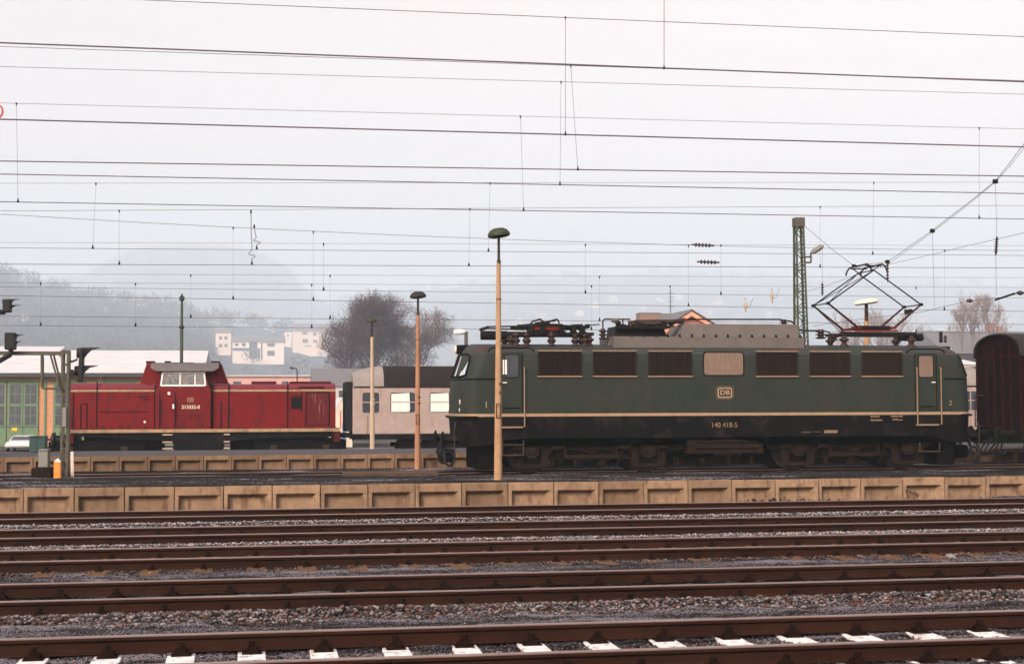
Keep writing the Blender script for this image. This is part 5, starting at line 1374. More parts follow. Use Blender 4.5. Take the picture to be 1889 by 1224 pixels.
# ------------------------------------------------------------------ lamp posts
def lamp(px_base, py_base, Y, px_top, py_top, head_w, py_joint, w_base, w_joint, m_post, m_head, label, tilt=0.0, plate=None):
    k = Y / 2742.0
    x, z0 = at(px_base, py_base, Y); xt, zt_ = at(px_top, py_top, Y); zj = Z_(py_joint, Y, px_top)
    r_ = thing('platform_lamp', label, 'lamp post', (x, Y, z0 - .3), 'concrete platform lamps')
    b = MB(); rb_, rj = w_base * k / 2, w_joint * k / 2
    P = []
    for (zz, rr_) in ((z0 - .3, rb_), (zj, rj)):
        cxx = x + (xt - x) * max(0, zz - z0) / (zt_ - z0)
        P.append([(cxx + rr_ * math.cos(R(a)) * 1.08, Y + rr_ * math.sin(R(a)) * 1.08, zz) for a in (22.5, 67.5, 112.5, 157.5, 202.5, 247.5, 292.5, 337.5)])
    b.rings(P); post = b.build('post', m_post, r_, bevel=.008)
    b = MB(); b.cyl((xt - (xt - x) * .02, Y, zj - .02), (xt, Y, zt_ - .04), rj * .72, rj * .66, 10); b.cyl((xt, Y, zj - .03), (xt, Y, zj + .05), rj * 1.08, rj * 1.0, 10); b.build('neck', 'lampdark', r_)
    # shallow lens-shaped shade, tipped up to one side
    hw_ = head_w * k / 2
    prof = [(.10, .30), (.45, .28), (.75, .19), (.95, .04), (1.0, -.05), (.97, -.13), (.80, -.17), (.3, -.16)]
    h_ = MB(); h_.lathe((0, 0, 0), [(p[0] * hw_, p[1] * hw_ * 1.7) for p in prof], 20)
    ct, st = math.cos(tilt), math.sin(tilt)
    h_.v = [(xt + p[0] * ct - p[2] * st, Y + p[1], zt_ + p[0] * st + p[2] * ct) for p in h_.v]
    h_.build('shade', m_head, r_, smooth=True)
    h_ = MB(); h_.lathe((0, 0, 0), [(hw_ * .75, -.16 * hw_ * 1.7 - .002), (hw_ * .6, -.34 * hw_), (.02, -.36 * hw_)], 18); h_.v = [(xt + p[0] * ct - p[2] * st, Y + p[1], zt_ + p[0] * st + p[2] * ct) for p in h_.v]
    h_.build('lamp_glass', 'lampdark' if tilt else 'offwhite', r_, smooth=True)
    b = MB()
    for f in (.40, .44, .83):
        zz = z0 + (zj - z0) * f; rr_ = rb_ + (rj - rb_) * f; cxx = x + (xt - x) * f; b.box(cxx - rr_ * 1.04, cxx + rr_ * 1.04, Y - rr_ * 1.04, Y + rr_ * 1.04, zz - .012, zz + .012) if f > .8 else b.box(cxx + rr_ * .1, cxx + rr_ * 1.15, Y - rr_ * 1.05, Y - rr_ * .4, zz - .025, zz + .03)
    b.build('strap', m_post if plate is None else 'steprust', r_)
    if plate:
        zz0, zz1 = Z_(plate[1], Y, px_base), Z_(plate[0], Y, px_base); rr_ = rb_ * .9
        b = MB(); b.box(x - rr_ * .42, x + rr_ * .42, Y - rb_ * 1.02, Y - rb_ * .6, zz0, zz1); pp = b.build('access_cover', m_post, post, bevel=.006); MB().box(x - rr_ * .42 - .012, x + rr_ * .42 + .012, Y - rb_ * 1.01, Y - rb_ * .5, zz0 - .012, zz1 + .012).build('cover_gap', 'void', pp)
        b = MB()
        for f in (.16, .84): b.cyl((x, Y - rb_ * 1.02, zz0 + (zz1 - zz0) * f), (x, Y - rb_ * 1.02 - .012, zz0 + (zz1 - zz0) * f), .012, .012, 8)
        b.build('screw', 'void', pp)
    return r_


lamp(918.5, 885, 31.1, 920, 431, 43, 484, 15, 7.6, 'post', 'lampgreen', 'tall tan concrete lamp post in front of the green locomotive nose', R(7), (745, 770))
lamp(770, 853, 45.4, 771, 545, 31, 580, 10.5, 6.4, 'postred', 'lampdark', 'reddish concrete lamp post standing before the silver coach windows', R(5), (765, 782))
lamp(687, 828, 51.0, 686, 591, 19, 620, 9, 5.2, 'postgrey', 'lampgreen', 'pale concrete lamp post with small green shade before the coach end', 0)

# green tube post behind the red cab
Yp = 78.0; xb_, zb_ = at(334.5, 700, Yp); zt_ = Z_(550, Yp, 335)
r_ = thing('tube_post', 'slim green tube post rising behind the red locomotive cab', 'post', (xb_, Yp, -.66))
b = MB(); b.cyl((xb_, Yp, -.66), (xb_, Yp, Z_(602, Yp, 335)), .10, .085, 10); b.cyl((xb_, Yp, Z_(602, Yp, 335)), (xb_, Yp, zt_), .075, .06, 10); b.build('pole', 'mast', r_)
b = MB(); b.lathe((xb_, Yp, Z_(603, Yp, 335)), [(.09, -.08), (.14, -.04), (.14, .04), (.08, .08)], 12); b.build('collar', 'lampdark', r_)
b = MB(); b.lathe((xb_, Yp, zt_), [(.06, -.15), (.13, -.1), (.14, .05), (.05, .15), (.03, .24)], 12); b.build('cap', 'lampdark', r_)

# lattice mast with street lamp
MY = 47.6; MXl, _ = at(1468, 500, MY); mzt = Z_(402, MY, 1473)
r_ = thing('lattice_mast', 'green steel lattice catenary mast rising behind the grey roof hood', 'mast', (at(1478, 640, MY)[0], MY, FPZ))
xc_b, xc_t = at(1482, 800, MY)[0], at(1473, 402, MY)[0]
leg = MB(); lac = MB(); Wb, Wt = 25 * MY / 2742 / 2, 13.5 * MY / 2742 / 2
def mc(t_, sx_, sy_):
    w_ = Wb + (Wt - Wb) * t_; return (xc_b + (xc_t - xc_b) * t_ + sx_ * w_, MY + sy_ * w_, FPZ + (mzt - FPZ) * t_)
for a_, b2 in ((-1, -1), (1, -1), (1, 1), (-1, 1)): leg.bar(mc(0, a_, b2), mc(1, a_, b2), .06, .06)
n = 22
for i in range(n):
    t0, t1 = i / n, (i + 1) / n
    for (p, q) in (((-1, -1), (1, -1)), ((-1, 1), (1, 1)), ((-1, -1), (-1, 1)), ((1, -1), (1, 1))):
        a_, b2 = (p, q) if i % 2 else (q, p); lac.bar(mc(t0, *a_), mc(t1, *b2), .016, .028)
        if i % 2: lac.bar(mc(t0, *p), mc(t0, *q), .016, .03)
leg.build('corner_leg', 'mast', r_); lac.build('lattice', 'mast', r_)
b = MB(); w_ = Wt + .05; b.box(xc_t - w_, xc_t + w_, MY - w_, MY + w_, mzt - .3, mzt); b.build('head_plate', 'mastgrey', r_)
la = thing('mast_lamp', 'grey street lamp on a short bracket fixed to the lattice mast', 'lamp', at(1490, 480, MY)[0:1] + (MY, at(1490, 480, MY)[1]))
b = MB(); pt = lambda px, py, Y=MY: (at(px, py, Y)[0], Y, at(px, py, Y)[1])
b.tube([pt(1481, 474), pt(1495.5, 473.5), pt(1496, 466)], .03, 6); b.tube([pt(1483, 484), pt(1496, 484), pt(1496, 472)], .03, 6); b.build('bracket', 'mastgrey', la)
b = MB(); A = Vector(pt(1496, 467)); Bv = Vector(pt(1518, 453)); d_ = (Bv - A)
rings = []
u = Vector((0, 1, 0)); v = d_.cross(u).normalized()
for t_, wd, ht in ((0, .05, .04), (.15, .10, .08), (.5, .15, .10), (.85, .15, .09), (1.0, .07, .04)):
    c0 = A + d_ * t_; rings.append([tuple(c0 + u * wd * math.cos(a) + v * ht * math.sin(a)) for a in [2 * math.pi * i / 12 for i in range(12)]])
b.rings(rings); b.build('lamp_head', 'cabinet', la, smooth=True)

# round white platform lamp seen behind the pantograph
Yl = 50.3; xw, zw = at(1598, 557, Yl)
r_ = thing('platform_lamp', 'cream disc lamp on dark and yellow post behind the raised pantograph', 'lamp post', (xw, Yl, FPZ))
b = MB(); b.cyl((xw, Yl, FPZ), (xw, Yl, Z_(592, Yl, 1598)), .10, .09, 10); b.build('post', 'post', r_); b = MB(); b.cyl((xw, Yl, Z_(592, Yl, 1598)), (xw, Yl, zw), .07, .06, 10); b.build('neck', 'rustarm', r_)
b = MB(); hw_ = .44; b.lathe((0, 0, 0), [(.06, -.07), (hw_ * .8, -.08), (hw_, -.03), (hw_ * .97, .05), (hw_ * .6, .10), (.05, .11)], 22); b.v = [(xw + p[0] + p[2] * -.1, Yl + p[1], zw + p[2] + p[0] * .13) for p in b.v]; b.build('shade', 'offwhite', r_, smooth=True)
# floodlight above the nose of the green engine
Yl = 72.0; xw, zw = at(856, 612, Yl)
r_ = thing('floodlight_post', 'small white lamp on grey post above the green locomotive nose', 'lamp post', (xw, Yl, -.66))
b = MB(); b.cyl((xw + .1, Yl, -.66), (xw + .1, Yl, zw + .02), .10, .09, 8); b.build('pole', 'mastgrey', r_)
b = MB(); b.lathe((xw - .22, Yl, zw), [(.03, -.30), (.12, -.24), (.15, 0), (.10, .22), (.03, .3)], 12, 'x'); b.build('lamp_head', 'white', r_, smooth=True)

# ------------------------------------------------------------------ signal mast at left
QY = 40.5
P = lambda px, py, Y=QY: (at(px, py, Y)[0], Y, at(px, py, Y)[1])
xg0, xg1 = P(113.5, 760)[0], P(128, 760)[0]; gz0 = P(120, 880)[2]; gzt = P(120, 646)[2]
sm = thing('signal_mast', 'tall grey lattice signal mast with tube basket and long arm', 'signal mast', ((xg0 + xg1) / 2, QY, gz0))
b = MB(); dd = .34
for x in (xg0 + .03, xg1 - .03):
    for y in (QY - dd / 2, QY + dd / 2): b.box(x - .03, x + .03, y - .03, y + .03, gz0, gzt)
b.build('corner_leg', 'mastgrey', sm)
b = MB()
for py0, py1 in ((646, 652), (670, 674.5), (723, 729), (745, 747), (765, 767.5), (776, 777), (825, 828), (843, 845), (865, 866.5)):
    b.box(xg0 + .061, xg1 - .061, QY - dd / 2 - .02, QY - dd / 2 + .0, P(120, py1)[2], P(120, py0)[2]); b.box(xg0 + .061, xg1 - .061, QY + dd / 2, QY + dd / 2 + .02, P(120, py1)[2], P(120, py0)[2])
zz = gz0; i = 0
while zz < gzt - .5:
    y = QY - dd / 2; 
    if zz > P(120, 730)[2]: break
    b.bar((xg0 + .03, y, zz) if i % 2 else (xg1 - .03, y, zz), (xg1 - .03, y, zz + .4) if i % 2 else (xg0 + .03, y, zz + .4), .02, .03); zz += .4; i += 1
b.build('lattice', 'mastgrey', sm)
b = MB(); b.bar(P(-90, 651), P(114, 651.5), .16, .10); b.bar(P(-90, 651, QY + .3), P(114, 651.5, QY + .3), .10, .10); b.build('arm', 'mastgrey', sm)
b = MB(); rr_ = .028
for px_, yy in ((76.5, QY - .3), (76.5, QY + .45)):
    b.tube([P(px_, 653, yy), P(px_, 712, yy), P(px_ + 3, 716, yy), P(113, 716.5, yy)], rr_, 6)
b.tube([P(93, 654, QY - .3), P(106, 700, QY - .3), P(109, 716, QY - .3)], rr_, 6); b.tube([P(99, 654, QY + .3), P(108, 690, QY + .3), P(112, 716, QY + .3)], rr_, 6); b.tube([P(79.5, 653, QY - .1), P(79.5, 714, QY - .1)], rr_, 6)
b.tube([P(77, 653, QY - .3), P(98, 653, QY - .3)], rr_, 6); b.build('basket', 'mastgrey', sm)
b = MB(); b.box(P(108.5, 0)[0], xg0 + .01, QY - .2, QY + .5, P(100, 718.5)[2], P(100, 716)[2]); b.build('basket_floor', 'mastgrey', sm)
b = MB(); b.box(P(97, 0)[0], xg0, QY - .1, QY + .1, P(100, 812)[2], P(100, 808)[2]); b.lathe(P(96.5, 811), [(.1, -.04), (.2, 0), (.2, .05), (.1, .1)], 10, 'x'); b.build('point_motor_rod', 'signal', sm)
b = MB(); b.box(xg0 + .05, xg1 - .05, QY - dd / 2 - .08, QY - dd / 2 - .022, P(120, 786)[2], P(120, 751)[2]); b.build('number_plate', 'cabinet', sm)


def hoodlamp(b, px, py, L, Y, r_=.17):
    """long tapering visor pointing to +X with lamp behind it"""
    x, y, z = P(px, py, Y); n = 12; rings = []
    for t_, cut in ((0, 1.0), (.12, .9), (.3, .5), (.5, .22), (.75, .13), (1.0, .03)):
        rings.append([(x + L * t_, y + r_ * math.sin(a) * (1 if cut > .5 else cut * 1.7), z + r_ * (max(math.cos(a), 1 - 2 * cut))) for a in [2 * math.pi * i / n for i in range(n)]])
    b.rings(rings); b.cyl((x - .14, y, z), (x, y, z), r_ * .9, r_, 12)


sg = thing('light_signal', 'two hooded signal lamps on black board right of the signal mast', 'signal', P(150, 670))
b = MB(); o4 = [P(147, 641), P(153.5, 641), P(151.5, 704), P(142, 704)]
b.add(o4 + [(p[0], p[1] + .42, p[2]) for p in o4], [(0, 1, 2, 3), (7, 6, 5, 4), (0, 4, 5, 1), (1, 5, 6, 2), (2, 6, 7, 3), (3, 7, 4, 0)]); b.build('board', 'signal', sg, bevel=.02)
for px, py in ((152, 651), (148, 684)):
    b = MB(); hoodlamp(b, px, py, .47, QY + .2, .15); b.build('hooded_lamp', 'signal', sg, smooth=True)
b = MB(); b.tube([P(127, 667), P(135, 666), P(143, 662)], .03, 6); b.tube([P(127, 689), P(137, 686)], .025, 6); b.box(P(136, 0)[0], P(141, 0)[0], QY, QY + .3, P(138, 694)[2], P(138, 681)[2]); b.build('bracket', 'mastgrey', sg)
for label, px, py, w_, h_, lamps in (('black boxed signal on the left arm of the signal mast', 14, 629, 14, 30, ((24, 621.5, 20), (26, 634, 13))), ('small dark signal head with two spikes high above the shed roof', 8, 564, 9.5, 22, ((15, 556, 22), (15.5, 567, 22)))):
    s2 = thing('light_signal', label, 'signal', P(px, py, QY - .3))
    b = MB(); c_ = P(px, py, QY - .3); k = QY / 2742
    b.box(c_[0] - (w_ / 2 - 3) * k, c_[0] + w_ / 2 * k + .1, QY - .45, QY - .1, c_[2] - h_ / 2 * k, c_[2] + h_ / 2 * k); b.build('box', 'signal', s2, bevel=.03)
    for lx, ly, ll in lamps:
        b = MB(); hoodlamp(b, lx, ly, ll * k, QY - .28, .07); b.build('hooded_lamp', 'signal', s2, smooth=True)
    b = MB()
    if py > 600: b.tube([P(20, 645, QY - .3), P(20, 653, QY - .3), P(-60, 700, QY - .3)], .07, 6)
    else: b.tube([P(10, 575, QY - .3), P(-40, 578, QY - .3), P(-40, 660, QY - .3)], .07, 6)
    b.build('bracket', 'signal', s2)

# cabinet, marker stone and boxes at the mast foot
cbz = P(97, 876)[2]
c_ = thing('relay_cabinet', 'pale grey relay cabinet on dark plinth beside the signal mast foot', 'cabinet', (P(97, 870)[0], QY - .2, cbz))
b = MB(); b.box(P(86.5, 0)[0], P(104, 0)[0], QY - .6, QY - .15, P(97, 860)[2], P(97, 829)[2]); b.build('housing', 'cabinet', c_, bevel=.03)
b = MB(); b.box(P(86, 0)[0], P(105, 0)[0], QY - .63, QY - .12, P(97, 829)[2] - .002, P(97, 827)[2]); b.build('lid', 'cabinet', c_, bevel=.015)
b = MB(); b.box(P(75, 0)[0], P(110, 0)[0], QY - .7, QY + .1, cbz - .1, P(97, 858.5)[2] - .03); b.build('plinth', 'bogie', c_, bevel=.02)
ms = thing('marker_stone', 'orange marker stone with frosted top at the signal mast foot', 'marker', (P(116, 876)[0], QY - .8, P(116, 877, QY - .8)[2]))
b = MB(); x0_, x1_, z0_, z1_ = P(109.5, 0, QY - .8)[0], P(122, 0, QY - .8)[0], P(116, 878, QY - .8)[2] - .1, P(116, 851, QY - .8)[2]; yy = QY - .8; hw_ = (x1_ - x0_) / 2
b.box(x0_, x1_, yy - hw_, yy + hw_, z0_, z1_); b.build('shaft', 'orange', ms, bevel=.015)
b = MB(); xm = (x0_ + x1_) / 2; b.add([(x0_, yy - hw_, z1_ + .001), (x1_, yy - hw_, z1_ + .001), (x1_, yy + hw_, z1_ + .001), (x0_, yy + hw_, z1_ + .001), (xm, yy, z1_ + .09)], [(0, 3, 2, 1), (0, 1, 4), (1, 2, 4), (2, 3, 4), (3, 0, 4)]); b.build('frosted_top', 'frosted', ms)
b = MB()
for px in (132, 135): b.cyl(P(px, 878, QY - .3), P(px - .5, 833, QY - .3), .02, .02, 6)
b.tube([P(132, 834, QY - .3), P(135, 834, QY - .3)], .02, 6); tag(b.build('cable_riser', 'housewhite'), 'thin pale twin pipe standing right of the signal mast foot', 'pipe')
Yc = 50.4
tb = thing('equipment_cabinet', 'dark teal steel cabinet on the far platform behind signal mast', 'cabinet', (at(80, 830, Yc)[0], Yc, FPZ))
b = MB(); b.box(at(66, 0, Yc)[0], at(95, 0, Yc)[0], Yc - .3, Yc + .3, FPZ, Z_(805, Yc, 80)); b.build('housing', 'teal', tb, bevel=.02); b = MB(); b.box(at(65, 0, Yc)[0], at(96, 0, Yc)[0], Yc - .33, Yc + .33, Z_(805, Yc, 80), Z_(803.5, Yc, 80)); b.build('lid', 'teal', tb)
b = MB(); b.box(at(80, 0, Yc)[0] - .008, at(80, 0, Yc)[0] + .008, Yc - .305, Yc - .295, FPZ + .05, Z_(806, Yc, 80)); b.build('door_gap', 'void', tb)
tb = thing('equipment_cabinet', 'dark green cabinet on the far platform beside the pale car', 'cabinet', (at(-2, 838, 48)[0], 48, FPZ))
b = MB(); b.box(at(-18, 0, 48)[0], at(5, 0, 48)[0], 47.8, 48.3, FPZ, Z_(789, 48, 0)); b.build('housing', 'darkgreen', tb, bevel=.02); b = MB(); b.box(at(-19, 0, 48)[0], at(6, 0, 48)[0], 47.77, 48.33, Z_(789, 48, 0), Z_(787.5, 48, 0)); b.build('lid', 'darkgreen', tb)
# wooden crossing by the locomotive nose
xa, xb = at(634, 868, 40.9)[0], at(808, 868, 40.9)[0]
wc = thing('track_crossing', 'low brown plank crossing over the track before the green locomotive buffers', 'crossing', ((xa + xb) / 2, 41, -.15))
for k in range(4):
    b = MB(); y0_ = 40.75 + k * .30; b.box(xa + .05 * (k % 2), xb - .04 * (k % 3), y0_, y0_ + .27, -.2, .06 + .004 * (k % 2)); b.build('plank', 'wood', wc, bevel=.01)
# round sign at the left edge
Ys = 20.0; xs_, zs_ = at(-9.5, 205, Ys)
rs = thing('round_sign', 'round white sign with red rim among the upper wires', 'sign', (xs_, Ys, BED))
b = MB(); b.lathe((xs_, Ys, zs_), [(.11, 0), (.11, .012), (.01, .012)], 28, 'y'); b.build('sign_face', 'white', rs); b = MB(); A = [(math.cos(2 * math.pi * i / 28), math.sin(2 * math.pi * i / 28)) for i in range(28)]
b.add([(xs_ + .107 * p[0], Ys - .008, zs_ + .107 * p[1]) for p in A] + [(xs_ + .085 * p[0], Ys - .008, zs_ + .085 * p[1]) for p in A] + [(xs_ + .107 * p[0], Ys + .02, zs_ + .107 * p[1]) for p in A], [(i, (i + 1) % 28, 28 + (i + 1) % 28, 28 + i) for i in range(28)] + [(i, 56 + i, 56 + (i + 1) % 28, (i + 1) % 28) for i in range(28)]); b.build('rim', 'signred', rs)
b = MB(); b.cyl((xs_, Ys + .05, BED - .1), (xs_, Ys + .05, zs_ + .1), .03, .03, 8); b.build('pole', 'mastgrey', rs)


# ------------------------------------------------------------------ engine shed at left
HY = 95.0
hx_ = lambda px, Y=HY: X_(px, Y, 760)
hz_ = lambda py, Y=HY, px=60: Z_(py, Y, px)
GZ = -.70
SHX0, SHX1 = hx_(-170), hx_(376)
sh = thing('engine_shed', 'brick engine shed with green gates and snow covered roof', 'shed', ((SHX0 + SHX1) / 2, HY, GZ))
ze = hz_(691); DEP = 16.0
b = MB(); b.box(SHX0 + .3, SHX1 - .3, HY, HY + DEP, GZ, ze); b.build('wall', 'brick', sh)
b = MB(); RYs = HY + DEP / 2; zr = Z_(646, RYs, 240)
b.add([(SHX0, HY - .5, ze + .12), (SHX1, HY - .5, ze + .12), (SHX1, RYs, zr), (SHX0, RYs, zr), (SHX0, HY + DEP + .5, ze + .12), (SHX1, HY + DEP + .5, ze + .12),
       (SHX0, HY - .5, ze + .02), (SHX1, HY - .5, ze + .02), (SHX1, HY + DEP + .5, ze + .02), (SHX0, HY + DEP + .5, ze + .02)],
      [(0, 1, 2, 3), (3, 2, 5, 4), (6, 7, 1, 0), (9, 4, 5, 8), (6, 9, 8, 7), (0, 3, 4, 9, 6), (1, 7, 8, 5, 2)])
ro = b.build('roof', 'snow', sh)
b = MB(); b.box(SHX0 - .02, SHX1 + .02, HY - .6, HY - .505, ze - .14, ze + .11); b.build('eave', 'fascia', ro)
# raised ridge skylight over the left half
xr = hx_(119, RYs); zt = Z_(638.5, RYs, 60)
b = MB(); b.prism([(RYs - 3.0, Z_(648, RYs - 3, 60)), (RYs, zt), (RYs + 3, Z_(648, RYs - 3, 60)), (RYs + 3, zr - 1.6), (RYs - 3, zr - 1.6)], 'x', SHX0 + 2, xr); b.build('ridge_vent', 'snow', ro)
b = MB()
for px in (270, 310, 350, 186): pass
# gates: frames, leaves with window panes
zt, zb = hz_(704), GZ
gate_edges = [(-118, -58, 2), (-48, 12, 2), (14, 71, 2), (98, 160, 2), (190, 250, 2), (262, 322, 2)]
for (pa, pb, nl) in gate_edges:
    b = MB(); xa, xb = hx_(pa), hx_(pb); y = HY
    b.box(xa, xb, y - .10, y - .002, zb, zt); go = b.build('gate', 'gate', sh, bevel=.015)
    wl_ = (xb - xa) / nl
    for k in range(nl):
        x0_ = xa + k * wl_
        for (p0, p1) in ((709, 744), (748.5, 783.5)):
            b = MB(); u0, u1 = x0_ + wl_ * .14, x0_ + wl_ * .86; v0, v1 = hz_(p1), hz_(p0)
            b.box(u0, u1, y - .115, y - .102, v0, v1); wo_ = b.build('gate_window', 'shedglass', go)
            b = MB()
            for i in (1,): xx = u0 + (u1 - u0) * i / 2; b.box(xx - .018, xx + .018, y - .13, y - .1155, v0, v1)
            for i in (1,): zz = v0 + (v1 - v0) * i / 2; b.box(u0, u1, y - .1295, y - .116, zz - .018, zz + .018)
            b.build('glazing_bar', 'gate', wo_)
    b = MB(); xm = (xa + xb) / 2; b.box(xm - .02, xm + .02, y - .108, y - .101, zb, zt); b.box(xa + .02, xb - .02, y - .112, y - .1005, hz_(787) - .03, hz_(787) + .03); b.build('gate_rail', 'darkgreen', go)
b = MB(); x = hx_(83); b.box(x - .06, x + .06, HY - .08, HY - .002, GZ, ze - .2); b.build('rain_pipe', 'gate', sh)
b = MB(); b.box(hx_(23), hx_(33), HY - .14, HY - .1135, hz_(794), hz_(788)); b.build('sign_plate', 'yellow', sh)
b = MB(); b.box(SHX0 + .3, SHX1 - .3, HY - .04, HY - .003, hz_(704) + .01, hz_(702) + .05); b.build('lintel', 'gate', sh)

# pale car in front of the shed
CYr = 84.0
kx = lambda px: X_(px, CYr, 810)
kz = lambda py: Z_(py, CYr, 35)
g0 = -.68; xm_ = kx(33.5); hw_ = kx(59.5) - xm_; ht = kz(804) - g0
ca = thing('parked_car', 'pale small car seen head on before the green shed gates', 'car', (xm_, CYr + 1.9, g0))
rings = []
for y, wd, zb, zt in ((0, .86, .28, .52), (.08, .95, .22, .60), (.55, 1.0, .20, .66), (1.15, 1.0, .20, .70), (3.0, 1.0, .20, .70), (3.5, .98, .22, .62), (3.75, .88, .28, .52)):
    W2 = hw_ * wd; r_ = .12
    rings.append([(xm_ + W2 * a, CYr + y, g0 + ht * v) for a, v in ((-1, zb + r_), (-.92, zb), (.92, zb), (1, zb + r_), (1, zt - .14), (.9, zt - .02), (.5, zt), (-.5, zt), (-.9, zt - .02), (-1, zt - .14))])
b = MB(); b.rings(rings); b.build('body', 'carwhite', ca, smooth=True)
rings = []
for y, wd, zt in ((1.10, .90, .69), (1.65, .74, .97), (2.0, .72, 1.0), (2.7, .72, .98), (3.35, .84, .69)):
    W2 = hw_ * wd; rings.append([(xm_ + a * (W2 if v else hw_ * .92), CYr + y, g0 + ht * (.66 if not v else zt - (.03 if abs(a) == 1 else 0))) for a, v in ((-1, 0), (1, 0), (1, 1), (.8, 1), (-.8, 1), (-1, 1))])
b = MB(); b.rings(rings); b.build('cabin', 'carwhite', ca, smooth=True)
b = MB(); b.add([(xm_ - hw_ * .80, CYr + 1.125, g0 + ht * .72), (xm_ + hw_ * .80, CYr + 1.125, g0 + ht * .72), (xm_ + hw_ * .66, CYr + 1.58, g0 + ht * .95), (xm_ - hw_ * .66, CYr + 1.58, g0 + ht * .95)], [(0, 1, 2, 3)]); b.build('windscreen', 'pane', ca)
for sx_ in (-1, 1):
    b = MB(); b.lathe((xm_ + sx_ * hw_ * .70, CYr + .03, g0 + ht * .48), [(.02, -.05), (.09, -.03), (.10, .08)], 14, 'y'); b.build('headlight', 'lens', ca)
    for yy in (.75, 3.0):
        b = MB(); b.lathe((xm_ + sx_ * (hw_ - .1), CYr + yy, g0 + .29), [(.1, -.08), (.27, -.08), (.29, -.04), (.29, .05), (.1, .08)], 18, 'x'); b.build('wheel', 'rubber', ca, smooth=True)
b = MB(); b.box(xm_ - hw_ * .95, xm_ + hw_ * .95, CYr - .1, CYr - .0, g0 + ht * .28, g0 + ht * .36); b.build('bumper', 'cabinet', ca, bevel=.02)


# ------------------------------------------------------------------ buildings behind
def house(name, label, pa, pb, Y, py_base, py_eave, py_ridge, depth, m_wall, m_roof, wins=(), group=None, gable='side', chim=None, cat='house'):
    pm = (pa + pb) / 2
    if Y in (near_hill, right_hill): Y = on_hill(Y, pm, py_base); depth *= Y / 320 if Y < 1500 else Y / 700
    xa, xb = X_(pa, Y, py_eave), X_(pb, Y, py_eave); zb, ze_, zr_ = Z_(py_base, Y, pm), Z_(py_eave, Y, pm), Z_(py_ridge, Y, pm)
    o = thing(name, label, cat, ((xa + xb) / 2, Y, zb), group)
    ov = (xb - xa) * .03
    b = MB()
    if gable == 'front':
        xm = (xa + xb) / 2; b.prism([(xa, zb), (xb, zb), (xb, ze_), (xm, zr_), (xa, ze_)], 'y', Y, Y + depth); b.build('wall', m_wall, o)
        b = MB(); th = (zr_ - ze_) * .09 + .02; s_ = ov * (zr_ - ze_) / ((xb - xa) / 2)
        b.prism([(xa - ov, ze_ - s_ + .002), (xm, zr_ + .002), (xb + ov, ze_ - s_ + .002), (xb + ov, ze_ - s_ + th), (xm, zr_ + th), (xa - ov, ze_ - s_ + th)], 'y', Y - ov, Y + depth + ov); ro = b.build('roof', m_roof, o)
    else:
        b.box(xa, xb, Y, Y + depth, zb, ze_); b.build('wall', m_wall, o)
        b = MB(); ym = Y + depth / 2; b.prism([(Y - ov, ze_ + .003), (ym, zr_), (Y + depth + ov, ze_ + .003)], 'x', xa - ov, xb + ov); ro = b.build('roof', m_roof, o)
    for (u0, u1, p0, p1) in wins:
        b = MB(); w0_, w1_ = X_(u0, Y, py_eave), X_(u1, Y, py_eave); b.box(w0_, w1_, Y - .05, Y + .05, Z_(p1, Y, pm), Z_(p0, Y, pm)); wo_ = b.build('window', 'pane', o)
        t_ = (w1_ - w0_) * .05; b = MB(); b.box(w0_ - t_, w1_ + t_, Y - .09, Y - .051, Z_(p1, Y, pm) - t_ * 1.5, Z_(p1, Y, pm) - .001); b.build('sill', m_wall, wo_)
    if chim:
        for (u, wd, p0) in chim:
            b = MB(); xx = X_(u, Y, py_eave); k = Y / 2742 * wd / 2; b.box(xx - k, xx + k, Y + depth / 2 - k, Y + depth / 2 + k, ze_, Z_(p0, Y, pm)); b.build('chimney', 'houseroofred', ro)
    return o


HG = 'houses on the misty hillside'
house('apartment_house', 'wide white apartment block with dark flat roof on slope behind red locomotive', 429, 524, near_hill, 672, 630, 619, 14, 'housewhite', 'houseroof', [(429.5, 458.5, 641.5, 647), (459.5, 475, 630.5, 661), (475.3, 480, 642, 661), (481.5, 484.5, 631, 662), (493, 507, 632.5, 639), (493, 507, 646.5, 656), (433, 440, 633, 638), (446, 453, 633, 638)])  # widest dark panes paint the shade of the balcony band and recess
house('terrace_house', 'low pale house left of the wide white block', 398, 426, near_hill, 655, 614, 606, 9, 'housecream', 'houseroof', [(404, 410, 620, 626), (414, 420, 620, 626), (404, 410, 634, 640), (414, 420, 634, 640)])
house('terrace_house', 'tall cream house with small windows at the big bare tree', 540, 605, near_hill, 657, 610, 596, 10, 'housecream', 'houseroof', [(558, 567, 612, 617), (558, 568, 625, 632), (578, 584, 613, 619), (578, 584, 626, 632), (592, 597, 613, 619), (562, 575, 637, 639)])
house('hill_house', 'little white house with flat front beside the cream house gable', 525, 538, near_hill, 640, 612, 607, 7, 'housewhite', 'houseroof', [(529, 533, 617, 621)])
k = 0
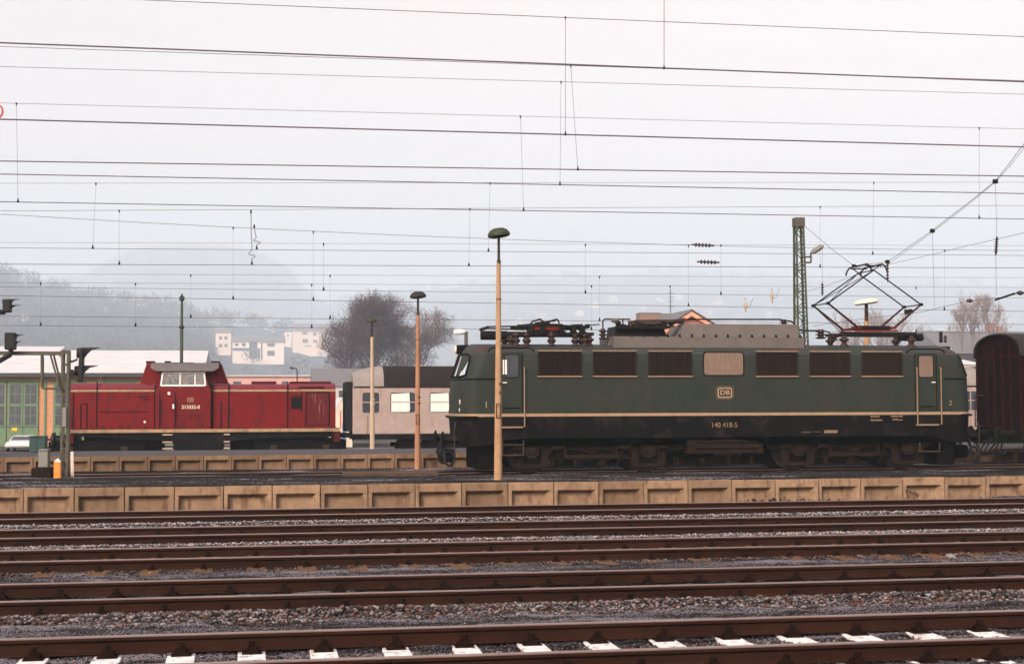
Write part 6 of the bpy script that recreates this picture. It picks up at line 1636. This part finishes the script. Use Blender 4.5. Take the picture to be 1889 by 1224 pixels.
fh = [(463, 470, 577, 572, 568, 'housecream', 'small lone pale house highest above the white block'), (492, 502, 584, 580, 577, 'housegrey', 'small hazy house right of the highest pale one'), (450, 455, 600, 591, 587, 'housewhite', 'narrow white tower house above the block'),
      (498, 507, 613, 607, 602, 'housewhite', 'tiny white cottage just above the block roof'), (514, 523, 613, 607, 602, 'housecream', 'tiny cream cottage right of the white cottage'), (40, 48, 592, 583, 578, 'housewhite', 'pale house left of the twin gables under the left signal head'), (50, 58, 593, 584, 578, 'housewhite', 'left twin white gable on the wooded slope'), (62, 70, 590, 581, 576, 'housecream', 'right twin cream gable on the wooded slope'),
      (101, 108, 571, 566, 562, 'housegrey', 'faint grey house among trees left of the tube post'), (143, 151, 597, 593, 589, 'housegrey', 'low grey house halfway up the wooded slope'), (190, 200, 577, 571, 566, 'housecream', 'cream house deep in the wood above the shed roof'), (250, 258, 585, 576, 570, 'housegrey', 'steep grey gable left of the green tube post'), (281, 290, 607, 602, 598, 'housegrey', 'low hazy house near the foot of the green tube post'), (362, 368, 604, 598, 594, 'housecream', 'small cream house right of the green tube post')]
for (pa, pb, p0, p1, p2, mw, lab) in fh:
    house('hill_house', lab, pa, pb, near_hill, p0, p1, p2, 6, mw, 'houseroof', [((pa * .7 + pb * .3) - 1, (pa * .7 + pb * .3) + .8, p1 + 1.5, p1 + 3.5), ((pa * .3 + pb * .7) - 1, (pa * .3 + pb * .7) + .8, p1 + 1.5, p1 + 3.5)], HG, 'front' if pb - pa < 11 else 'side')
# far hazy houses of the right hillside
r5 = random.Random(12)
spots = [(1070, 575), (1098, 560), (1132, 548), (1150, 590), (1188, 568), (1215, 552), (1252, 544), (1268, 585), (1310, 572), (1330, 556), (1352, 590), (1388, 548), (1420, 578), (1448, 560), (960, 590), (1000, 578), (1035, 592), (930, 602), (1735, 600), (1760, 612), (1716, 588), (1700, 608), (1868, 588), (1845, 600)]
for i, (px, py) in enumerate(spots):
    wd = r5.uniform(9, 18); hh = r5.uniform(5, 9)
    rf_ = r5.choice(['houseroof', 'houseroofred']); gb_ = r5.choice(['front', 'side']); o = house('hill_house', 'hazy far slope house with ' + ('gable facing the yard' if gb_ == 'front' else 'broad eave side') + (' and reddish roof' if rf_ == 'houseroofred' else ' and grey roof'), px - wd / 2, px + wd / 2, right_hill, py + hh, py, py - r5.uniform(3, 5), 9, r5.choice(['housewhite', 'housecream', 'housewhite']), rf_, [(px - wd * .3, px - wd * .12, py + 2, py + 4.4), (px + wd * .12, px + wd * .3, py + 2, py + 4.4)], 'houses on the far misty slope', gb_)
# far houses need the slope under them
# long pink roofed building behind the red bonnet
house('long_building', 'long low pinkish building with pale eave behind the red engine bonnet', 418, 592, 400, 745, 693.5, 691, 12, 'pinkroof', 'housecream', [(430, 445, 703, 708), (470, 485, 703, 708), (520, 532, 703, 708)], cat='building')
# street lamp before it
Yl = 120.0; xs_, zs_ = at(548, 690, Yl); r_ = thing('street_lamp', 'tiny curved street lamp before the pinkish building', 'street lamp', (xs_, Yl, -.78)); zt = Z_(679, Yl, 548); k = Yl / 2742
b = MB(); b.tube([(xs_, Yl, -.78), (xs_, Yl, zt - 4 * k), (xs_ - 2 * k, Yl, zt), (xs_ - 12 * k, Yl, zt + .3 * k)], .05, 6); b.build('pole', 'lampdark', r_); b = MB(); b.box(xs_ - 13 * k, xs_ - 8 * k, Yl - .12, Yl + .12, zt - .05, zt + .1); b.build('lamp_head', 'lampdark', r_, bevel=.03)
# white hut with blue door between engine and coach
Yh = 88.0
o = house('hut', 'white hut with blue door in the gap between red locomotive and coach', 612, 650, Yh, 830, 770, 736, 6, 'housecream', 'snow', gable='front', cat='hut')
b = MB(); b.box(X_(631.5, Yh, 800), X_(637.5, Yh, 800), Yh - .08, Yh - .002, -.7, Z_(779, Yh, 634)); b.build('door', 'bluedoor', o)
# dark roofed shed left of the coach
house('store_building', 'dark slate roofed store behind the coach end under the bare tree', 580, 720, 240, 790, 712, 678, 10, 'housegrey', 'slate', [(600, 612, 720, 735), (625, 637, 720, 735)], cat='building')
# peach gabled house and wide chimney behind the roof gear
Yp = 120.0; kk = Yp / 2742
xg = [X_(1193, Yp, 620), X_(1306, Yp, 620)]
pg = thing('gabled_house', 'peach gabled house showing behind the green locomotive roof gear', 'house', ((xg[0] + xg[1]) / 2, Yp, -.78))
zapx = Z_(575, Yp, 1272); ze_ = Z_(604, Yp, 1272); xm = X_(1272, Yp, 620); xl, xr = X_(1214, Yp, 620), X_(1310, Yp, 620)
b = MB(); b.prism([(xl, -.78), (xr, -.78), (xr, Z_(599, Yp, 1310)), (xm, zapx - .25), (xl, Z_(612, Yp, 1214))], 'y', Yp, Yp + 9); b.build('wall', 'peach', pg)
for side, xe_, pe in ((-1, xl - .35, 619), (1, xr + .35, 603)):
    z_e = Z_(pe, Yp, 1260)
    b = MB(); q = [(xm, zapx), (xe_, z_e), (xe_, z_e - .3), (xm, zapx - .36)]; b.prism(q, 'y', Yp - .7, Yp - .25); b.build('verge_board', 'peach', pg)
    b = MB(); q = [(xm, zapx + .05), (xe_ + side * .05, z_e + .05), (xe_ + side * .05, z_e - .05), (xm, zapx - .05)]; b.prism([(p[0], p[1] + .15) for p in q], 'y', Yp - .75, Yp + 9.3); b.build('roof', 'slate', pg)
wg = thing('house_wing', 'slate roofed wing with broad brick chimney left of the peach gable', 'house', (X_(1215, Yp + 10, 600), Yp + 10, -.78))
b = MB(); b.box(X_(1160, Yp + 10, 600), X_(1268, Yp + 10, 600), Yp + 9.5, Yp + 17, -.78, Z_(598, Yp + 9.5, 1215)); b.build('wall', 'housegrey', wg)
b = MB(); b.prism([(Yp + 9.3, Z_(598, Yp + 9.5, 1215)), (Yp + 13, Z_(578, Yp + 13, 1260)), (Yp + 17.2, Z_(598, Yp + 9.5, 1215))], 'x', X_(1200, Yp + 10, 600), X_(1276, Yp + 10, 600)); rw = b.build('roof', 'slate', wg)
b = MB(); b.box(X_(1180.5, Yp + 8, 590), X_(1219.5, Yp + 8, 590), Yp + 8, Yp + 9.4, -.78, Z_(577.5, Yp + 8, 1200)); b.build('chimney', 'brickdull', rw); b = MB(); b.box(X_(1180, Yp + 8, 590), X_(1220, Yp + 8, 590), Yp + 7.95, Yp + 9.45, Z_(577.5, Yp + 8, 1200) + .001, Z_(576.5, Yp + 8, 1200)); b.build('chimney_cap', 'slate', rw)
b = MB(); am = X_(1237, Yp + 12, 560); b.cyl((am, Yp + 12, Z_(590, Yp + 12, 1237)), (am, Yp + 12, Z_(533, Yp + 12, 1237)), .035, .025, 6)
for py in (540, 548, 556, 566): zz = Z_(py, Yp + 12, 1237); b.cyl((am - .25, Yp + 12.1, zz), (am + .3, Yp + 11.9, zz), .015, .015, 4)
b.build('aerial', 'blackmet', rw)
# buildings at far right
o = house('long_hall', 'long dark slate roofed hall with chimneys behind the brown wagon', 1752, 2150, 380, 745, 655, 607, 26, 'housegrey', 'slate', chim=[(1869, 15, 592), (1887, 10, 597), (1960, 14, 590)], cat='building')
o = house('flat_store', 'low white roofed store seen between green locomotive and wagon', 1740, 1815, 125, 745, 672, 661, 8, 'housegrey', 'snow', cat='building')
o = house('flat_store', 'bluish flat roofed block above the white roofed store', 1735, 1801, 140, 745, 652, 649.5, 8, 'fascia', 'housegrey', cat='building')


# ------------------------------------------------------------------ bare trees
def tree(name, label, px, Y, py_base, py_top, spread_px, seed, m_twig='twig', m_trunk='bark', dens=1.0, trunks=1, lean=0.0, thin=1.0, upright=.35, crown0=.2, z_base=None):
    g = random.Random(seed); k = Y / 2742
    x0, zb = at(px, py_base, Y); zt = Z_(py_top, Y, px)
    if z_base is not None: zb = z_base
    Ht = zt - zb; sp = spread_px * k / 2
    o = thing(name, label, 'tree', (x0, Y, zb))
    tr = MB(); limbs = MB(); tips = []
    def ell(p):     # inside the crown?
        u = ((p.x - x0 - lean * Ht * .5) / (sp * 1.05)) ** 2 + ((p.y - Y) / (sp * 1.0)) ** 2 + ((p.z - zb - Ht * (crown0 + (1 - crown0) / 2)) / (Ht * (1 - crown0) * .53)) ** 2
        return u
    def grow(p, d, L, r_, lev, mb):
        q = p; n = 3 if lev < 3 else 2
        for i in range(n):
            d2 = (d + Vector((g.uniform(-1, 1), g.uniform(-1, 1), g.uniform(-.5, .8))) * (.16 + .04 * lev)).normalized()
            q2 = q + d2 * (L / n); ra, rb2 = r_ * (1 - .3 * i / n), r_ * (1 - .3 * (i + 1) / n)
            mb.cyl(q, q2, ra, rb2, 7 if lev == 0 else 5 if lev < 2 else 3, caps=False)
            if lev >= 1 and i > 0 or lev >= 2: tips.append((q2.copy(), d2.copy(), L))
            q, d = q2, d2
            if lev < 3:
                m = (4 if lev == 0 else 3) if i else 2
                for j in range(m):
                    ang = g.uniform(0, 2 * math.pi); pr = d.orthogonal().normalized(); pr.rotate(__import__('mathutils').Quaternion(d, ang))
                    nd = (d * g.uniform(.35, .8) + pr * g.uniform(.6, 1.0) + Vector((0, 0, upright))).normalized()
                    nl = L * g.uniform(.5, .75)
                    if ell(q + nd * nl) > 1.15: nl *= .5
                    if nl > .25: grow(q, nd, nl, max(rb2 * .55, .018), lev + 1, limbs if lev >= 0 else tr)
    for t_ in range(trunks):
        a = 2 * math.pi * t_ / max(trunks, 1); off = Vector((math.cos(a), math.sin(a), 0)) * (.0 if trunks == 1 else Ht * .035)
        p = Vector((x0, Y, zb)) + off; d = Vector((lean + off.x * .35 / max(Ht * .1, .1), off.y * .1, 1)).normalized()
        q = p + d * Ht * crown0 * .8; r0 = Ht * .018 * thin
        tr.cyl(p, q, r0 * 1.2, r0, 8); grow(q, d, Ht * (.52 if trunks == 1 else .45), r0, 0, limbs)
        tr.cyl(q, q + d * Ht * .15, r0, r0 * .8, 8)
    tr.build('trunk', m_trunk, o, smooth=True, recalc=False)
    # twigs: fine slivers round each branch end
    rgx = np.random.default_rng(seed); T = np.array([t_[0] for t_ in tips]); D = np.array([t_[1] for t_ in tips])
    ld = rgx.normal(size=(16, 3)); ld /= np.linalg.norm(ld, axis=1)[:, None]; lw = rgx.uniform(-.5, .5, 16)
    def lump(v):
        u = v / (np.linalg.norm(v, axis=1)[:, None] + 1e-6); return .78 + (np.exp(-8 * (1 - u @ ld.T)) * lw).sum(1)
    n = int(9000 * dens); idx = rgx.integers(0, len(T), n)
    d = D[idx] * .5 + rgx.normal(size=(n, 3)) * .55 + np.array([0, 0, .25]); d /= np.linalg.norm(d, axis=1)[:, None]
    c0 = T[idx] + rgx.normal(size=(n, 3)) * sp * .045
    sd = rgx.normal(size=(n, 3)); sd -= (sd * d).sum(1)[:, None] * d; sd /= np.linalg.norm(sd, axis=1)[:, None]
    ln = sp * (.07 + .16 * rgx.random((n, 1))); wd = (.010 + .014 * rgx.random((n, 1))) * (Y / 150)
    tip = c0 + d * ln
    keep = (((tip[:, 0] - x0 - lean * Ht * .5) / (sp * 1.12)) ** 2 + ((tip[:, 1] - Y) / (sp * 1.12)) ** 2 + ((tip[:, 2] - zb - Ht * (crown0 + (1 - crown0) / 2)) / (Ht * (1 - crown0) * .56)) ** 2) < (lump(tip - np.array([x0 + lean * Ht * .5, Y, zb + Ht * (crown0 + (1 - crown0) / 2)])) + .3 * rgx.random(n))
    c0, d, sd, ln, wd, tip = c0[keep], d[keep], sd[keep], ln[keep], wd[keep], tip[keep]
    V1 = np.stack([c0 - sd * wd, c0 + sd * wd, tip], 1).reshape(-1, 3)
    LV = np.array(limbs.v); me = bpy.data.meshes.new('crown'); o0 = np.array(ORG[o.name])
    Vall = np.concatenate([LV, V1]) - o0
    FF = [tuple(f) for f in limbs.f] + [tuple(r_) for r_ in (np.arange(len(V1)).reshape(-1, 3) + len(LV)).tolist()]
    me.from_pydata(Vall.tolist(), [], FF); me.materials.append(MT[m_twig]); co_ = bpy.data.objects.new('crown', me); C.objects.link(co_); co_.parent = o
    return o


tree('bare_tree', 'large dense bare tree rising behind the silver coach end', 698, 330, 770, 554, 212, 4, dens=1.8, crown0=.08, z_base=-.78)
tree('bare_tree', 'broad low bare tree left of the large one over the red bonnet', 640, 320, 770, 598, 118, 9, dens=.9, crown0=.06, z_base=-.78)
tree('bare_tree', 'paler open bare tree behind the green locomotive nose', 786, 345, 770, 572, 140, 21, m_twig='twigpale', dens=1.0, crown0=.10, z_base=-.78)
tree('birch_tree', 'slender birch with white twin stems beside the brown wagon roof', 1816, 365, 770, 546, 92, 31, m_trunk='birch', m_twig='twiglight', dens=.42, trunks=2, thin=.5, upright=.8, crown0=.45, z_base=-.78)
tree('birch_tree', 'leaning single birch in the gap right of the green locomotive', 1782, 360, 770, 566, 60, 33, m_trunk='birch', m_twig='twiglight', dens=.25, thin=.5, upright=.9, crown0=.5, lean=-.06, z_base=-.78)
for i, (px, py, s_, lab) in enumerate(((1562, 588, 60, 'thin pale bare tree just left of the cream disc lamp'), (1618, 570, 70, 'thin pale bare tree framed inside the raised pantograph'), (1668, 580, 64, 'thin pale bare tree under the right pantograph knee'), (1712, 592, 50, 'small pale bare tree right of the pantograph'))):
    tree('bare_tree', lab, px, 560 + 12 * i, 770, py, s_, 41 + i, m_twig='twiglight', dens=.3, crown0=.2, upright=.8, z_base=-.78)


# ------------------------------------------------------------------ overhead lines
def wire_pts(pl, pr, Y, n=9, sag=0.0):
    """straight or gently sagging wire through two photograph points on a plane parallel to the track"""
    xa, za = at(0, pl, Y); xb, zb = at(1889, pr, Y); e = (xb - xa) * .25; s_ = (zb - za) / (xb - xa)
    xs = np.linspace(xa - e, xb + e, n); zs = [za + s_ * (x - xa) + sag * (4 * (x - xa) * (x - xb) / (xb - xa) ** 2) for x in xs]
    return [(float(x), Y, float(z)) for x, z in zip(xs, zs)]


def zat(pts, x):
    return float(np.interp(x, [p[0] for p in pts], [p[2] for p in pts]))


OG = 'overhead lines along the tracks'


def line(label, Y, mess, cont, drops, rc=.0065, rm=.004, sag=0.0):
    c_ = wire_pts(cont[0], cont[1], Y); o = thing('overhead_line', label, 'overhead wire', (0, Y, c_[4][2]), OG)
    MB().tube(c_, rc, 6).build('contact_wire', 'wire', o)
    m = wire_pts(mess[0], mess[1], Y, 13, sag); MB().tube(m, rm, 6).build('messenger_wire', 'wire', o)
    for d in drops:
        pt_, pb_ = (d, d) if not isinstance(d, tuple) else d
        xt = X_(pt_, Y, (mess[0] + mess[1]) / 2); xb = X_(pb_, Y, (cont[0] + cont[1]) / 2)
        zt, zb = zat(m, xt), zat(c_, xb); k = Y / 2742
        b = MB(); b.cyl((xt, Y, zt), (xb, Y, zb), max(.003, .16 * k * .5), None, 5); dr = b.build('dropper', 'wire', o)
        b = MB(); b.cyl((xb, Y, zb - .01), (xb, Y, zb + 7 * k), 2.4 * k, .6 * k, 8); b.build('dropper_clamp', 'blackmet', dr); b = MB(); b.cyl((xt, Y, zt + .01), (xt, Y, zt - 5 * k), 1.8 * k, .5 * k, 8); b.build('dropper_clamp', 'blackmet', dr)
    return o, m, c_


line('topmost overhead line, thickest wire, with a single long dropper', AX[0], (-190, -120), (79, 151), [1225], rc=.0065)
line('overhead line second from the top with one long upright dropper', AX[1], (-11, 68), (220, 271), [1043], rc=.008)
line('overhead line with one slanting dropper high in the sky', AX[2], (86, 149), (297, 325), [(1053, 1066)], rc=.008)
line('overhead line whose upright dropper stands just left of the slanting dropper', AX[3], (123, 174), (321, 357), [(1035, 1033)], rc=.008)
line('overhead line above the track at the near platform wall', AX[4], (190, 238), (372, 404), [(30, 33), (960, 966), 1806], rc=.008)
line('thin overhead line running above the cinder platform behind tall lamp shade', 38.5, (338, 336), (457, 471), [(177, 171), (904, 901), (1612, 1610)], rc=.0065, rm=.0045)
line('overhead line touched by the raised pantograph of the green locomotive', GAX, (389, 379), (487, 494), [220, (867, 865), 1513], rc=.009, rm=.006)
line('overhead line at the level of the big wiggly connectors lower bend', 46.9, (447, 453), (529, 549), [(597, 597), 1080, 1330], rc=.0065, rm=.0045)
line('overhead line crossing just below the top of the green tube post', 50.0, (395, 462), (545, 574), [578, 430, 1270, 1742], rc=.009, rm=.008, sag=.25)
line('low overhead line above the far platform just over the red cab roof', 62.0, (505, 512), (583, 598), [609, 352, 1106, 1480], rc=.010, rm=.007)
line('lowest overhead line above the red locomotive and silver coaches', RAXY, (521, 530), (600, 614), [75, 250, 575, 1091, 1236, 1690], rc=.010, rm=.007)

# two wiggly connectors hanging at left
IG = 'wavy current connectors hanging at left'
def connector(label, Y, pts):
    o = thing('wire_connector', label, 'wire connector', (at(pts[0][0], pts[0][1], Y)[0], Y, at(pts[0][0], pts[0][1], Y)[1]))
    q = [(at(p[0], p[1], Y)[0], Y, at(p[0], p[1], Y)[1]) for p in pts]; k = Y / 2742
    MB().tube(q, .7 * k, 6).build('cable', 'wire', o)
    b = MB(); b.lathe(q[0], [(.3 * k, -4 * k), (1.7 * k, -1 * k), (1.7 * k, 1 * k), (.4 * k, 5 * k)], 8); b.lathe(q[-1], [(2.4 * k, -.5 * k), (2.0 * k, 1 * k), (.6 * k, 7 * k)], 8); b.build('clamp', 'blackmet', o)
connector('tall wavy connector with straight upper part hanging left of the short one', GAX, [(463, 391), (463.5, 430), (464.8, 455), (464.5, 462), (460, 465), (458.5, 468), (461, 470), (468, 470.5), (471, 472), (469, 474.5), (465.5, 476), (464.5, 479), (464.5, 487)])
connector('short wavy connector hanging just right of the tall one', 38.6, [(469, 418), (470.5, 428), (472.5, 437), (472, 440), (468.5, 442), (467.5, 444), (470, 445), (478, 445.5), (481, 447.5), (479, 449.5), (474.5, 450.5), (473.5, 453), (473.6, 459)])


# section insulators: strings of discs on the wires
def string(name, label, A, B_, Y, n, r_, group=None):
    a = Vector((at(*A, Y)[0], Y, at(*A, Y)[1])); c_ = Vector((at(*B_, Y)[0], Y, at(*B_, Y)[1])); d = (c_ - a).normalized(); L = (c_ - a).length
    o = thing(name, label, 'insulator', tuple(a), group); b = MB(); b.cyl(a, c_, r_ * .35, None, 8); b.build('core', 'insul', o); b = MB()
    for i in range(n):
        t_ = (i + .5) / n; p = a + d * L * (.12 + .76 * t_); b.cyl(p - d * L * .25 / n, p, r_ * .5, r_, 10); b.cyl(p, p + d * L * .2 / n, r_, r_ * .4, 10)
    b.build('discs', 'insul', o); return o


string('wire_insulator', 'upper of two horizontal brown insulators above the grey roof hood', (1276, 451), (1317, 453), 49.2, 5, .085)
string('wire_insulator', 'lower of two horizontal brown insulators above the grey roof hood', (1286, 482.5), (1327, 484), 49.2, 5, .085)

# cross span carrying the wires, falling to the mast; it runs across the tracks
XC = 17.9
def cspan(px, py):
    """point on the vertical plane x = XC seen at a photograph pixel"""
    d = _Fw + _R2 * ((px - PX) / F) - _U2 * ((py - PY) / F); k = XC / d.x; return (XC, d.y * k, H + d.z * k)
cs = thing('cross_span', 'slanting pair of cross span wires falling to the lattice mast', 'overhead wire', cspan(1637, 485))
b = MB(); b.tube([(xc_t, MY, mzt - .1), cspan(1532, 457), cspan(1575, 490)], .009, 5); b.tube([cspan(1575, 490), cspan(1637, 483), cspan(1720, 425), cspan(1790, 371), cspan(1836, 334), cspan(1862, 302), cspan(1895, 257)], .008, 5)
b.tube([cspan(1637, 488), cspan(1720, 428.5), cspan(1790, 374), cspan(1836, 336), cspan(1862, 308), cspan(1895, 266)], .006, 5); b.build('head_span', 'wire', cs)
b = MB(); b.tube([(xc_t, MY, Z_(540, MY, 1478)), cspan(1520, 529), cspan(1575, 508), cspan(1637, 488), cspan(1720, 469), cspan(1790, 452), cspan(1895, 428)], .006, 5); b.tube([cspan(1500, 601), cspan(1590, 588), cspan(1700, 575), cspan(1787, 555), cspan(1838, 550), cspan(1872, 543), cspan(1900, 536)], .007, 5); b.build('lower_span', 'wire', cs)
b = MB()
for pts in ([(1720, 425), (1722, 500), (1724, 567)], [(1836, 334), (1838, 400), (1839, 436)], [(1837, 470), (1838, 545)], [(1637, 484), (1637, 490)], [(1517, 460), (1517, 522)]): b.tube([cspan(*p) for p in pts], .005, 5)
b.build('hanger', 'wire', cs)
for p in ((1720, 425), (1836, 334), (1575, 490), (1637, 482)): c_ = cspan(*p); b = MB(); b.box(c_[0] - .05, c_[0] + .05, c_[1] - .05, c_[1] + .05, c_[2] - .06, c_[2] + .04); b.build('span_clamp', 'blackmet', cs)
b = MB(); b.tube([cspan(1836, 553), cspan(1872, 541)], .025, 6); b.build('steady_rod', 'blackmet', cs)
def vstring(label, p0, p1, n, r_):
    a, c_ = Vector(cspan(*p0)), Vector(cspan(*p1)); d = (c_ - a).normalized(); L = (c_ - a).length
    o = thing('span_insulator', label, 'insulator', tuple(a)); b = MB(); b.cyl(a, c_, r_ * .4, None, 8); b.build('core', 'insul', o); b = MB()
    for i in range(n): t_ = (i + .5) / n; p = a + d * L * (.1 + .8 * t_); b.cyl(p - d * L * .25 / n, p, r_ * .5, r_, 10); b.cyl(p, p + d * L * .2 / n, r_, r_ * .5, 10)
    b.build('discs', 'insul', o)
vstring('tall upright brown insulator hanging high above the brown wagon', (1839, 436), (1837, 470), 6, .055)
vstring('upright brown insulator standing at the raised pantograph head', (1637, 483), (1637.5, 520), 5, .05)
vstring('small upright brown insulator between lattice mast and pantograph', (1517, 521), (1517, 545), 4, .055)
def ball(label, px, py, wd):
    c_ = cspan(px, py); r_ = wd * c_[1] / 2742 / 2; o = thing('ball_insulator', label, 'insulator', c_); b = MB(); b.lathe(c_, [(r_ * .2, -r_ * 1.0), (r_ * .6, -r_ * .8), (r_ * .7, -r_ * .3), (r_, -r_ * .1), (r_, r_ * .15), (r_ * .65, r_ * .3), (r_ * .6, r_ * .7), (r_ * .2, r_)], 14, 'x'); b.v = [(c_[0] + (p[0] - c_[0]) * 1.0, c_[1] + (p[1] - c_[1]) * .75, c_[2] + (p[2] - c_[2]) * .62) for p in b.v]; b.build('body', 'insul', o, smooth=True)
ball('dark egg insulator low beside the birch crown', 1789, 554.5, 14)
ball('larger dark egg insulator on a rod above the brown wagon', 1882, 540, 16)
# two pale lozenge weights hanging on the line left of the lattice mast
def lozenge(label, px, py, Y):
    k = Y / 2742; c_ = at(px, py, Y); o = thing('lozenge_marker', label, 'marker', (c_[0], Y, c_[1]), 'lozenge markers on the line'); Pm = lambda a, d: (c_[0] + a * k, Y, c_[1] - d * k)
    b = MB(); b.lathe((c_[0], Y, c_[1]), [(.4 * k, 13 * k), (1.0 * k, 8 * k), (3.6 * k, 1 * k), (3.8 * k, -2 * k), (1.2 * k, -9 * k), (.7 * k, -13 * k)], 10); b.build('body', 'postgrey', o, smooth=True)
    b = MB(); b.tube([Pm(0, 9), Pm(1.5, 13)], 1.0 * k, 6); b.tube([Pm(0, -9), Pm(-.6, -15)], .6 * k, 6); b.tube([Pm(3, 6), Pm(9, 1), Pm(16, -15)], .35 * k, 5); b.build('fitting', 'lampdark', o)
lozenge('pale lozenge marker hanging lower and further left of the lattice mast', 1375, 563, 52.0)
lozenge('pale lozenge marker hanging higher and nearer the lattice mast', 1424, 546, 52.0)
